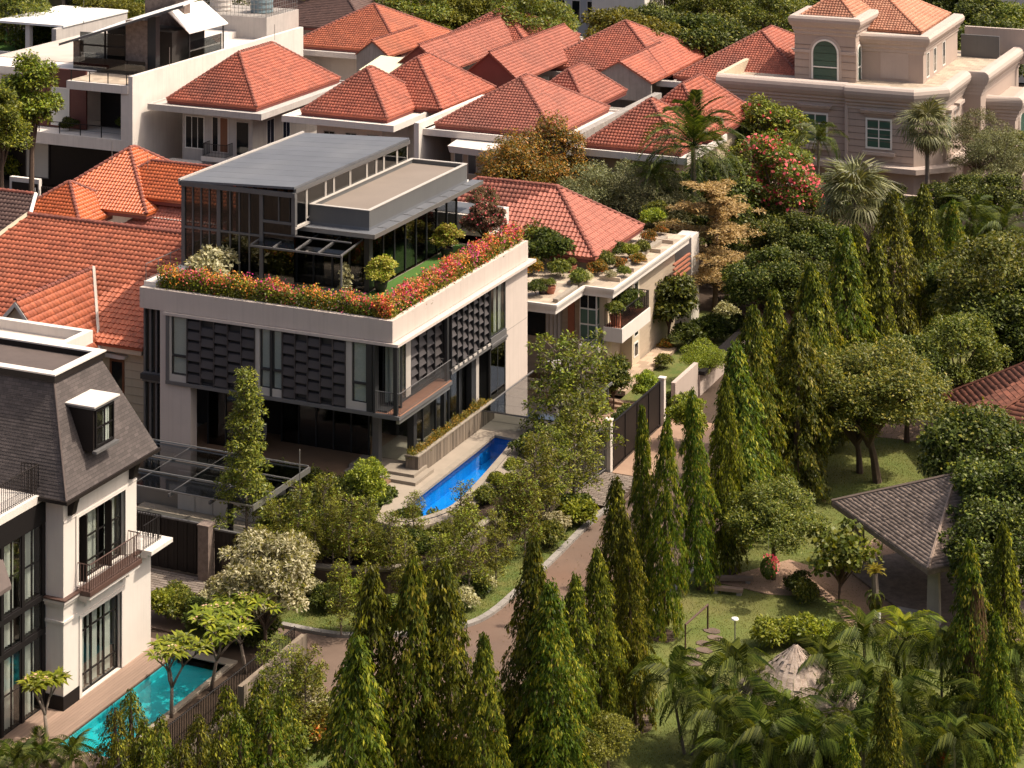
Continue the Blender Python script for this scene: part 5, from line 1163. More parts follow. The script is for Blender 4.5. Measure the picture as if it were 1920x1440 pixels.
# front gable of that house
gy0 = -2.2; gp_ = atv(28, 562, gy0); gxc = gp_.x; hw = 2.9; gz = gp_.z - .1
Lp = [(gxc - hw, y0 + 4, ze - .5), (gxc - hw, gy0, ze - .5), (gxc, gy0, gz), (gxc, y0 + 3.2, gz)]; Rp = [(gxc + hw, gy0, ze - .5), (gxc + hw, y0 - .2, ze - .5), (gxc, y0 + 3.2, gz), (gxc, gy0, gz)]
rf2 = deck(L1, [Lp, Rp], 'tile_orange', 'gable_roof'); tiles(rf2, Rp, 'tile_orange', .285, .36, 'wave', 0, seed=62); ridge(rf2, (gxc, gy0, gz + .05), (gxc, y0 + 3.2, gz + .05), 'tile_orange')
part('valley', MB().tube([(gxc + hw, y0 - .2, ze - .42), (gxc + .05, y0 + 3.3, gz + .1)], .1, 6), 'roof_cement', rf2)
part('gable_wall', MB().hull([(gxc - hw, gy0 + .3, 2), (gxc + hw, gy0 + .3, 2), (gxc + hw, gy0 + .3, ze - .6), (gxc, gy0 + .3, gz - .2), (gxc - hw, gy0 + .3, ze - .6)], [(gxc - hw, gy0 + .6, 2), (gxc + hw, gy0 + .6, 2), (gxc + hw, gy0 + .6, ze - .6), (gxc, gy0 + .6, gz - .2), (gxc - hw, gy0 + .6, ze - .6)]), 'cream_wall', L1)
part('barge_board', MB().hull([(gxc - hw - .1, gy0 - .03, ze - .75), (gxc, gy0 - .03, gz - .25), (gxc + hw + .1, gy0 - .03, ze - .75), (gxc + hw + .1, gy0 - .03, ze - .5), (gxc, gy0 - .03, gz), (gxc - hw - .1, gy0 - .03, ze - .5)], [(gxc - hw - .1, gy0 + .1, ze - .75), (gxc, gy0 + .1, gz - .25), (gxc + hw + .1, gy0 + .1, ze - .75), (gxc + hw + .1, gy0 + .1, ze - .5), (gxc, gy0 + .1, gz), (gxc - hw - .1, gy0 + .1, ze - .5)]), 'white_paint', L1)
# house with bright orange hips behind it
L2 = thing('orange_hip_house', 'house with several glossy bright orange hip roofs behind the gable house', 'house', (-29, 24, 0))
pc, pa = at(275, 403, 6.5), at(218, 314, 9.5)
hip_roof(L2, pc.x - 8.4, pc.x, pc.y, pc.y + 9, 6.5, 9.6, 'tile_bright', 300, 63)
part('wall', MB().box(pc.x - 7.5, pc.y + .7, 0, pc.x + 5, pc.y + 8, 6.2), 'house_white', L2)
pf = at(150, 400, 6.3); hip_roof(L2, pf.x - 4.2, pf.x + 1.6, pf.y - 2.2, pf.y + 3.5, 6.1, 8.1, 'tile_bright', 0, 65)
pq = at(284, 302, 9.0); hip_roof(L2, pq.x - 2.6, pq.x + 9, pq.y - 2.6, pq.y + 2.6, 7.2, 9.0, 'tile_bright', 0, 67, axis='x')
pz_ = at(300, 415, 5.6); hip_roof(L2, pz_.x - 1.5, pz_.x + 6, pz_.y - 2, pz_.y + 4, 5.6, 7.6, 'tile_rose', 0, 69, axis='x')
# dark brown roof at the left edge
L3 = thing('brown_tiled_house', 'low house with dark brown tiled roof at the left edge of the photo', 'house', (-36, 17, 0))
pr0 = at(62, 365, 8.6); deckp = [(pr0.x - 14, pr0.y - 7, 4.9), (pr0.x + 3.6, pr0.y - 7, 4.9), (pr0.x + .2, pr0.y, 8.6), (pr0.x - 14, pr0.y, 8.6)]
R3 = [(pr0.x + 3.6, pr0.y - 7, 4.9), (pr0.x + 3.6, pr0.y + 7, 4.9), (pr0.x + .2, pr0.y, 8.6)]
rf3 = deck(L3, [deckp], 'tile_brown'); tiles(rf3, deckp, 'tile_brown', .285, .36, 'wave', 0, seed=71)
ridge(rf3, (pr0.x - 14, pr0.y, 8.65), (pr0.x + .2, pr0.y, 8.65), 'tile_rose', .15); part('hip_cap', MB().tube([(pr0.x + 3.6, pr0.y - 7, 4.98), (pr0.x + .2, pr0.y, 8.68)], .13, 6), 'white_paint', rf3)
part('wall', MB().box(pr0.x - 13, pr0.y - 6.2, 0, pr0.x + 3, pr0.y + 6, 4.7), 'house_white', L3)
# ------------------------------------------------------------ neighbour house with terraced roof garden
N1 = thing('terrace_house', 'white and travertine house with terracotta hip roof and potted roof terrace', 'house', (-4, 29, 0))
hip_roof(N1, -13.5, .2, 25.7, 34.0, 6.8, 9.75, 'tile_rose', 300, 81, axis='x', tw=.285, tl=.35)
m = MB(); T = [(-13.5, 18.6), (.55, 18.6), (.55, 24.3), (2.35, 22.9), (2.35, 36.3), (-13.5, 36.3)]
T = [(-6, 18.7), (.6, 18.7), (.6, 22.9), (2.4, 22.9), (2.4, 36.2), (-13, 36.2), (-13, 27), (-6, 27)]
part('terrace_slab', MB().prism(T, 5.55, 5.92), 'terrace_tile', N1)
m = MB()
for o, z0, z1 in ((.02, 5.45, 5.75), (.1, 5.75, 5.88), (.16, 5.88, 6.02)):
    for (x0, ya, x1, yb) in ((-6, 18.7 - o, .6 + o, 18.7), (.6, 18.7, .6 + o, 22.9 - o), (.6, 22.9 - o, 2.4 + o, 22.9), (2.4, 22.9, 2.4 + o, 36.2)): m.box(x0, ya, z0, x1, yb, z1)
part('cornice', m, 'white_paint', N1)
m = MB().box(-8, 27.2, 0, 1.9, 35, 5.55); m.box(-6, 23.9, 0, 1.3, 27.2, 5.55); part('wall', m, 'travertine', N1)
part('upper_wall', MB().box(-12, 26.3, 5.5, -.4, 33.4, 6.7), 'travertine', N1)
for bx_ in ((1.0, 27.0, 0, 2.05, 28.3, 5.5), (1.3, 23.6, 0, 1.8, 24.3, 5.55)): part('pier', MB().box(*bx_), 'cream_wall', N1)
b = part('balcony', MB().box(1.95, 22.6, 3.05, 3.1, 27.3, 3.85), 'white_paint', N1); part('balcony_floor', MB().box(2.0, 22.7, 3.85, 3.0, 27.2, 3.87), 'terracotta', b)
railing(b, [(2.02, 22.68, 3.87), (3.02, 22.68, 3.87), (3.02, 27.2, 3.87), (1.9, 27.2, 3.87)], 1.0, .13, 'black_paint', .016, .03)
part('balcony_door', MB().box(1.3, 24.6, 3.87, 1.34, 26.6, 5.4), 'dark_pane', N1)
bw = part('glass_block_bay', MB().box(.2, 23.3, 2.7, 1.28, 23.9, 5.5), 'white_frame', N1)
for k in range(3):
    z = 2.8 + k * .9
    for q in range(2):
        part('pane', MB().box(.26 + q * .5, 23.28, z, .70 + q * .5, 23.30, z + .8), ('green_pane', 'green_pane', 'dark_pane')[k], bw)
    part('pane', MB().box(1.28, 23.36, z, 1.3, 23.84, z + .8), 'green_pane', bw)
m = MB().box(.6, 22.1, 2.35, 1.85, 23.6, 2.8); part('entry_canopy', m, 'white_paint', N1); part('entry_roof', MB().box(.7, 22.2, 2.8, 1.75, 23.5, 2.82), 'roof_metal', N1)
m = MB().box(1.5, 22.2, 0, 1.8, 22.5, 2.35); m.box(.7, 22.2, 0, .9, 22.4, 2.35)
for k in range(5): m.box(.9, 22.25, .35 + k * .45, 1.5, 22.35, .5 + k * .45)
part('lattice', m, 'white_paint', N1)
for k in range(4): part('slot_window', MB().box(2.05, 27.4, .8 + k * 1.2, 2.09, 27.9, 1.5 + k * 1.2), 'dark_pane', N1); part('slot_frame', MB().box(2.045, 27.3, .7 + k * 1.2, 2.07, 28.0, 1.6 + k * 1.2), 'white_frame', N1)
part('shutter', MB().box(-.75, 23.8, 2.6, -.35, 23.9, 5.4), 'terracotta', N1); part('curtain_door', folds('F', 23.8, -2.1, -1.1, 2.4, 5.4, .12, .05), 'grey_plaster', N1)
part('dark_opening', MB().box(-3.6, 23.86, 2.4, -2.2, 23.9, 5.3), 'dark_pane', N1)
part('side_slats', MB().box(2.45, 33, 4.2, 2.6, 36, 4.3).box(2.45, 33, 4.5, 2.6, 36, 4.6).box(2.45, 33, 4.8, 2.6, 36, 4.9).box(2.45, 33, 3.9, 2.6, 36, 4.0), 'terracotta', N1)
part('rear_box', MB().box(1.2, 37.0, 0, 2.3, 38.5, 5.6), 'white_paint', N1)
# beds on the terrace
tb_ = MB()
for (x0, ya, x1, yb) in ((.2, 19.3, .5, 22.3), (-.4, 22.8, .4, 24.8), (1.1, 25, 1.5, 34.8)): tb_.box(x0, ya, 5.92, x1, yb, 6.12)
part('plant_kerb', tb_, 'coping', N1)
m = MB()
for k in range(5): m.box(.9, 24.6 + k * 2.3, 5.92, 2.2, 24.75 + k * 2.3, 6.15)
part('cross_wall', m, 'travertine', N1)
sheet('garden_patio', [(2.05, 22.7), (3.25, 22.7), (3.3, 31.5), (2.05, 31.5)], .3, 'patio', .3)
sheet('garden_lawn', [(3.3, 20.8), (6.2, 20.8), (6.9, 40), (2, 40), (2, 31.5), (3.3, 31.5)], .12, 'verge', .3)
sheet('garden_court', [(1.25, 16.2), (6.3, 12.2), (6.3, 20.7), (-2, 20.7), (-2, 18.2), (1.2, 18.2)], .1, 'plaza', .3)
st2 = thing('garden_steps', 'low terracotta steps between the dark court and the patio lawn', 'steps', (4.5, 20.4, 0))
for k in range(2): part('step', MB().box(2.4, 20.2 + k * .35, .1, 6.0, 21.0, .26 + k * .14), 'plaza', st2)
wl = thing('boundary_wall', 'stepped beige plaster boundary wall along the lane beyond the black gate', 'wall', (6.9, 30, 0))
ys_ = [(20.6, 24.5, 1.9), (24.5, 29, 1.2), (29, 34, 1.25), (34, 37, 2.2)]
for (a, b_, h_) in ys_: part('wall_section', MB().box(6.75 + (a - 20) * .03, a, 0, 7.0 + (a - 20) * .03, b_ - .02, h_), 'mansion_trim', wl)
part('black_ridge', MB().box(6.7, 24.5, 1.2, 7.4, 34, 1.42), 'black_paint', wl)
solid('floodlight', MB().tube([(-9.5, 27.0, 9.2), (-8.9, 26.8, 10.1)], .03).hull([(-9.0, 26.7, 10.05), (-8.6, 26.6, 10.15), (-8.6, 26.95, 10.25), (-9.0, 27.0, 10.15)], [(-9.05, 26.68, 10.2), (-8.6, 26.55, 10.3), (-8.6, 26.95, 10.4), (-9.05, 27.0, 10.3)]), 'bright_lamp', 'small white floodlight on an arm above the terracotta ridge', 'lamp')
# ------------------------------------------------------------ beige mansion
M1 = thing('mansion', 'beige classical mansion with rounded cornices, arched window and roof terrace', 'house', (3, 82, 0))
out = [(-7.6, 72.4), (3.1, 72.4), (3.1, 72.1), (8.4, 72.1), (10.2, 73.9), (10.3, 81.5), (11.7, 81.5), (12.1, 96), (-7.6, 96)]
part('wall', MB().prism(out, 0, 8.6), 'mansion_wall', M1); part('terrace_floor', MB().prism(out, 8.6, 8.66), 'terrace_tile', M1)
def band(poly, prof, k0, k1, parent, mt, name, closed=False):
    """moulding run along a wall line; prof: (out, z)"""
    m = MB(); n = len(poly)
    for (o0, z0), (o1, z1) in zip(prof[:-1], prof[1:]):
        A = offset_line(poly[k0:k1 + 1], o0); B = offset_line(poly[k0:k1 + 1], o1)
        for i in range(len(A) - 1): m.quad((*A[i], z0), (*A[i + 1], z0), (*B[i + 1], z1), (*B[i], z1))
    return part(name, m, mt, parent)
COR = [(0, 7.55), (.08, 7.6), (.08, 7.8), (.2, 7.9), (.2, 8.05), (.36, 8.2), (.36, 8.35), (.52, 8.5), (.66, 8.8), (.7, 9.05), (.62, 9.3), (.45, 9.45), (.3, 9.5), (-.15, 9.5), (-.15, 8.6)]
band(out, COR, 0, 7, M1, 'mansion_trim', 'cornice')
part('parapet_end', MB().box(-7.7, 72.3, 0, -7.3, 83.5, 9.52), 'cream_wall', M1)
m = MB()
for k in range(8):
    z = 3.6 + k * .52
    for (x0, x1, y) in ((-7.25, 3.0, 72.38), (3.2, 8.35, 72.08)): m.box(x0, y - .0, z, x1, y + .06, z + .035)
part('wall_joint', m, 'brown_stone', M1)
part('base_ledge', MB().prism([(-7.6, 71.4), (8.8, 71.1), (11.4, 73.6), (11.4, 82), (10, 82), (10, 74), (8.3, 72.2), (-7.6, 72.4)], 3.0, 3.4), 'mansion_trim', M1)
part('corner_joint', MB().box(2.95, 72.0, 3.4, 3.2, 72.3, 8.5), 'mansion_trim', M1)
for (x0, x1, yy_) in ((-5.9, -3.9, 72.4), (-.6, 1.5, 72.4), (4.6, 6.7, 72.1)):
    window(M1, 'F', yy_, x0, x1, 4.55, 6.95, 2, 3, 'white_frame', 'green_pane', .14, .09, .05, .05)
    part('window_hood', MB().hull([(x0 - .3, yy_ - .3, 7.35), (x1 + .3, yy_ - .3, 7.35), (x1 + .3, yy_, 7.35), (x0 - .3, yy_, 7.35)], [(x0 - .36, yy_ - .4, 7.58), (x1 + .36, yy_ - .4, 7.58), (x1 + .36, yy_, 7.62), (x0 - .36, yy_, 7.62)]).box(x0 - .1, yy_ - .12, 7.15, x1 + .1, yy_, 7.35), 'mansion_trim', M1)
    part('window_sill', MB().box(x0 - .25, yy_ - .3, 4.1, x1 + .25, yy_, 4.36), 'mansion_trim', M1)
def arch_window(parent, face, plane, ac, hw_, z0, zs):
    n = 14; arc = [(ac + hw_ * cos(pi * i / n), zs + hw_ * sin(pi * i / n)) for i in range(n + 1)]
    poly = [(ac - hw_, z0), (ac + hw_, z0)] + arc
    def P(a, z, d): return (a, plane + d, z) if face == 'F' else (plane - d, a, z)
    def ringm(w, d0, d1):
        m = MB(); o2 = [(ac - hw_ - w, z0), (ac + hw_ + w, z0)] + [(ac + (hw_ + w) * cos(pi * i / n), zs + (hw_ + w) * sin(pi * i / n)) for i in range(n + 1)]
        for i in range(2, len(poly) - 1):
            a, b = i, i + 1
            m.hull([P(*poly[a], d0), P(*o2[a], d0), P(*o2[b], d0), P(*poly[b], d0)], [P(*poly[a], d1), P(*o2[a], d1), P(*o2[b], d1), P(*poly[b], d1)])
        m.hull([P(ac + hw_, z0, d0), P(ac + hw_ + w, z0, d0), P(ac + hw_ + w, zs, d0), P(ac + hw_, zs, d0)], [P(ac + hw_, z0, d1), P(ac + hw_ + w, z0, d1), P(ac + hw_ + w, zs, d1), P(ac + hw_, zs, d1)])
        m.hull([P(ac - hw_ - w, z0, d0), P(ac - hw_, z0, d0), P(ac - hw_, zs, d0), P(ac - hw_ - w, zs, d0)], [P(ac - hw_ - w, z0, d1), P(ac - hw_, z0, d1), P(ac - hw_, zs, d1), P(ac - hw_ - w, zs, d1)])
        return m
    w = part('arched_window', ringm(.14, -.12, .04), 'white_frame', parent)
    part('pane', MB().quad(*[P(a, z, -.03) for a, z in poly]), 'green_pane', w)
    part('arch_hood', ringm(.36, -.06, .02), 'mansion_trim', parent)
    m = MB(); q0, q1 = sorted(((ac - hw_), (ac + hw_))); fb(m, face, plane, q0, q1, z0 + (zs - z0) * .45, z0 + (zs - z0) * .45 + .09, -.1, .0); part('transom', m, 'white_frame', w)
tw = part('tower', MB().box(-2.6, 77.1, 8.6, 2.5, 82.5, 13.2), 'mansion_wall', M1)
arch_window(tw, 'F', 77.1, -.02, 1.0, 8.75, 10.9); arch_window(tw, 'R', 2.5, 78.0, .5, 8.75, 11.0)
m = MB()
for k in range(5): m.box(-2.62, 77.07, 9.0 + k * .62, 2.53, 77.1, 9.03 + k * .62)
part('wall_joint', m, 'brown_stone', tw); part('string_course', MB().box(-2.68, 77.0, 10.85, -1.2, 77.12, 11.1).box(1.2, 77.0, 10.85, 2.58, 77.12, 11.1), 'mansion_trim', tw)
TC = [(0, 12.3), (.1, 12.4), (.1, 12.6), (.25, 12.75), (.25, 12.95), (.45, 13.1), (.62, 13.4), (.62, 13.65), (.45, 13.85), (-.3, 13.88), (-.3, 13.2)]
band([(-2.6, 82.5), (-2.6, 77.1), (2.5, 77.1), (2.5, 83.5)], TC, 0, 3, tw, 'mansion_trim', 'cornice')
hip_roof(tw, -2.2, 2.3, 77.8, 83.3, 13.75, 15.4, 'tile_peach', 0, 91, fascia='brown_stone')
up = part('upper_block', MB().box(2.5, 78.9, 8.6, 7.6, 92, 11.6), 'mansion_wall', M1)
band([(2.5, 78.9), (7.6, 78.9), (7.6, 92)], [(a, z - 1.35) for a, z in TC], 0, 2, up, 'mansion_trim', 'cornice')
hip_roof(up, -2.4, 7.1, 80.5, 91.5, 12.5, 15.2, 'tile_peach', 0, 93, fascia='brown_stone')
part('panel', MB().box(4.1, 78.86, 8.9, 6.4, 78.9, 11.0), 'mansion_trim', up)
for a in (80.0, 82.6, 86): window(up, 'R', 7.6, a, a + 1.1, 8.9, 11.0, 2, 3, 'white_frame', 'dark_pane', .12, .06)
part('rear_wall', MB().box(7.6, 95, 8, 13.5, 95.4, 11.0), 'mansion_trim', M1); part('dark_wall', MB().box(7.7, 93, 8.6, 11, 93.2, 10.6), 'slab_grey', M1)
part('terrace_wall', MB().box(-7.3, 83.3, 8.6, -2.7, 83.6, 10.0), 'mansion_wall', M1)
part('entry_wing', MB().box(11.5, 84, 0, 14.0, 93, 6.4), 'mansion_wall', M1); band([(11.5, 84), (14.0, 84), (14.0, 93)], [(a, z - 2.3) for a, z in COR], 0, 2, M1, 'mansion_trim', 'cornice')
arch_window(M1, 'R', 14.0, 87, 1.1, 1.5, 4.6)
for a in (75.5, 78.5): window(M1, 'R', 10.25, a, a + 1.4, 4.6, 6.9, 2, 3, 'white_frame', 'green_pane', .12, .08); part('window_hood', MB().box(10.2, a - .3, 7.2, 10.7, a + 1.7, 7.45), 'mansion_trim', M1)
part('boundary_wall', MB().box(-8, 68.5, 0, 22, 68.9, 2.0), 'mansion_wall', M1)
# ------------------------------------------------------------ park pavilions
def hip_pavilion(name, label, FLp, FRp, apex, ze, mt, tw_, tl_, cols, colm, singles, rim):
    """open-sided shelter: four roof slopes on posts; plan is a turned square"""
    A, B = Vector(FLp), Vector(FRp); d = (B - A); n_ = Vector((-d.y, d.x, 0)); Cc, D = B + n_, A + n_
    ap = (A + Cc) / 2; ap.z = apex
    t = thing(name, label, 'pavilion', (ap.x, ap.y, 0)); q = [tuple(v) for v in (A, B, Cc, D)]; a = tuple(ap)
    pl = [[q[0], q[1], a], [q[1], q[2], a], [q[2], q[3], a], [q[3], q[0], a]]
    rf = deck(t, pl, mt, 'roof', .12)
    for i, p in enumerate(pl):
        if i in (0, 1, 3): tiles(rf, p, mt, tw_, tl_, 'slate', singles if i == 0 else 0, True, 'shingle', 100 + i)
    for p in q: part('hip_cap', MB().tube([(p[0], p[1], p[2] + .05), (a[0], a[1], a[2] + .05)], .07, 5), mt, rf)
    m = MB()
    for i in range(4):
        p, r = Vector(q[i]), Vector(q[(i + 1) % 4]); e = (r - p).normalized(); nn = Vector((e.y, -e.x, 0)) * .03
        m.hull([tuple(p + nn - Vector((0, 0, .22))), tuple(r + nn - Vector((0, 0, .22))), tuple(r - nn - Vector((0, 0, .22))), tuple(p - nn - Vector((0, 0, .22)))], [tuple(p + nn), tuple(r + nn), tuple(r - nn), tuple(p - nn)])
    part('fascia', m, rim, t)
    for f0, f1 in cols:
        p = A + d * f0 + n_ * f1; part('column', MB().hull([(p.x - .28, p.y - .22, 0), (p.x + .28, p.y - .22, 0), (p.x + .28, p.y + .22, 0), (p.x - .28, p.y + .22, 0)], [(p.x - .22, p.y - .18, ze - .1), (p.x + .22, p.y - .18, ze - .1), (p.x + .22, p.y + .18, ze - .1), (p.x - .22, p.y + .18, ze - .1)]), colm, t)
    return t
pvL, pvR = at(1560, 940, 2.9), at(1740, 1068, 2.9)
pv = hip_pavilion('park_pavilion', 'open park pavilion with grey-brown shingle hip roof on thick posts', pvL, pvR, 5.0, 2.9, 'shingle_grey', .2, .16, ((.12, .1), (.9, .1), (.12, .9), (.9, .9)), 'concrete', 0, 'brown_stone')
part('floor', MB().prism([tuple((pvL + (pvR - pvL) * a + Vector((-(pvR - pvL).y, (pvR - pvL).x, 0)) * b)[:2]) for a, b in ((.03, .03), (.97, .03), (.97, .97), (.03, .97))], .0, .12), 'brown_stone', pv)  # floor stone chosen darker to stand in for shade under the roof
part('bench', MB().box(pvR.x - 1.6, pvR.y + 1.0, .12, pvR.x + .2, pvR.y + 1.4, .5), 'concrete', pv)
ra, rb = at(1768, 742, 3.0), at(1835, 792, 3.0)
rv = thing('red_shingle_shelter', 'park shelter with red-brown shingle hip roof at the right edge', 'pavilion', (28, 20, 0))
A, B, Cq, ap_ = (21.7, 21.2, 3), (24.3, 16.6, 3), (38, 14, 3), (31, 22.5, 7.6); D_ = (34, 30, 3); A2 = (24, 27, 3)
pls = [[A, B, ap_], [B, Cq, ap_], [Cq, D_, ap_], [A2, A, ap_]]; rf = deck(rv, pls, 'shingle_red', 'roof', .12)
tiles(rf, pls[0], 'shingle_red', .34, .28, 'flat', 120, True, 'shingle', 111); tiles(rf, pls[1], 'shingle_red', .34, .28, 'flat', 180, True, 'shingle', 112); tiles(rf, pls[3], 'shingle_red', .34, .28, 'flat', 0, True, 'shingle', 113)
for p in (A, B): part('hip_cap', MB().tube([(p[0], p[1], p[2] + .05), (ap_[0], ap_[1], ap_[2] + .05)], .08, 5), 'shingle_red', rf)
for (x, y) in ((23.2, 20.6), (25, 17.8), (33, 16.5), (27, 25)): part('column', MB().box(x - .2, y - .2, 0, x + .2, y + .2, 3.2), 'concrete', rv)
part('floor', MB().prism([(22.5, 21), (24.8, 17.4), (36, 15.5), (33, 28), (25, 26)], 0, .12), 'plaza', rv)
# thatched hut bottom right
th_ = thing('thatched_hut', 'small hut with pale palm-thatch roof among the areca palms', 'hut', (24, -12, 0))
tc_ = at(1492, 1262, 3.0); cxh, cyh = tc_.x, tc_.y
m = MB()
for j in range(9):
    r0, r1, z0, z1 = 2.3 - j * .24, 2.3 - (j + 1.35) * .24, 2.1 + j * .21, 2.1 + (j + 1.35) * .21
    for k in range(28):
        a0, a1 = 2 * pi * k / 28, 2 * pi * (k + .96) / 28; rr0 = r0 * (1 + .04 * sin(k * 7.3 + j)); dz = .05 * sin(k * 3.1 + j * 2)
        m.quad((cxh + rr0 * cos(a0), cyh + rr0 * sin(a0), z0 + dz), (cxh + rr0 * cos(a1), cyh + rr0 * sin(a1), z0 + dz), (cxh + max(r1, .02) * cos(a1), cyh + max(r1, .02) * sin(a1), z1 + .03), (cxh + max(r1, .02) * cos(a0), cyh + max(r1, .02) * sin(a0), z1 + .03))
part('thatch_roof', m, 'thatch', th_)
for k in range(4): part('post', MB().tube([(cxh + 1.5 * cos(k * pi / 2 + .6), cyh + 1.5 * sin(k * pi / 2 + .6), 0), (cxh + 1.5 * cos(k * pi / 2 + .6), cyh + 1.5 * sin(k * pi / 2 + .6), 2.7)], .07), 'bark_grey', th_)
bp = at(1520, 1345, .9); solid('blue_tarp', MB().hull([(bp.x - .6, bp.y - .4, .1), (bp.x + .6, bp.y - .4, .1), (bp.x + .6, bp.y + .4, .1), (bp.x - .6, bp.y + .4, .1)], [(bp.x - .5, bp.y - .3, .85), (bp.x + .55, bp.y - .35, .8), (bp.x + .5, bp.y + .35, 1.0), (bp.x - .5, bp.y + .3, .95)]), 'tarp_blue', 'blue tarpaulin-covered box beneath the areca palms', 'box')
# ------------------------------------------------------------ far buildings along the top edge
def far_block(label, x0, x1, yb, h, mt, floors, bays, wm='dark_pane', side=True, fr='house_white'):
    t = thing('far_building', label, 'building', ((x0 + x1) / 2, yb, 0), 'buildings beyond the trees')
    part('wall', MB().box(x0, yb, 0, x1, yb + 14, h), mt, t)
    for f in range(floors):
        for k in range(bays):
            a = x0 + (x1 - x0) * (k + .2) / bays; window(t, 'F', yb, a, a + (x1 - x0) / bays * .6, 1 + f * h / floors, 1 + f * h / floors + h / floors * .5, 1, 1, fr, wm, .1)
    part('roof_edge', MB().box(x0 - .2, yb - .2, h, x1 + .2, yb + 14.2, h + .4), 'house_white', t)
    return t
# ------------------------------------------------------------ plants
def unit(a): return a / np.maximum(np.linalg.norm(a, axis=1, keepdims=True), 1e-6)
def leafgeo(P, D, Nn, L, W, fold=0.18, droop=0.12):
    """one folded four-point blade for each leaf"""
    D = unit(D); S_ = unit(np.cross(D, Nn)); Nn = np.cross(S_, D); L = np.asarray(L)[:, None]; W = np.asarray(W)[:, None]
    a = P; m = P + D * L * .48 + Nn * W * fold
    b = m + S_ * W * .5; c = P + D * L - Nn * L * droop; d = m - S_ * W * .5
    v = np.stack([a, b, c, d], 1).reshape(-1, 3); n = len(P)
    return v, np.arange(n * 4).reshape(n, 4)
def leafmesh(name, mt, *sets):
    V, F, o = [], [], 0
    for v, f in sets: V.append(v); F.append(f + o); o += len(v)
    return quadmesh(name, np.concatenate(V), np.concatenate(F), mt)
def rdir(rng, n): return unit(rng.normal(size=(n, 3)))
def clump_leaves(rng, cl, per, L, W, up=.5, out=.7, hang=0.0, shell=.55):
    """leaves through a set of clumps (x, y, z, rx, rz)"""
    cl = np.array(cl, float); k = len(cl); w = cl[:, 3] ** 2; n = int(per * k); idx = rng.choice(k, n, p=w / w.sum())
    d = rdir(rng, n); d[:, 2] = np.where(d[:, 2] < -.35, -d[:, 2] * .6, d[:, 2]); r = rng.uniform(shell, 1.0, n) ** .6
    P = cl[idx, :3] + d * r[:, None] * np.stack([cl[idx, 3], cl[idx, 3], cl[idx, 4]], 1)
    Nn = unit(d * out + np.array([0, 0, up]) + rng.normal(0, .45, (n, 3)))
    D = rdir(rng, n); D = D - Nn * (D * Nn).sum(1, keepdims=True) + d * .5 + np.array([0, 0, -hang]); 
    s = rng.uniform(.7, 1.25, n)
    return leafgeo(P, D, Nn, L * s, W * s)
def dome(rng, n, R, zc, rz, cr, hole=0.45, flat=1.0):
    """clump centres spread over an uneven crown"""
    out = []
    while len(out) < n:
        d = rng.normal(size=3); d /= np.linalg.norm(d)
        if d[2] < -.55: continue
        q = rng.uniform(hole, 1) ** .5 * rng.uniform(.86, 1.08)
        s = cr * rng.uniform(.65, 1.3); out.append((d[0] * R * q, d[1] * R * q, zc + d[2] * rz * q * flat, s, s * rng.uniform(.6, .85)))
    return out
def limbs(rng, cl, h0, r0, every=2, lean=0.0, fork=.55):
    m = MB(); b = Vector((0, 0, 0)); f = Vector((lean, lean * .4, h0))
    m.tube([b, b.lerp(f, .5) + Vector((rng.uniform(-.06, .06), rng.uniform(-.06, .06), 0)), f], [r0 * 1.15, r0 * .9, r0 * .75], 7)
    for c in cl[::every]:
        e = Vector(c[:3]); q = f.lerp(e, .5); q.z += (e - f).length * .08
        m.tube([f - Vector((0, 0, h0 * rng.uniform(0, .25))), q, e], [r0 * fork, r0 * .3, r0 * .1], 5)
    return m
KIND = {}
def kind(name, *parts): KIND[name] = parts
def proto(mb, mt): return mesh_of('limb', mb, mt)
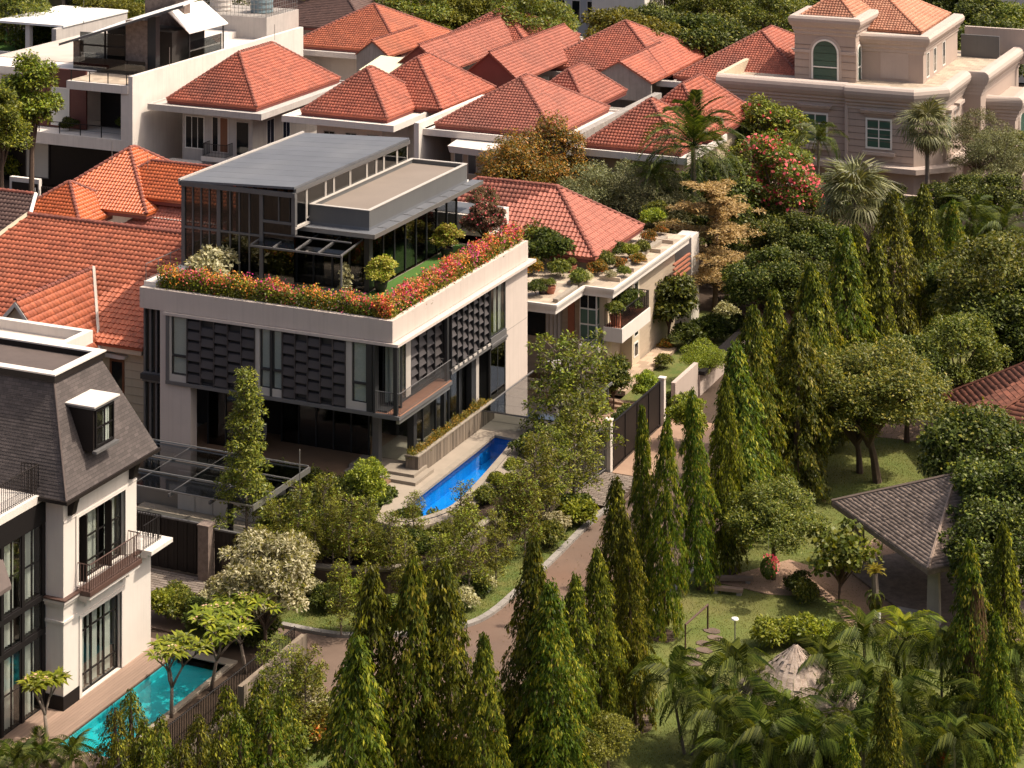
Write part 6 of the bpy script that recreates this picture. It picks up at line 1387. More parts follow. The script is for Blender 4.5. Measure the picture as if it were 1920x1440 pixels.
def make_column(name, seed, h, r, n=130, per=58, low=.1):
    rng = np.random.default_rng(seed); Ps, Ds, Ns, Ls, Tp = [], [], [], [], []
    for b in range(n):
        t = (b + rng.uniform(0, 1)) / n; z0 = h * (low + (1 - low) * t ** .92); ph = b * 2.39996 + rng.uniform(-.4, .4)
        R = r * .86 * min(1, ((1 - t) / .55) ** .72) * rng.uniform(.6, 1.18) * (1 + .16 * sin(t * 17 + ph * 2 + seed)) + .07; drop = min(z0 - .1, rng.uniform(.8, 1.7) * (.45 + .55 * (1 - t)))
        k = int(per * (.5 + .6 * (1 - t))); s = np.sqrt(rng.uniform(.02, 1, k)); o = np.array([cos(ph), sin(ph), 0]); sd_ = np.array([-sin(ph), cos(ph), 0])
        rad = R * np.minimum(1, 1.5 * s - .5 * s ** 2); z = z0 + .12 - drop * s ** 1.6
        wv = rng.normal(0, .075, k)
        P = o * rad[:, None] + sd_ * wv[:, None] + np.stack([rng.normal(0, .04, k), rng.normal(0, .04, k), z + rng.normal(0, .05, k)], 1)
        D = np.array([0, 0, -1.0]) + o * rng.uniform(.1, .75, k)[:, None] + sd_ * rng.normal(0, .38, k)[:, None]
        Ps.append(P); Ds.append(D); Ns.append(o + rng.normal(0, .45, (k, 3)) + np.array([0, 0, .35])); Ls.append(rng.uniform(.12, .24, k)); Tp.append((s > .5) & (rng.uniform(size=k) < (.5 if rng.uniform() < .4 else .07)))
    P, D, Nn, L, T = (np.concatenate(a) for a in (Ps, Ds, Ns, Ls, Tp))
    a = leafgeo(P[~T], D[~T], Nn[~T], L[~T], L[~T] * .27); c = leafgeo(P[T], D[T], Nn[T], L[T], L[T] * .3)
    tr = MB().tube([(0, 0, -.1), (.03, 0, h * .3), (0, .02, h * .7), (0, 0, h * .97)], [.13, .11, .07, .02], 7)
    bd = rng.uniform(size=len(P)) < .03; dd = leafgeo(P[bd] * np.array([.9, .9, 1]), D[bd], Nn[bd], L[bd] * 1.2, L[bd] * .3)
    kind(name, ('crown', leafmesh('crown', 'leaf_column', a)), ('dry_leaves', leafmesh('dry_leaves', 'leaf_dry', dd)), ('young_shoots', leafmesh('young_shoots', 'leaf_tip', c)), ('trunk', proto(tr, 'bark')))
for i in range(6): make_column('column%d' % i, 100 + i, 9.0, (1.3, 1.12, 1.22, 1.05, 1.36, 1.0)[i], 215, 84)
for i in range(3): make_column('shortcolumn%d' % i, 130 + i, 4.2, .95, 70, 52, .03)
def make_round(name, seed, R, zc, rz, ncl, cr, per, L, W, mt, trunk, bark='bark', hole=.4, up=.5, flat=1.0, hang=0., flowers=None, every=3, lean=0.0, extra=None):
    rng = np.random.default_rng(seed); cl = dome(rng, ncl, R, zc, rz, cr, hole, flat)
    ps = [('crown', leafmesh('crown', mt, clump_leaves(rng, cl, per, L, W, up, hang=hang))), ('trunk', proto(limbs(rng, cl, trunk[0], trunk[1], every, lean), bark))]
    if extra: ps.append(('young_shoots', leafmesh('young_shoots', extra[0], clump_leaves(rng, [(c[0], c[1], c[2] + c[4] * .25, c[3] * 1.02, c[4] * 1.02) for c in cl], extra[1], L, W, up * 1.6, shell=.9))))
    if flowers:
        fm, per_f, fl = flowers; top = [c for c in cl if rng.uniform() < .75]
        ps.append(('flowers', leafmesh('flowers', fm, clump_leaves(rng, [(c[0], c[1], c[2], c[3] * 1.06, c[4] * 1.06) for c in top], per_f, fl, fl * .9, .6, shell=.93))))
    kind(name, *ps)
make_round('broadleaf', 1, 3.2, 6.0, 2.8, 46, 1.0, 260, .24, .13, 'leaf_mid', (3.6, .2))
make_round('broadleaf2', 2, 3.4, 6.5, 3.0, 52, .95, 270, .26, .14, 'leaf_olive', (3.4, .22))
make_round('darkleaf', 3, 3.3, 5.2, 3.1, 56, 1.0, 300, .24, .15, 'leaf_dark', (2.6, .22), extra=('leaf_mid', 30))
make_round('goldtree', 4, 2.5, 4.2, 2.4, 60, .66, 230, .15, .08, 'leaf_orange', (2.2, .16), extra=('leaf_orange', 60))
make_round('redflower', 5, 2.6, 4.6, 3.0, 52, .8, 280, .24, .095, 'leaf_mid', (2.4, .18), flowers=('petal_pink', 30, .24))
make_round('sparseflower', 56, 2.6, 4.6, 3.0, 52, .8, 280, .24, .095, 'leaf_mid', (2.4, .18), flowers=('petal_pink', 4, .26), extra=('leaf_bright', 50))
make_round('winebush', 55, 2.6, 4.6, 3.0, 52, .8, 200, .4, .2, 'leaf_vine', (2.4, .18), flowers=('petal_pink', 16, .3))
make_round('wispy', 6, 2.3, 4.4, 2.8, 60, .62, 200, .17, .05, 'leaf_grey', (2.6, .12), hole=.2, every=2)
make_round('cream', 7, 1.75, 2.7, 1.55, 60, .5, 230, .17, .075, 'leaf_cream', (1.2, .09), hole=.3, extra=('leaf_olive', 30))
make_round('umbrella', 8, 2.35, 3.0, 1.35, 120, .56, 270, .13, .07, 'leaf_mid', (2.5, .12), hole=.15, flat=1.0, up=.9)
make_round('flattree', 9, 3.3, 4.0, 1.9, 96, .72, 250, .17, .08, 'leaf_mid', (2.2, .19), hole=.15, up=.9, lean=.4, every=2, extra=('leaf_tip', 22))
make_round('clippedball', 10, 1.5, 1.75, .62, 40, .4, 250, .09, .055, 'leaf_olive', (1.2, .07), hole=.1, up=.8, every=4)
make_round('talltree', 25, 1.75, 9.6, 2.9, 40, .85, 240, .28, .14, 'leaf_mid', (7.2, .22), hole=.2, extra=('leaf_bright', 50))
make_round('bush', 11, .62, .5, .45, 22, .3, 130, .15, .07, 'leaf_mid', (.2, .03), hole=.1, every=5)
make_round('bush_bright', 12, .62, .52, .46, 22, .3, 130, .17, .075, 'leaf_bright', (.2, .03), hole=.1, every=5)
make_round('bush_cream', 13, .5, .42, .36, 18, .25, 120, .13, .06, 'leaf_cream', (.2, .03), hole=.1, every=5)
make_round('bush_yellow', 14, .44, .42, .42, 26, .2, 130, .085, .055, 'leaf_yellow', (.2, .03), hole=.1, every=5, extra=('leaf_bright', 30))
make_round('bush_dark', 15, .66, .55, .5, 24, .32, 140, .15, .075, 'leaf_dark', (.2, .03), hole=.1, every=5)
make_round('bush_gold', 16, .55, .4, .34, 22, .26, 130, .13, .05, 'leaf_orange', (.2, .03), hole=.1, every=5, flowers=('petal_red', 5, .09))
make_round('shrubtree', 17, 1.05, 1.9, 1.2, 40, .42, 160, .19, .085, 'leaf_bright', (1.0, .06), hole=.15, every=2)
make_round('shrubtree2', 18, .95, 1.7, 1.15, 36, .4, 170, .2, .09, 'leaf_dark', (.9, .06), hole=.15, every=2, extra=('leaf_mid', 40))
make_round('seagrape', 19, 1.9, 2.5, 1.2, 40, .5, 40, .28, .26, 'leaf_mid', (1.2, .08), hole=.1, every=1)
make_round('mesquite', 20, 1.25, 1.5, .95, 50, .42, 210, .11, .03, 'leaf_bright', (.9, .05), hole=.1, every=2)
def make_slender(name, seed, h, r, mt, n=26, per=120, L=.15, W=.06, low=.3, taper=.6, bark='bark_grey', extra=None):
    """thin trunk with open tufts of small leaves"""
    rng = np.random.default_rng(seed); cl = []; m = MB(); w = [Vector((rng.uniform(-.08, .08) * i, rng.uniform(-.08, .08) * i, h * i / 4)) for i in range(5)]
    m.tube(w, [.06, .05, .04, .03, .012], 6)
    for i in range(n):
        t = (i + rng.uniform(0, 1)) / n; z = h * (low + (1 - low) * t); R = r * (1 - taper * t) * rng.uniform(.35, 1.05); a = i * 2.4 + rng.uniform(-.5, .5)
        c = (cos(a) * R, sin(a) * R, z, rng.uniform(.22, .42) * (1 - .35 * t) * r / .9, 0); c = (*c[:4], c[3] * .75); cl.append(c)
        b = w[min(3, int(z / h * 4))].lerp(w[min(4, int(z / h * 4) + 1)], (z / h * 4) % 1); m.tube([(b.x, b.y, max(.2, z - .35 * R - .2)), (c[0], c[1], z)], [.018, .006], 4)
    ps = [('crown', leafmesh('crown', mt, clump_leaves(rng, cl, per, L, W, .5, shell=.25))), ('trunk', proto(m, bark))]
    if extra: ps.insert(1, ('young_shoots', leafmesh('young_shoots', extra[0], clump_leaves(rng, [(a, b, c + .05, d, e) for a, b, c, d, e in cl], extra[1], L, W, .9, shell=.8))))
    kind(name, *ps)
make_slender('slender_tall', 31, 8.0, 1.45, 'leaf_mid', 58, 105, .17, .07, .14, .82, extra=('leaf_bright', 32))
for i in range(3): make_slender('slender%d' % i, 32 + i, 4.4, 1.05, 'leaf_olive', 44, 52, .16, .06, .2, .4, extra=('leaf_bright', 14))
for i in range(2): make_slender('airy%d' % i, 36 + i, 5.0, 1.3, 'leaf_mid', 44, 56, .17, .07, .2, .35, extra=('leaf_bright', 18))
make_slender('conifer', 40, 1.15, .3, 'leaf_cream', 22, 60, .1, .05, .08, .75)
def make_layered(name, seed):
    """tan feathery tree with flat tiers"""
    rng = np.random.default_rng(seed); cl = []; m = MB(); m.tube([(0, 0, 0), (.1, 0, 3.5), (0, .1, 7.0)], [.14, .1, .03], 7)
    for i in range(13):
        z = 1.7 + i * .45; R = (1.2 + 1.6 * sin(pi * min(1, (i + 2.5) / 13)) ** .8); a0 = i * 2.2
        for k in range(9):
            s = (k + 1) / 9; a = a0 + rng.normal(0, .35 * s)
            cl.append((cos(a) * R * s, sin(a) * R * s, z + .35 * s + rng.normal(0, .06), .45 * (1 - .3 * s), .11))
        m.tube([(0, 0, z - .5), (cos(a0) * R * .6, sin(a0) * R * .6, z), (cos(a0) * R, sin(a0) * R, z + .3)], [.04, .02, .008], 4)
    cl2 = [(x * cos(2.1) - y * sin(2.1), x * sin(2.1) + y * cos(2.1), z + .2, a, b) for x, y, z, a, b in cl]
    kind(name, ('crown', leafmesh('crown', 'leaf_tan', clump_leaves(rng, cl + cl2, 95, .17, .055, 1.2, shell=.1))), ('trunk', proto(m, 'bark')))
make_layered('tantree', 50)
# palm fronds
def frond_mesh(seed, L=2.4, n=34, wid=.55, arch=.9, mt='leaf_palm', lw=.045, vee=.5, droop=.5):
    rng = np.random.default_rng(seed); s = np.linspace(.12, 1, n)
    x = L * (s - .18 * s ** 3 * arch); z = L * (.42 * s * arch - .78 * arch * s ** 2.4)
    V, F = [], []
    for sg_ in (-1, 1):
        for i in range(n):
            l = wid * L * .42 * (sin(pi * min(1, s[i] * .92 + .1)) ** .7 + .12) * rng.uniform(.88, 1.1); b = np.array([x[i], 0, z[i]])
            d = np.array([.62 + .2 * s[i], sg_ * 1.0, vee * (1 - s[i]) + rng.normal(0, .12)]); d /= np.linalg.norm(d); w = np.array([.5, -.2 * sg_, .3]); w = w - d * (w @ d); w /= np.linalg.norm(w); w *= lw / 2
            m_ = b + d * l * .55; e = b + d * l + np.array([0, 0, -droop * l]); k = len(V)
            V += [b - w * .6, b + w * .6, m_ + w, m_ - w, e]; F += [(k, k + 1, k + 2, k + 3), (k + 3, k + 2, k + 4, k + 4)]
    mb = MB(); mb.v = [tuple(v) for v in V]; mb.f = [f if f[2] != f[3] else f[:3] for f in F]
    mb.tube([(x[i], 0, z[i]) for i in range(0, n, 4)], [.022 * (1 - .8 * i / n) for i in range(0, n, 4)], 4); mb.tube([(0, 0, -.02), (x[0], 0, z[0])], .022, 4)
    return mesh_of('frond', mb, mt)
FR = {'areca': [frond_mesh(60 + i, 2.2, 34, .74, (1.0, 1.3, 1.6)[i], 'leaf_palm', .055, .5, .95) for i in range(3)], 'areca_light': [frond_mesh(70 + i, 2.0, 34, .7, (1.0, 1.4)[i], 'leaf_bright', .055, .5, .9) for i in range(2)],
      'date': [frond_mesh(64 + i, 3.4, 44, .38, (.9, 1.15)[i], 'leaf_palm', .05, .5, .35) for i in range(2)], 'queen': [frond_mesh(67 + i, 2.9, 40, .5, (1.0, 1.25)[i], 'leaf_palm', .045, .6, .9) for i in range(2)], 'cycad': [frond_mesh(74, .55, 14, .55, .8, 'leaf_yellow', .03, .5, .2)], 'fern': [frond_mesh(76, .6, 14, .6, 1.3, 'leaf_mid', .05, .4, .5)]}
def fan_mesh(seed, R=.95, n=26, mt='leaf_fanpalm', pet=.9, droop=.35):
    rng = np.random.default_rng(seed); mb = MB(); mb.tube([(0, 0, 0), (pet * .5, 0, .1), (pet, 0, .08)], [.022, .016, .012], 4); c = np.array([pet, 0, .08])
    for i in range(n):
        a = radians(-125 + 250 * i / (n - 1)); d = np.array([cos(a), sin(a), .05 * (-1) ** i]); l = R * (.82 + .18 * cos(a)) * rng.uniform(.9, 1.05); w = np.array([-sin(a), cos(a), 0]) * .038
        m_ = c + d * l * .6; e = c + d * l + np.array([0, 0, -droop * l * rng.uniform(.6, 1.4)])
        mb.quad(c, m_ + w, m_ - w); mb.quad(m_ + w, e, m_ - w)
    return mesh_of('fan_leaf', mb, mt)
FAN = {'silver': [fan_mesh(80, 1.05), fan_mesh(81, .95, droop=.6)], 'dry': [fan_mesh(82, .9, mt='leaf_dry', droop=.9)], 'green': [fan_mesh(83, .9, mt='leaf_palm')]}
def palm(label, loc, h, fr, n, sc=1.0, tilt=(-.9, .55), seed=1, name='palm', grp=None, tr=.11, stems=1, piece='frond', skirt=None, bark='bark_grey', spread=.35):
    rnd = random.Random(seed); t = thing(name, label, 'palm', loc, grp); loc = Vector(loc); k = 0
    for s_ in range(stems):
        a = 2 * pi * s_ / stems + rnd.uniform(0, 1); b = Vector((cos(a), sin(a), 0)) * (spread * .4 if stems > 1 else 0); hh = h * rnd.uniform(.72, 1.05) if stems > 1 else h; e = b * (1 + (3.2 if stems > 1 else 0)) + Vector((0, 0, hh))
        part('stem', MB().tube([loc + b, loc + b.lerp(e, .5) + Vector((rnd.uniform(-.05, .05), rnd.uniform(-.05, .05), 0)), loc + e], [tr * 1.2, tr, tr * .85], 7), bark, t)
        for i in range(n):
            f = i / max(1, n - 1); el = tilt[0] + (tilt[1] - tilt[0]) * f + rnd.uniform(-.12, .12); az = i * 2.39996 + rnd.uniform(-.25, .25) + s_
            o = inst(piece, rnd.choice(fr), t, loc + e + Vector((0, 0, .0)), (0, -el, az), (sc * rnd.uniform(.85, 1.12),) * 3); k += 1
        if skirt:
            for i in range(9): inst('dead_leaf', skirt[0], t, loc + e - Vector((0, 0, .15)), (0, rnd.uniform(.7, 1.25), i * .7 + rnd.uniform(-.2, .2)), (sc * rnd.uniform(.7, .95),) * 3)
    return t
def plant(kd, label, cat, loc, sc=1.0, rz=None, name=None, grp=None, sz=None):
    """a plant of a known kind; parts share their meshes with its siblings"""
    loc = Vector(loc); rz = rz if rz is not None else (loc.x * 7.3 + loc.y * 3.1) % 6.28
    t = thing(name or 'tree', label, cat, loc, grp, rz); t.scale = (sc, sc, sz or sc)
    for pn, me in KIND[kd]:
        o = bpy.data.objects.new(pn, me); _link(o, t)
        if pn in ('young_shoots', 'flowers', 'dry_leaves'): o['kind'] = 'stuff'
    return t
ORD = ['first', 'second', 'third', 'fourth', 'fifth', 'sixth', 'seventh', 'eighth', 'ninth', 'tenth', 'eleventh', 'twelfth', 'thirteenth', 'fourteenth', 'fifteenth', 'sixteenth', 'seventeenth', 'eighteenth', 'nineteenth', 'twentieth', '21st', '22nd', '23rd', '24th', '25th', '26th', '27th', '28th', '29th', '30th', '31st', '32nd']
# ---- row of drooping column trees along the lane: (top in the photo, height)
ROW = [(655, 1188, 9.2), (693, 1058, 10), (762, 1038, 10.3), (850, 1048, 9.9), (905, 1192, 8.2), (985, 1000, 9.4), (1035, 1085, 8.2), (1075, 1072, 7.4), (1125, 1020, 7.6), (1160, 890, 9.0), (1192, 965, 8.2), (1203, 764, 9.6), (1243, 778, 9.4), (1310, 728, 9.0), (1362, 702, 9.0),
       (1392, 640, 9.4), (1422, 572, 9.9), (1462, 545, 9.7), (1492, 590, 9.0), (1515, 490, 9.9), (1550, 520, 9.0), (1582, 430, 9.9), (1614, 422, 9.7), (1645, 440, 9.2), (1670, 360, 9.8), (1722, 345, 9.3), (1782, 372, 7.6)]
for i, (ix, iy, h) in enumerate(ROW):
    p = at(ix, iy, h); p.z = 0; w = (1.12, 1.0, .92, 1.08, .86, .97)[i % 6] * (1.12 if i < 9 else {9: .95, 10: .85, 11: .66, 12: .68, 13: .84, 14: .86}.get(i, 1.32))
    t = plant('column%d' % (i % 6), 'drooping green column tree, %s from the left in the long lane-side row' % ORD[i], 'tree', p, h / 9 * w, i * 1.7, 'column_tree', 'column trees lining the lane', h / 9); t.rotation_euler = (.035 * sin(i * 2.7), .035 * cos(i * 1.9), i * 1.7)
    if i % 2 == 0 and 8 < i < 20:
        e = MB().lathe((p.x, p.y, -.02), [(.75, 0), (.6, .035), (.25, .05)], 12); solid('earth_ring', e, 'soil', 'bare red earth ring at the foot of the %s column tree of the lane row' % ORD[i], 'soil')
for i, (ix, iy, h, lb) in enumerate([(1818, 1012, 8.2, 'vine-hung column tree leaning beside the shingle pavilion'), (1882, 980, 8.0, 'bright green column tree at the right edge beside the pavilion'), (1662, 1255, 6.4, 'column tree rising among the areca palms right of the thatched hut'), (1590, 1362, 5.8, 'small column tree at the bottom edge right of centre'), (1868, 1150, 6.6, 'slim yellow-green column tree, lower right edge')]):
    p = at(ix, iy, h); p.z = 0; plant('column%d' % ((i * 2 + 1) % 6), lb, 'tree', p, h / 9 * 1.05, i * 1.1, 'column_tree', 'column trees in the park', h / 9)
p = at(1840, 1090, 6); rng = np.random.default_rng(5); n = 2600; a = rng.uniform(0, 6.28, n); z = rng.uniform(.4, 6.8, n); r_ = (.25 + .75 * (1 - z / 7)) * rng.uniform(.5, 1, n)
vp = at(1822, 1012, 8.2)
v, f = leafgeo(np.stack([np.cos(a) * r_, np.sin(a) * r_, z], 1), np.stack([np.cos(a) * .2, np.sin(a) * .2, -np.ones(n)], 1), np.stack([np.cos(a), np.sin(a), np.zeros(n)], 1), rng.uniform(.3, .7, n), np.full(n, .03))
o = bpy.data.objects.new('dry_vine', leafmesh('dry_vine', 'leaf_vine', (v, f))); o.location = (vp.x + .15, vp.y - .1, 0); _link(o, None); tag(o, 'brown dead creeper hanging down the leaning column tree', 'vine')
# ---- drooping shrubs bottom left along the picket fence
SH = [(215, 1325, 2.6), (245, 1292, 2.9), (222, 1378, 2.4), (270, 1350, 2.8), (285, 1400, 2.6), (300, 1340, 2.7), (340, 1385, 2.9), (372, 1340, 2.9), (412, 1372, 2.9), (425, 1285, 3.1), (450, 1340, 3.0), (486, 1266, 3.2), (505, 1330, 3.1), (530, 1290, 3.0)]
for i, (ix, iy, h) in enumerate(SH):
    p = at(ix, iy, h); p.z = 0; plant('shortcolumn%d' % (i % 3), 'weeping yellow-green shrub, %s from the left along the dark picket fence' % ORD[i], 'shrub', p, h / 4.2 * 1.45, i, 'weeping_shrub', 'weeping shrubs by the picket fence', h / 4.2)
# ---- trees round the main house: (kind, photo x, y of top, top height, ground, native height, label)
SPEC = [('slender1', 690, 935, 3.9, 1.0, 4.4, 'airy tree over the curved planter, left of the pool'), ('slender0', 870, 905, 3.7, .5, 4.4, 'airy tree at the bend of the board wall'), ('slender1', 735, 960, 3.6, .6, 4.4, 'airy tree just below the pool rim'), ('slender2', 625, 940, 3.9, 1.0, 4.4, 'airy tree in the dense front bed'), ('slender0', 820, 1000, 3.2, 0, 4.4, 'airy tree rooted on the verge under the pool curve'), ('slender1', 930, 960, 3.3, 0, 4.4, 'airy tree against the sunlit board wall'), ('slender2', 985, 895, 3.7, 0, 4.4, 'airy tree at the far sunlit board wall'), ('slender2', 520, 940, 3.9, .4, 4.4, 'airy tree beside the carport edge'), ('slender0', 690, 1060, 2.9, 0, 4.4, 'airy little tree on the shaded verge'), ('airy1', 1030, 800, 4.6, .2, 5.0, 'airy tree before the grey bar fence'),
 ('slender_tall', 462, 698, 8.9, .9, 8.0, 'tall slim leafy tree standing before the middle of the modern house'),
 ('slender0', 560, 905, 4.6, 1.0, 4.4, 'open slim tree left of the planted pool corner'), ('slender1', 610, 890, 4.7, 1.0, 4.4, 'open slim tree before the porch hedge'),
 ('shrubtree', 690, 868, 4.2, 1.9, 3.0, 'bright broad-leaved tree at the left end of the blue pool'), ('shrubtree2', 672, 905, 3.4, 1.0, 3.0, 'dark glossy shrub tree at the curved end of the pool'),
 ('slender2', 775, 925, 3.7, 1.0, 4.4, 'thin feathery tree in front of the pool water'), ('slender0', 655, 930, 4.4, 1.0, 4.4, 'slim tree beside the curved planter ledge'),
 ('slender1', 850, 965, 3.4, .3, 4.4, 'slim tree growing against the near corner of the garden wall'), ('slender2', 950, 905, 3.5, .6, 4.4, 'slim tree half covering the right side of the pool'),
 ('slender0', 975, 868, 4.2, .6, 4.4, 'leaning slim tree on the pool wall planter'), ('slender1', 1005, 812, 5.0, .6, 4.4, 'taller slim tree at the far end of the pool wall'), ('slender2', 880, 960, 3.9, .0, 4.4, 'slim tree on the grass verge before the board wall'),
 ('airy0', 1048, 632, 7.2, .2, 5.0, 'airy court tree left of the glass canopy, nearest the pale pier'), ('airy1', 1098, 640, 7.0, .2, 5.0, 'airy court tree right of the glass canopy with bright tips'), ('airy0', 1075, 740, 5.6, .2, 5.0, 'lower airy tree above the grey bar fence'),
 ('slender1', 590, 975, 3.2, 1.0, 4.4, 'short open tree over the red-edged planter'), ('slender2', 700, 985, 3.0, .6, 4.4, 'short open tree below the curved ledge'), ('slender0', 765, 1010, 3.2, .0, 4.4, 'short open tree on the verge under the ledge'), ('slender1', 540, 1000, 3.4, .2, 4.4, 'slim tree right of the stone gate pillar'), ('slender2', 640, 1055, 3.1, .0, 4.4, 'slim tree rooted in the shaded verge'),
 ('cream', 497, 1010, 4.9, 0, 4.35, 'tree with cream-white leaves above the driveway'), ('slender1', 575, 1215, 3.6, 0, 4.4, 'thin sparse tree at the road corner, left'), ('airy1', 520, 1205, 3.8, 0, 5.0, 'sparse tree beside the end of the picket fence'),
 ('shrubtree2', 1150, 670, 3.0, .1, 3.0, 'dark round little tree on a stem in the neighbour court'), ('mesquite', 1318, 640, 2.6, 0, 2.5, 'pale feathery round shrub by the stepped boundary wall'),
 ('shrubtree2', 1255, 515, 4.4, 0, 3.0, 'dark leafy tree right of the terrace house'), ('shrubtree', 1210, 700, 1.9, 0, 3.0, 'bright bushy plant behind the black gate'), ('shrubtree', 1290, 745, 2.6, 0, 3.0, 'bright long-leaved shrub right of the slim white post'),
 ('tantree', 1340, 345, 8.4, 0, 7.7, 'tan feathery tiered tree right of the terrace house'), ('redflower', 1460, 255, 9.0, 0, 7.6, 'tall bush covered in pink-red blossom before the mansion'), ('sparseflower', 1435, 192, 9.2, 0, 7.6, 'green tree with sparse red blossom beside the first mansion window'),
 ('goldtree', 1020, 234, 9.6, 0, 6.7, 'dense round gold and green tree behind the terracotta roof'), ('goldtree', 968, 272, 8.8, 0, 6.7, 'smaller gold-leaved tree beside the peach house'), ('wispy', 1150, 290, 8.6, 0, 7.4, 'grey-green wispy tree behind the terracotta hip'), ('wispy', 1105, 300, 8.4, 0, 7.4, 'dull olive wispy tree next to the gold tree'), ('wispy', 1200, 300, 8.6, 0, 7.4, 'olive wispy tree left of the date palm'), ('wispy', 1245, 325, 8.0, 0, 7.4, 'thin grey tree under the date palm fronds'), ('darkleaf', 1330, 300, 8.0, 0, 8.2, 'dark dense tree behind the tan tiered tree'), ('darkleaf', 1275, 345, 6.6, 0, 8.2, 'dark low tree behind the terrace end'), ('wispy', 1835, 195, 8.2, 0, 7.4, 'fine grey-green tree in front of the mansion corner'), ('wispy', 1870, 230, 7.4, 0, 7.4, 'fine olive tree by the mansion entrance arch'),
 ('flattree', 1645, 650, 6.9, 0, 6.2, 'wide flat-topped spreading tree in the park'), ('darkleaf', 1700, 640, 5.4, 0, 8.2, 'dark tree between the far column trees and the park path'), ('broadleaf', 1800, 600, 6.2, 0, 8.8, 'leafy tree behind the spreading park trees'), ('flattree', 1612, 690, 5.4, 0, 6.2, 'lower spreading tree with dark limbs left of the wide flat-topped one'), ('umbrella', 1450, 905, 4.4, 0, 4.6, 'clipped umbrella-shaped tree beside the plaza'), ('seagrape', 1575, 990, 3.4, 0, 3.9, 'round-leaved sea grape tree before the pavilion'),
 ('darkleaf', 1850, 770, 7.0, 0, 8.2, 'big dark glossy tree covering the pavilion roof at the right'), ('darkleaf', 1885, 960, 5.6, 0, 8.2, 'low dark tree behind the right hand column trees'), ('darkleaf', 1900, 850, 6.6, 0, 8.2, 'dark glossy tree at the right edge behind the pavilion'), ('broadleaf', 1868, 452, 9.0, 0, 8.8, 'broad bright-topped tree at the right edge above the red shelter'), ('darkleaf', 1905, 520, 7.5, 0, 8.2, 'dark tree at the right edge behind the red shelter'), ('clippedball', 1138, 1350, 2.3, 0, 2.4, 'small clipped ball-headed tree at the bottom middle'),
 ('talltree', 60, 112, 13.0, 0, 12.6, 'tall leafy street tree before the white modern house'), ('talltree', 2, 165, 11.6, 0, 12.6, 'leafy tree cut by the left edge')]
for (kd, ix, iy, zt2, zg, nh, lb) in SPEC:
    p = at(ix, iy, zt2); p.z = zg; s_ = (zt2 - zg) / nh
    pt_ = plant(kd, lb, 'shrub' if kd == 'mesquite' or kd.startswith('shrub') else 'tree', p, s_, name='shrub' if kd == 'mesquite' or kd.startswith('shrub') else 'tree', sz=s_ if kd == 'tantree' else None)
    if kd == 'tantree': pt_.scale = (s_ * 1.35, s_ * 1.35, s_)
# ---- trees beyond the roofs
BACK = [('broadleaf2', 200, 0), ('broadleaf', 30, -6), ('broadleaf', 600, -28), ('broadleaf2', 690, -30), ('broadleaf', 760, -14), ('broadleaf2', 830, 4), ('broadleaf2', 880, -20), ('broadleaf', 985, 4), ('broadleaf', 1022, 20), ('broadleaf2', 1178, 34),
        ('darkleaf', 1215, 0), ('broadleaf', 1250, -40), ('darkleaf', 1290, 20), ('broadleaf', 1340, -20), ('darkleaf', 1380, 30), ('darkleaf', 1420, -30), ('broadleaf', 1450, -10), ('darkleaf', 1860, -20), ('broadleaf', 1900, 20), ('darkleaf', 1830, 20), ('broadleaf2', 1905, -40), ('darkleaf', 1760, -60), ('broadleaf', 560, -40), ('broadleaf2', 1330, -60), ('darkleaf', 1210, -60), ('broadleaf', 920, -55), ('broadleaf2', 100, -50), ('broadleaf', 300, -60), ('darkleaf', 1480, -60)]
for i, (kd, ix, iy) in enumerate(BACK):
    hh = 9.5 + (i * 37 % 5) * .5; p = at(ix, iy, hh); p.z = 0
    plant(kd, 'background tree beyond the roofs, %s from the left along the top edge' % ORD[sorted(b[1] for b in BACK).index(ix)], 'tree', p, hh / 8.6, name='background_tree', grp='trees along the top edge')
far_block('grey flat-fronted building behind the trees, top middle', -40, -34.8, 115, 14, 'lightgrey_wall', 3, 3)
far_block('pale tower block with windows behind the trees right of top middle', -34.4, -28.6, 112, 16, 'house_white', 4, 3)
far_block('pinkish house wall glimpsed behind trees above the pyramid roof', -60, -42, 124, 9, 'mansion_trim', 2, 3)
far_block('pale building glimpsed through trees above the mansion roof', 2, 20, 130, 13, 'house_white', 3, 4)
far_block('long pale building beyond the roof garden, top left', -120, -84, 118, 9, 'house_white', 2, 6)
far_block('brown building in the gap behind the right hand trees', 24, 44, 112, 10, 'mansion_wall', 2, 4)
o_ = MB()
for k, (ix, iy, hh) in enumerate([(x, -70 - 10 * (k % 3), 11) for k, x in enumerate(range(-60, 2000, 62))]):
    p = at(ix, iy, hh); p.z = 0
rngw = np.random.default_rng(9); cl = []
for ix in range(-80, 2020, 26):
    p = at(ix, -105 + rngw.uniform(-15, 15), 11); 
    for z in (2, 5, 8): cl.append((p.x + rngw.normal(0, 1.5), p.y + rngw.normal(0, 1.5), z + rngw.uniform(-1, 1.5), 3.0, 2.4))
o = bpy.data.objects.new('far_wood', leafmesh('far_wood', 'leaf_dark', clump_leaves(rngw, cl, 170, .55, .32))); _link(o, None); tag(o, 'dark mass of distant trees closing the view behind the houses', 'wood', kind='stuff')
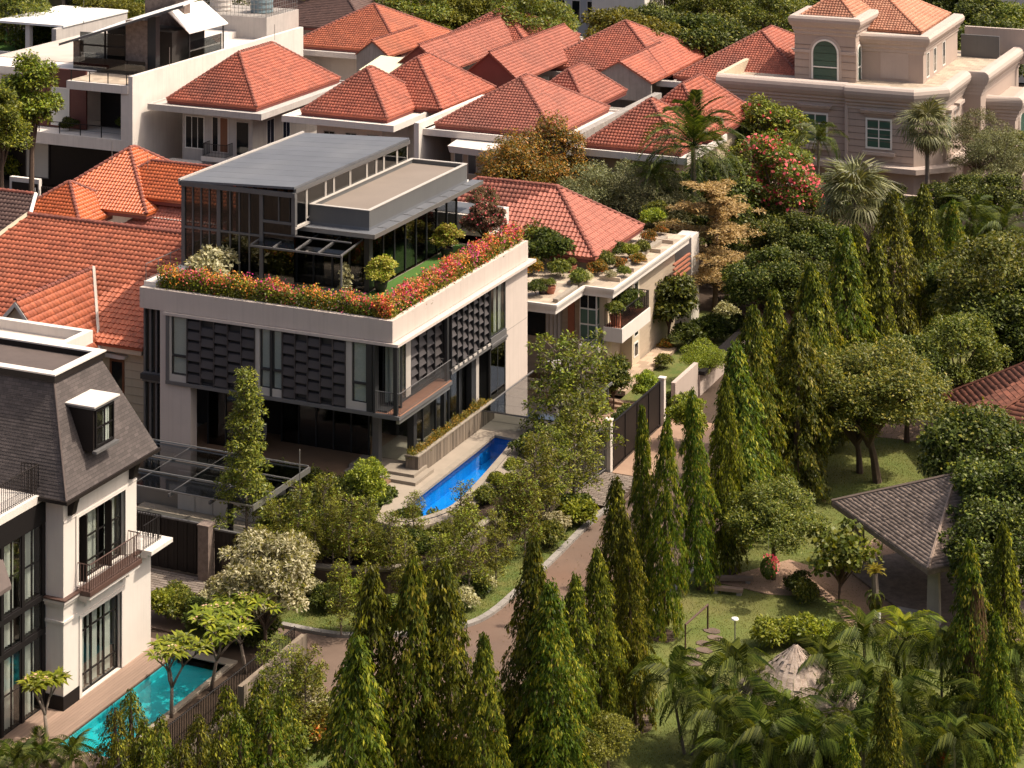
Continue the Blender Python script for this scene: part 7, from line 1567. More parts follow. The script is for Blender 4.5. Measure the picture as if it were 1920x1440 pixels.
# ---- palms
ARECA = [(1290, 1285, 2.6, 'areca palm with broad crown left of the thatched hut'), (1378, 1258, 3.0, 'areca palm arching over the lawn edge'), (1345, 1355, 2.6, 'areca palm below the open lawn'), (1445, 1345, 2.6, 'areca palm in front of the thatched roof'), (1552, 1255, 3.1, 'areca palm touching the right side of the thatch'), (1620, 1205, 3.2, 'light-tipped areca palm behind the thatched hut'), (1500, 1365, 3.0, 'dark areca palm at the bottom right of centre'), (1695, 1195, 3.1, 'bright areca palm right of the white lamp post'), (1765, 1225, 3.3, 'drooping areca palm below the pavilion'), (1725, 1310, 3.1, 'shaded areca palm in the lower right clump'), (1850, 1330, 2.6, 'areca palm in the lower right corner'), (1905, 1250, 2.8, 'areca palm at the right edge below the column tree'), (1405, 1400, 2.4, 'areca palm at the bottom edge under the hut'), (965, 1370, 1.9, 'areca palm at the foot of the lane-side row'), (1040, 1400, 1.9, 'feathery areca palm at the bottom centre'), (1640, 1390, 2.4, 'areca palm at the bottom edge right of the small column tree'), (1790, 1400, 2.4, 'areca palm at the bottom edge, far right'), (1620, 1300, 3.2, 'tall dark areca palm in the middle of the park clump')]
for i, (ix, iy, h, lb) in enumerate(ARECA):
    p = at(ix, iy, h); p.z = 0; palm(lb, p, h, FR['areca_light'] if i in (7,) else FR['areca'], 11, .88, (-.5, 1.05), 200 + i, 'areca_palm', 'areca palms in the park corner', .055, 1 + (i % 3 == 0))
pd = atv(1300, 275, 45); palm('tall date palm with long arching fronds above the beige garden wall', pd.xy.to_3d(), pd.z, FR['date'], 30, 1.45, (-.75, 1.2), 231, 'date_palm', None, .2)
pd = atv(1535, 262, 62); palm('queen palm with dangling brown bunch beside the mansion window', pd.xy.to_3d(), pd.z, FR['queen'], 15, .85, (-.6, 1.1), 232, 'queen_palm')
pd = atv(1225, 335, 44); palm('dark queen palm in the shade left of the tan tree', pd.xy.to_3d(), pd.z, FR['queen'], 14, .8, (-.4, 1.1), 233, 'queen_palm')
palm('silvery fan palm in front of the mansion window with brown skirt', atv(1738, 240, 66).xy.to_3d(), atv(1738, 240, 66).z, FAN['silver'], 34, 1.35, (-.7, 1.2), 234, 'fan_palm', None, .17, 1, 'fan_leaf', FAN['dry'])
palm('silvery fan palm behind the column tree row', atv(1602, 375, 50).xy.to_3d(), atv(1602, 375, 50).z, FAN['silver'], 36, 1.75, (-.6, 1.3), 235, 'fan_palm', None, .17, 1, 'fan_leaf')
for i, (ix, iy, h, lb) in enumerate([(1760, 415, 5.0, 'shaded palm right of the column row below the mansion'), (1820, 400, 5.2, 'palm with upright fronds near the right edge below the mansion'), (1880, 420, 4.8, 'palm with yellowing fronds at the right edge'), (1700, 400, 4.6, 'palm hidden behind the far column trees')]):
    palm(lb, at(ix, iy, h + .6).xy.to_3d(), h, FR['queen'], 14, .95, (-.3, 1.2), 240 + i, 'queen_palm')
for i, (ix, iy, lb) in enumerate([(0, 1440, 'spiky palm in the bottom left corner'), (105, 1420, 'bushy palm at the bottom edge beside the deck')]):
    palm(lb, at(ix, iy, .8).xy.to_3d(), .8, FR['areca'], 12, .62, (-.1, 1.25), 250 + i, 'areca_palm', None, .05, 2)
p = at(1640, 1075, 2.0); palm('young palm with yellow-green crown on a fern-wrapped trunk beside the plaza', (p.x, p.y, 0), 2.0, FR['cycad'], 22, 1.0, (.2, 1.3), 260, 'crown_palm', None, .16)
t = thing('staghorn_fern', 'dark fern clump fixed round the trunk of the yellow-crowned palm', 'fern', (p.x, p.y, .9))
for k in range(22): inst('fern_leaf', FR['fern'][0], t, (p.x, p.y, .8 + .5 * (k % 3) / 3), (0, .9 - .4 * (k % 3), k * 2.4), (.95,) * 3)
# ---- frangipani trees by the turquoise pool
def frangipani(label, loc, h, seed, spread=1.0):
    rnd = random.Random(seed); rng = np.random.default_rng(seed); t = thing('frangipani', label, 'tree', loc); loc = Vector(loc); m = MB(); ends = []
    def grow_(p, d, l, r, lev):
        q = p + d * l; m.tube([p, p.lerp(q, .5) + Vector((rnd.uniform(-.04, .04), rnd.uniform(-.04, .04), 0)), q], [r, r * .85, r * .72], 6)
        if lev == 0: ends.append((q, d)); return
        for k in range(3 if lev > 1 else 2 + (rnd.random() < .6)):
            a = 2 * pi * k / 3 + rnd.uniform(0, 1.2); nd = (d + Vector((cos(a), sin(a), 0)) * .62 * spread + Vector((0, 0, .18))).normalized(); grow_(q, nd, l * rnd.uniform(.62, .78), r * .68, lev - 1)
    grow_(loc - Vector((0, 0, .1)), Vector((rnd.uniform(-.22, .22), rnd.uniform(-.15, .15), 1)).normalized(), h * .36, .085, 3)
    part('trunk', m, 'bark_grey', t, True); P, D, Nn = [], [], []; FP, FD = [], []
    for q, d in ends:
        n = 15
        for k in range(n):
            a = k * 2.4; e = rnd.uniform(.0, .75); o = np.array([cos(a) * cos(e), sin(a) * cos(e), sin(e) - .12]); P.append(np.array(q) + o * .03 + np.array(d) * rnd.uniform(-.12, .06)); D.append(o); Nn.append(np.array([-cos(a) * sin(e), -sin(a) * sin(e), cos(e)]))
        if rnd.random() < .2:
            for k in range(7): a = rnd.uniform(0, 6.28); FP.append(np.array(q) + np.array([cos(a) * .1, sin(a) * .1, .12])); FD.append(np.array([cos(a), sin(a), .4]))
    P, D, Nn = (np.array(a) - 0 for a in (P, D, Nn)); P = P - np.array(loc)
    v, f = leafgeo(P, D, Nn, rng.uniform(.34, .52, len(P)), rng.uniform(.115, .16, len(P)), .22, .22)
    o = bpy.data.objects.new('foliage', leafmesh('foliage', 'leaf_bright', (v, f))); _link(o, t)
    if FP:
        FP = np.array(FP) - np.array(loc); v, f = leafgeo(FP, np.array(FD), np.tile([0, 0, 1.], (len(FP), 1)), np.full(len(FP), .11), np.full(len(FP), .1)); o = bpy.data.objects.new('flowers', leafmesh('flowers', 'petal_pale', (v, f))); _link(o, t)
frangipani('frangipani with forked trunk beside the turquoise pool, nearer the villa', (.55, -19.9, .16), 3.4, 301)
frangipani('frangipani at the far end of the turquoise pool', (.75, -17.4, .16), 3.9, 302, 1.15); frangipani('frangipani behind the pool with pink blossom near the cream tree', (1.3, -15.6, .16), 3.6, 304, 1.2)
frangipani('small frangipani on the wooden deck before the black glazing', tuple(at(88, 1385, .27)), 2.6, 303, .8)
# ---- hedges
def hedge(name, label, boxes, L, W, dens, mt, fl=None, seed=1, extra=None, cat='hedge', spill=0.05):
    """leaf-filled boxes; flowers sit on the outside"""
    rng = np.random.default_rng(seed); b0 = boxes[0]; org_ = np.array([b0[0], b0[1], b0[2]]); t = thing(name, label, cat, tuple(org_))
    def fill(k, den, lift=0.0, shell=0.0):
        A = []
        for (x0, y0, z0, x1, y1, z1) in boxes:
            n = int(den * ((x1 - x0) * (y1 - y0) * 1.0 + (z1 - z0) * ((x1 - x0) + (y1 - y0)))); q = rng.uniform(size=(n, 3))
            if shell: 
                s_ = rng.integers(0, 3, n); q[s_ == 0, 2] = rng.uniform(.9, 1.08, (s_ == 0).sum()); q[s_ == 1, 0] = np.where(rng.uniform(size=(s_ == 1).sum()) < .3, 0, 1); q[s_ == 2, 1] = np.where(rng.uniform(size=(s_ == 2).sum()) < .8, 0, 1)
            bump = .10 * np.sin(q[:, 0] * (x1 - x0) * 3.1 + 1) * np.sin(q[:, 1] * (y1 - y0) * 2.7) + .07 * np.sin(q[:, 0] * (x1 - x0) * 7.3 + q[:, 1] * (y1 - y0) * 6.1)
            P = np.stack([x0 + q[:, 0] * (x1 - x0), y0 + q[:, 1] * (y1 - y0), z0 + q[:, 2] * (z1 - z0) * (1 + bump / (z1 - z0)) + lift], 1) + rng.normal(0, spill, (n, 3)); A.append(P)
        return np.concatenate(A)
    P = fill(0, dens); n = len(P); d = rdir(rng, n); v, f = leafgeo(P - org_, d, unit(rng.normal(0, .6, (n, 3)) + np.array([.1, -.25, .8])), rng.uniform(.7, 1.3, n) * L, rng.uniform(.7, 1.3, n) * W)
    o = bpy.data.objects.new('foliage', leafmesh('foliage', mt, (v, f))); _link(o, t)
    if extra:
        P = fill(0, extra[1], .02, 1); n = len(P); v, f = leafgeo(P - org_, rdir(rng, n), unit(rng.normal(0, .6, (n, 3)) + np.array([.1, -.25, .8])), rng.uniform(.7, 1.3, n) * L, rng.uniform(.7, 1.3, n) * W); o = bpy.data.objects.new('young_leaves', leafmesh('young_leaves', extra[0], (v, f))); _link(o, t)
    for q_, (fm, fd, fs, ph) in enumerate(fl or ()):
        P = fill(0, fd, .02, 1); w_ = P[:, 0] * 1.0 + P[:, 1] * 1.13
        keep = (np.sin(w_ * 1.35 + ph) + .9 * np.sin(w_ * 3.1 + ph * 2.3) + .5 * np.sin(P[:, 2] * 9 + w_ * 5 + ph) + rng.normal(0, .55, len(P)) + (P[:, 2] - P[:, 2].mean()) * 2.4) > .95; P = P[keep]; n = len(P)
        v, f = leafgeo(P - org_ + rng.normal(0, .03, (n, 3)), rdir(rng, n), unit(rng.normal(0, .6, (n, 3)) + np.array([.2, -.3, .7])), np.full(n, fs), np.full(n, fs * .85)); o = bpy.data.objects.new('flowers', leafmesh('flowers', fm, (v, f))); _link(o, t); o['kind'] = 'stuff'
    return t
hedge('bougainvillea_hedge', 'bougainvillea hedge with orange and pink flowers along the front roof edge', [(-13.4, .3, 9.75, -7, 1.15, 10.85), (-7, .3, 9.75, -.9, 1.1, 10.75)], .13, .075, 620, 'leaf_mid', (('petal_orange', 210, .1, .4), ('petal_scarlet', 130, .105, 2.9), ('petal_magenta', 60, .1, 4.4)), 401, ('leaf_bright', 130), spill=.1)
hedge('bougainvillea_hedge', 'bougainvillea hedge with red and orange flowers along the right roof edge', [(-1.15, .35, 9.75, -.28, 8, 10.75), (-1.15, 8, 9.75, -.28, 16.0, 10.8)], .13, .075, 620, 'leaf_olive', (('petal_orange', 150, .105, 1.2), ('petal_scarlet', 270, .115, 3.6), ('petal_magenta', 150, .11, 5.2)), 402, ('leaf_yellow', 150), spill=.1)
hedge('porch_hedge', 'low dark green hedge along the podium edge below the porch', [(-7.8, -1.45, 1.95, -1.0, -.55, 2.65)], .13, .07, 620, 'leaf_dark', None, 403, ('leaf_mid', 120))
hedge('planter_grass', 'ochre ground cover filling the long concrete planter by the pool', [(-.38, 2.3, 2.75, .14, 11.1, 3.02)], .12, .035, 1100, 'leaf_orange', None, 404, ('leaf_olive', 200), 'plants')
plant('winebush', 'burgundy-leaved flowering tree in a pot at the far end of the roof lawn', 'tree', (-1.9, 14.6, 9.7), .36, name='potted_tree')
# potted round shrubs on the roof
def pot(x, y, z, r, h, mt, lab, cat='pot'):
    return solid('plant_pot', MB().lathe((x, y, z), [(r * .7, 0), (r * .95, h * .5), (r, h * .9), (r * 1.08, h * .92), (r * 1.08, h), (r * .9, h), (r * .88, h * .85)], 16), mt, lab, cat, smooth=False)
for k, (ix, iy, lb) in enumerate([(714, 525, 'corner of the rooftop lawn'), (838, 462, 'middle of the roof glass wall')]):
    p = at(ix, iy, 10.3); pot(p.x, p.y, 9.72, .34, .5, 'dark_pot', 'dark round pot at the %s' % lb); plant('bush_yellow', 'yellow-leaved clipped round shrub in a pot at the %s' % lb, 'shrub', (p.x, p.y, 10.1), 1.5, name='potted_shrub')
for k, (ix, iy, lb) in enumerate([(522, 505, 'left'), (648, 520, 'right')]):
    p = at(ix, iy, 10.6); plant('conifer', 'small cone-shaped cream conifer behind the roof hedge, %s one' % lb, 'shrub', (p.x, p.y, 9.7), 1.35, name='conifer')
p = at(395, 500, 10.8); plant('bush_cream', 'cream variegated shrub behind the left end of the roof hedge', 'shrub', (p.x, p.y, 9.8), 2.2, name='shrub')
for k, (ix, iy) in enumerate([(400, 475), (455, 480)]):
    p = at(ix, iy, 10.6); plant('bush', 'green shrub before the %s part of the roof glass' % ('left', 'middle')[k], 'shrub', (p.x, p.y + .6, 9.7), 1.7, name='shrub')
p = at(905, 395, 10.6); plant('winebush', 'wine-red leaved bush at the back of the roof garden', 'shrub', (p.x, p.y, 9.7), .3, name='shrub')
# ---- plants on the neighbour terrace
TP = [(1010, 470, 'bush', 1.7, 'tall leafy plant at the left of the neighbour terrace'), (1035, 485, 'bush_dark', 1.5, 'dark bushy terrace plant before the terracotta eave'), (985, 455, 'bush_bright', 1.3, 'bright terrace plant next to the roof hedge'), (1060, 470, 'bush_gold', 1.0, 'flowering terrace plant under the terracotta eave'), (1005, 540, 'bush_dark', .6, 'low dark plant at the terrace edge'), (1085, 520, 'bush', .7, 'small round plant on the stepped terrace edge'), (1120, 500, 'bush_gold', .8, 'orange-tinged plant on the terrace corner'), (1160, 490, 'bush_gold', .7, 'reddish clump between the cross walls'), (1180, 470, 'bush_bright', .7, 'yellow-green clump on the right terrace'), (1205, 460, 'bush', .6, 'small green plant on the right terrace'), (1222, 410, 'bush_bright', .9, 'leafy plant at the far terrace end'), (1240, 425, 'bush_gold', .6, 'reddish plant at the far terrace edge'), (1145, 510, 'bush_cream', .5, 'pale plant beside the terrace cornice'), (1110, 455, 'bush_bright', .7, 'light plant close under the hip of the roof')]
TP += [(1022, 455, 'bush_bright', 1.5, 'tall light-green plant behind the left terrace shrubs'), (1050, 505, 'bush', .8, 'green plant in the left terrace bed'), (1100, 515, 'bush_cream', .6, 'pale succulent clump at the terrace step'), (1135, 490, 'bush', .8, 'green plant on the terrace corner bed'), (1195, 480, 'bush_gold', .6, 'ochre clump at the terrace edge'), (1170, 505, 'bush', .5, 'tiny plant near the terrace cornice'), (1215, 440, 'bush_gold', .7, 'bronze plant on the far terrace bed'), (1232, 400, 'bush', 1.0, 'bushy plant at the back end of the terrace'), (1150, 470, 'bush_dark', .7, 'dark plant under the right eave'), (995, 500, 'bush_gold', .9, 'flowering plant beside the pale roof pier')]
for (ix, iy, kd, s_, lb) in TP:
    p = at(ix, iy + 14, 5.95); plant(kd, lb, 'plant', p, s_ * 1.2, name='terrace_plant')
for k, (ix, iy, lb) in enumerate([(1032, 540, 'square terracotta pot at the near terrace corner'), (1018, 540, 'round dark tub with a cactus on the near terrace'), (1072, 500, 'terracotta pot in the middle of the terrace')]):
    p = at(ix, iy + 10, 5.93); pot(p.x, p.y, 5.93, .3, .42, 'dark_pot' if k == 1 else 'terracotta', lb)
    plant('bush', 'spiky plant growing in the ' + lb.split(' at ')[0].split(' in ')[0].split(' with ')[0], 'plant', (p.x, p.y, 6.3), .45, name='potted_plant')
pot(2.5, 23.1, 3.88, .32, .6, 'terracotta', 'terracotta pot on the neighbour balcony behind black railings'); plant('bush', 'green plant in the balcony pot', 'plant', (2.5, 23.1, 4.4), .8, name='potted_plant'); plant('bush_dark', 'dark leafy plant on the far end of the neighbour balcony', 'plant', (2.4, 25.6, 3.9), 1.1, name='potted_plant')
p = at(408, 292, 3.45); pot(p.x, p.y, 3.42, .28, .6, 'white_frame', 'white vase with a bare shrub on the porch roof of the grey house'); plant('bush', 'thin shrub growing from the white porch-roof vase', 'plant', (p.x, p.y, 3.9), 1.1, name='potted_plant')
# ---- low shrubs: (kind, photo x, y at the foot, ground height, scale, label)
LOW = [('bush_cream', 905, 1105, 0, 1.0, 'cream variegated clump on the verge behind the column trees'), ('bush_cream', 870, 1140, 0, 1.0, 'white-leaved clump at the outer bend of the verge'), ('bush_dark', 890, 1120, 0, .8, 'dark clump in the verge bend'), ('bush_bright', 1085, 985, 0, 1.2, 'big-leaved green clump at the driveway corner'), ('bush_dark', 1075, 975, 0, 1.1, 'dark leafy clump behind the driveway corner'), ('bush_cream', 1045, 1000, 0, 1.1, 'cream bushy clump beside the board wall'), ('bush', 1030, 1025, 0, 1.1, 'round green bush on the sunny verge'), ('bush_cream', 700, 1150, 0, .9, 'pale clump under the shaded wall'), ('bush_bright', 655, 1130, 0, 1.0, 'green clump at the foot of the curved wall'), ('bush_cream', 590, 1125, 0, 1.0, 'pale clump right of the cream tree'), ('bush_dark', 615, 1145, 0, .9, 'dark clump on the shaded verge'), ('bush', 740, 1160, 0, .9, 'small green clump among the column trees'), ('bush_gold', 760, 1165, 0, .8, 'ochre clump at the kerb among column trees'), ('bush', 545, 1120, 0, 1.1, 'green bush beneath the cream tree'), ('bush_cream', 420, 1120, 0, 1.2, 'pale bush left of the cream tree'), ('bush', 470, 1165, 0, 1.2, 'green bush below the cream tree'), ('bush_bright', 300, 1150, .2, .9, 'bright shrub beside the villa wall'),
 ('bush', 345, 1165, 0, 1.1, 'green bush behind the far pool end'), ('bush_dark', 385, 1180, 0, 1.1, 'dark bush between frangipani trees'), ('bush_cream', 400, 1150, 0, 1.1, 'pale bush above the frangipani'), ('bush', 440, 1195, 0, 1.3, 'green bush beside the fence end'), ('bush_bright', 410, 1220, 0, 1.0, 'bright bush right of the turquoise pool'), ('bush_dark', 480, 1210, 0, 1.2, 'dark bush at the end of the picket fence'), ('bush', 330, 1140, 0, 1.0, 'green bush beside the forecourt paving'),
 ('bush_dark', 640, 1010, 1.0, 1.3, 'dark shrub inside the planter under slim trees'), ('bush', 690, 1000, 1.0, 1.2, 'green shrub inside the curved planter'), ('bush_dark', 760, 1000, 1.0, 1.0, 'dark shrub below the pool rim'), ('bush', 820, 1000, 1.0, 1.0, 'green shrub at the planter bend'), ('bush_gold', 735, 1020, 1.0, .7, 'low red-flowered shrub on the ledge'), ('bush', 590, 960, 1.0, 1.2, 'green shrub behind the gate planting'), ('bush_bright', 600, 1000, 1.0, 1.0, 'bright shrub above the planter rim'), ('bush_dark', 540, 985, 1.0, 1.2, 'dark shrub behind the stone pillar'), ('bush_bright', 908, 940, 1.75, .62, 'bright shrub on the pool-side bed'), ('bush', 930, 910, 1.75, .62, 'green shrub on the pool-side bed'), ('bush_bright', 965, 885, 1.75, .62, 'yellow-green shrub at the end of the pool bed'), ('bush', 880, 972, 1.75, .62, 'small shrub at the bed near the curve'), ('bush_dark', 990, 860, 1.75, 1.0, 'dark shrub at the far pool bed'), ('bush', 910, 945, 1.75, .8, 'low plant trailing over the board wall'), ('bush_bright', 945, 920, 1.75, .8, 'trailing plant on the wall top'), ('bush_gold', 1010, 850, 1.75, .8, 'ochre plant beside the bar fence'),
 ('bush', 560, 940, 1.0, 1.3, 'green shrub left in the front bed'), ('bush_dark', 620, 970, 1.0, 1.4, 'dark shrub in the middle of the front bed'), ('bush', 660, 1000, 1.0, 1.3, 'green shrub low in the front bed'), ('bush_dark', 700, 970, 1.0, 1.3, 'dark shrub near the pool steps'), ('bush_bright', 660, 950, 1.0, 1.2, 'bright shrub near the porch hedge'), ('bush', 730, 1050, 1.0, 1.1, 'green shrub on the lower planter tier'), ('bush_dark', 780, 1048, 1.0, 1.1, 'dark shrub on the lower planter tier'), ('bush', 830, 1030, 1.0, 1.1, 'green shrub on the planter tier bend'), ('bush_dark', 680, 1045, 1.0, 1.2, 'dark shrub at the left planter tier'), ('bush', 860, 1000, 1.0, 1.0, 'green shrub right of the curved ledge'), ('bush_dark', 580, 1020, 1.0, 1.3, 'dark shrub over the left wall end'), ('bush', 520, 1010, .0, 1.3, 'green shrub right of the gate pillar'), ('bush_bright', 640, 1040, 1.0, 1.0, 'bright shrub over the left planter tier'),
 ('bush_gold', 600, 1395, 0, 1.3, 'cream and ochre ground plants along the road edge, nearer'), ('bush_cream', 590, 1340, 0, 1.1, 'cream ground plants at the road bend'), ('bush_cream', 560, 1380, 0, 1.2, 'pale plants behind the road edge'), ('bush', 540, 1420, 0, 1.2, 'green bush at the bottom edge left of the road'), ('bush_cream', 520, 1430, 0, 1.0, 'pale bush at the bottom edge'), ('bush', 575, 1300, 0, 1.0, 'green plants under the sparse corner tree'), ('bush_bright', 480, 1400, 0, 1.2, 'bright plants before the plank wall'),
 ('bush', 1245, 690, .15, .8, 'round bush on the neighbour lawn'), ('bush_gold', 1248, 655, .15, .7, 'gold-tipped bush on the neighbour lawn'), ('bush_dark', 1290, 655, .15, 1.3, 'dark bush beside the lawn end'), ('bush', 1215, 715, .15, .6, 'small bush beside the patio kerb'), ('bush_dark', 1330, 640, .1, 1.4, 'dark bush by the black-topped wall'), ('bush_bright', 1380, 560, .1, 1.5, 'bright ground cover behind the boundary wall'), ('bush_cream', 1360, 600, .1, 1.3, 'pale creeper on the boundary wall'), ('bush_bright', 1420, 575, .1, 1.3, 'sunlit bush beyond the boundary wall'), ('bush_dark', 1395, 640, .1, 1.3, 'dark bush at the foot of the tan tree'), ('bush', 1260, 770, 0, 1.0, 'green bush between gate and lane'), ('bush_dark', 1275, 775, 0, 1.0, 'dark bush left of the lane trees'), ('bush', 1180, 790, .1, .9, 'bush behind the top of the black gate'), ('bush_dark', 1170, 800, .1, .8, 'dark potted plants inside the gate'),
 ('bush', 1510, 1130, 0, .9, 'thin grey bush on the plaza edge'), ('bush_dark', 1500, 1115, 0, .8, 'dark bush casting shade on the plaza'), ('bush_bright', 1450, 1215, 0, 1.1, 'bright yellow-green leafy bush behind the thatch, left'), ('bush_bright', 1500, 1210, 0, 1.2, 'bright yellow-green leafy bush behind the thatch, middle'), ('bush_bright', 1545, 1215, 0, 1.0, 'bright yellow-green leafy bush behind the thatch, right'), ('bush_gold', 1460, 1400, 0, .9, 'orange-flowered plant under the arecas'), ('bush_gold', 1750, 1440, 0, 1.0, 'red-flowered plant at the bottom right'), ('bush', 1890, 1400, 0, 1.6, 'green bush in the bottom right corner'), ('bush_dark', 1560, 1440, 0, 1.2, 'dark bush at the bottom edge'), ('bush', 1000, 1440, 0, 1.5, 'olive bush at the bottom centre'), ('bush_gold', 930, 1430, 0, 1.3, 'ochre bush at the foot of the row'), ('bush', 1080, 1420, 0, 1.2, 'green bush left of the clipped ball tree'), ('bush_gold', 860, 1440, 0, 1.2, 'red-tipped bush at the bottom edge among columns'),
 ('bush_dark', 30, 270, 0, 2.4, 'dark shrubs at the foot of the left street tree'), ('bush', 15, 310, 0, 2.6, 'green shrubs behind the number wall'), ('bush_bright', 25, 335, 0, 2.0, 'sunlit shrubs behind the number wall'), ('bush_dark', 85, 320, 0, 1.8, 'shrub before the white modern house'), ('bush_dark', 130, 245, 4.95, .9, 'potted shrub on the white balcony'), ('bush', 228, 240, 4.95, .8, 'potted shrub at the balcony end')]
for (kd, ix, iy, zg, s_, lb) in LOW:
    plant(kd, lb, 'shrub', at(ix, iy, zg), s_, name='shrub')
# shade trees and dark thicket below the mansion
TH = [('darkleaf', 1480, 400, .75), ('darkleaf', 1440, 470, .7), ('darkleaf', 1530, 420, .7), ('darkleaf', 1420, 380, .6), ('darkleaf', 1560, 330, .6), ('darkleaf', 1800, 330, .6), ('darkleaf', 1860, 330, .7), ('darkleaf', 1642, 330, .55), ('darkleaf', 1900, 560, .8), ('darkleaf', 1803, 480, .7), ('darkleaf', 1210, 400, .6), ('darkleaf', 1250, 450, .55), ('darkleaf', 1490, 480, .65), ('broadleaf', 1910, 260, .6), ('darkleaf', 1845, 420, .6), ('darkleaf', 1720, 400, .55), ('darkleaf', 1385, 420, .5)]
for i, (kd, ix, iy, s_) in enumerate(TH):
    p = at(ix, iy, s_ * 8.2); p.z = 0; plant(kd, 'dark thicket tree below the mansion, %s from the left' % ORD[sorted(q[1] for q in TH).index(ix)], 'tree', p, s_, name='thicket_tree', grp='thicket below the mansion')
# ------------------------------------------------------------ small things in the park
SS = [(1310, 1235), (1322, 1218), (1340, 1199), (1325, 1206), (1296, 1246), (1302, 1230), (1213, 1332), (1209, 1346), (1330, 1185), (1195, 1358)]
for i, (ix, iy) in enumerate([(1300, 1244), (1298, 1231), (1320, 1220), (1320, 1207), (1342, 1197), (1335, 1184), (1211, 1331), (1208, 1346), (1190, 1360)]):
    p = at(ix, iy, 0); rr = random.Random(i); solid('stepping_stone', MB().prism([(p.x + cos(a) * (.36 + rr.uniform(-.05, .05)), p.y + sin(a) * (.27 + rr.uniform(-.04, .04))) for a in [k * pi / 4 for k in range(8)]], -.02, .035), 'step_stone', 'flat brown stepping stone on the lawn, %s from the far end' % ORD[8 - i] if i < 9 else '', 'stone', 'stepping stones across the lawn')
p = at(1285, 1216, 0); q = at(1327, 1180, 0); t = thing('pipe_rail', 'rusty bent pipe rail standing on the lawn beside a column tree', 'rail', p)
part('rail', MB().tube([(p.x, p.y, 0), (p.x, p.y, 1.0), (q.x, q.y, 1.05), (q.x, q.y, 0)], .045, 8), 'rust_brown', t)
for (ix, iy, h, lb, hd) in [(1378, 1245, 1.85, 'thin garden lamp post on the open lawn', 1), (1648, 1240, 1.7, 'garden lamp post with white tube head right of the thatched hut', 2), (1757, 1235, 1.5, 'thin garden pole below the pavilion', 0), (1543, 1215, 1.0, 'short thin stake on the lawn behind bright bushes', 0)]:
    p = at(ix, iy, 0); t = thing('lamp_post' if hd else 'garden_pole', lb, 'lamp' if hd else 'pole', p); part('post', MB().tube([(p.x, p.y, 0), (p.x, p.y, h)], .03, 6), 'steel', t)
    if hd == 1: part('lamp_head', MB().lathe((p.x, p.y, h), [(.05, -.05), (.16, 0), (.14, .05), (.03, .09)], 12), 'bright_lamp', t)
    if hd == 2: part('lamp_head', MB().lathe((p.x, p.y, h), [(.07, 0), (.08, .3), (.05, .36)], 10), 'bright_lamp', t)
for (ax, ay, bx, by, lb) in [(1335, 1080, 1412, 1082, 'long wooden beam seat at the plaza edge, back one'), (1335, 1098, 1393, 1104, 'dark wooden beam seat at the plaza edge, front one')]:
    a, b = at(ax, ay, .3), at(bx, by, .3); t = thing('beam_seat', lb, 'bench', ((a.x + b.x) / 2, (a.y + b.y) / 2, 0)); d = (b - a).normalized(); nn = Vector((-d.y, d.x, 0)) * .14; z = Vector((0, 0, .14))
    part('seat', MB().hull([a - nn - z, b - nn - z, b + nn - z, a + nn - z], [a - nn, b - nn, b + nn, a + nn]), 'deck_wood', t)
    for f_ in (.12, .88): c = a.lerp(b, f_); part('leg', MB().box(c.x - .1, c.y - .1, 0, c.x + .1, c.y + .1, .16), 'concrete', t)
# hanging basket with pink flowers on the umbrella tree
p = at(1441, 1062, 2.0); t = thing('hanging_basket', 'dark hanging ball planter with pink flowers under the umbrella tree', 'planter', (p.x, p.y, 1.6))
rng = np.random.default_rng(77); n = 900; d = rdir(rng, n); v, f = leafgeo(d * .33 * np.array([1, 1, 1.25]), d * .4 + np.array([0, 0, -.8]), d, rng.uniform(.1, .18, n), np.full(n, .06)); o = bpy.data.objects.new('foliage', leafmesh('foliage', 'leaf_dark', (v, f))); o.location = (0, 0, .4); _link(o, t)
n = 60; d = unit(rng.normal(0, .5, (n, 3)) + np.array([.6, -.2, .7])); v, f = leafgeo(d * .4, d, rdir(rng, n), np.full(n, .12), np.full(n, .1)); o = bpy.data.objects.new('flowers', leafmesh('flowers', 'petal_pink', (v, f))); o.location = (0, 0, .45); _link(o, t)
part('hanger', MB().tube([(p.x, p.y, 2.3), (p.x, p.y, 3.4)], .01, 4), 'steel', t)
# laundry and small things in the neighbour court
p = at(1070, 690, 1.4); t = thing('clothes_line', 'white cloths drying on a line in the neighbour court', 'laundry', (p.x, p.y, 0))
part('line', MB().tube([(p.x - 1.2, p.y - 1.0, 1.9), (p.x + 1.6, p.y + 1.6, 1.95)], .012, 4), 'steel', t)
for k in range(4): a = Vector((p.x - .9 + k * .6, p.y - .75 + k * .56, 1.88)); part('cloth', MB().hull([a, a + Vector((.42, .4, 0)), a + Vector((.46, .36, -.75)), a + Vector((.02, -.06, -.7))], [a + Vector((.02, -.02, 0)), a + Vector((.44, .38, 0)), a + Vector((.5, .34, -.75)), a + Vector((.06, -.08, -.7))]), 'cloth_white', t)
for (x, y) in ((p.x - 1.2, p.y - 1.0), (p.x + 1.6, p.y + 1.6)): part('post', MB().tube([(x, y, 0), (x, y, 2.0)], .03, 6), 'steel', t)
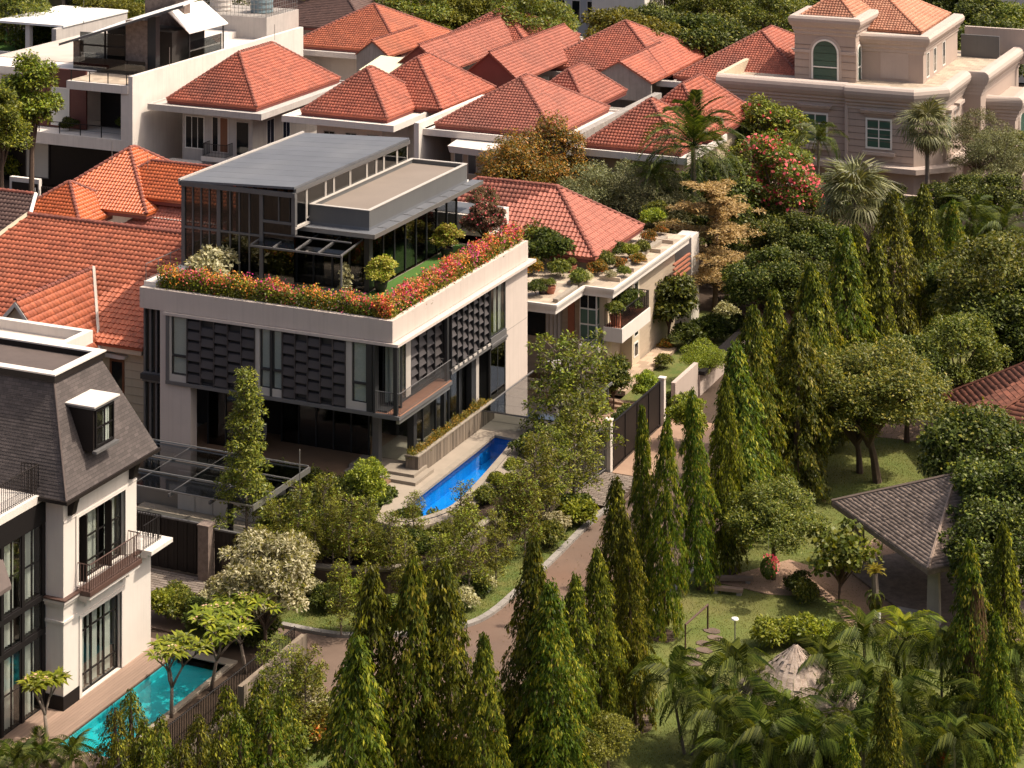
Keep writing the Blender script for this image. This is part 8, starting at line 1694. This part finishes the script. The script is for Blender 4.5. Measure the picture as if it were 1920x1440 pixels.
p = at(1152, 895, 0)
# thin sticks: stakes propping young trees on the verge
for i, (ix, iy, dx) in enumerate([(555, 1395, .5), (520, 1310, .4)]):
    p = at(ix, iy, 0); solid('tree_stake', MB().tube([(p.x - dx, p.y, 1.6), (p.x + dx, p.y - .3, 0)], .025, 5), 'bark_grey', 'slanting wooden stake propping a young tree, %s' % ('nearer the road', 'beside the plank wall')[i], 'stake')
# ---- grass blades on the verge and lawn, fallen leaves on the road
def blades(name, label, sampler, n, L, mt, seed):
    rng = np.random.default_rng(seed); P = sampler(rng, n); n = len(P); D = np.stack([rng.normal(0, .5, n), rng.normal(0, .5, n), np.ones(n)], 1); v, f = leafgeo(P, D, rdir(rng, n), rng.uniform(.5, 1.2, n) * L, np.full(n, L * .28)); o = bpy.data.objects.new(name, leafmesh(name, mt, (v, f))); _link(o, None); tag(o, label, 'grass', kind='stuff')
inp = lambda P, poly: P[_inpoly(P[:, :2], poly)]
vg = GW[::-1] + [(6.0, 6.9)] + kin + [(-4.6, -10.6)]
blades('verge_grass', 'short grass blades on the verge between garden wall and kerb', lambda r, n: inp(np.stack([r.uniform(-4, 8.3, n), r.uniform(-10.8, 7, n), np.zeros(n)], 1), vg), 60000, .07, 'leaf_mid', 91)
blades('lawn_grass', 'short grass blades over the park lawn', lambda r, n: np.stack([r.uniform(14.6, 31, n), r.uniform(-24, 24, n), np.zeros(n)], 1), 110000, .07, 'leaf_olive', 92)
rng = np.random.default_rng(93); n = 900; P = np.stack([rng.uniform(4, 14, n), rng.uniform(-20, 8, n), np.full(n, -.08)], 1); v, f = leafgeo(P, np.stack([rng.normal(size=n), rng.normal(size=n), np.zeros(n)], 1), np.tile([0, 0, 1.], (n, 1)) + rng.normal(0, .2, (n, 3)), rng.uniform(.06, .14, n), np.full(n, .05)); o = bpy.data.objects.new('fallen_leaves', leafmesh('fallen_leaves', 'leaf_dry', (v, f))); _link(o, None); tag(o, 'dry fallen leaves scattered on the lane', 'leaves', kind='stuff')
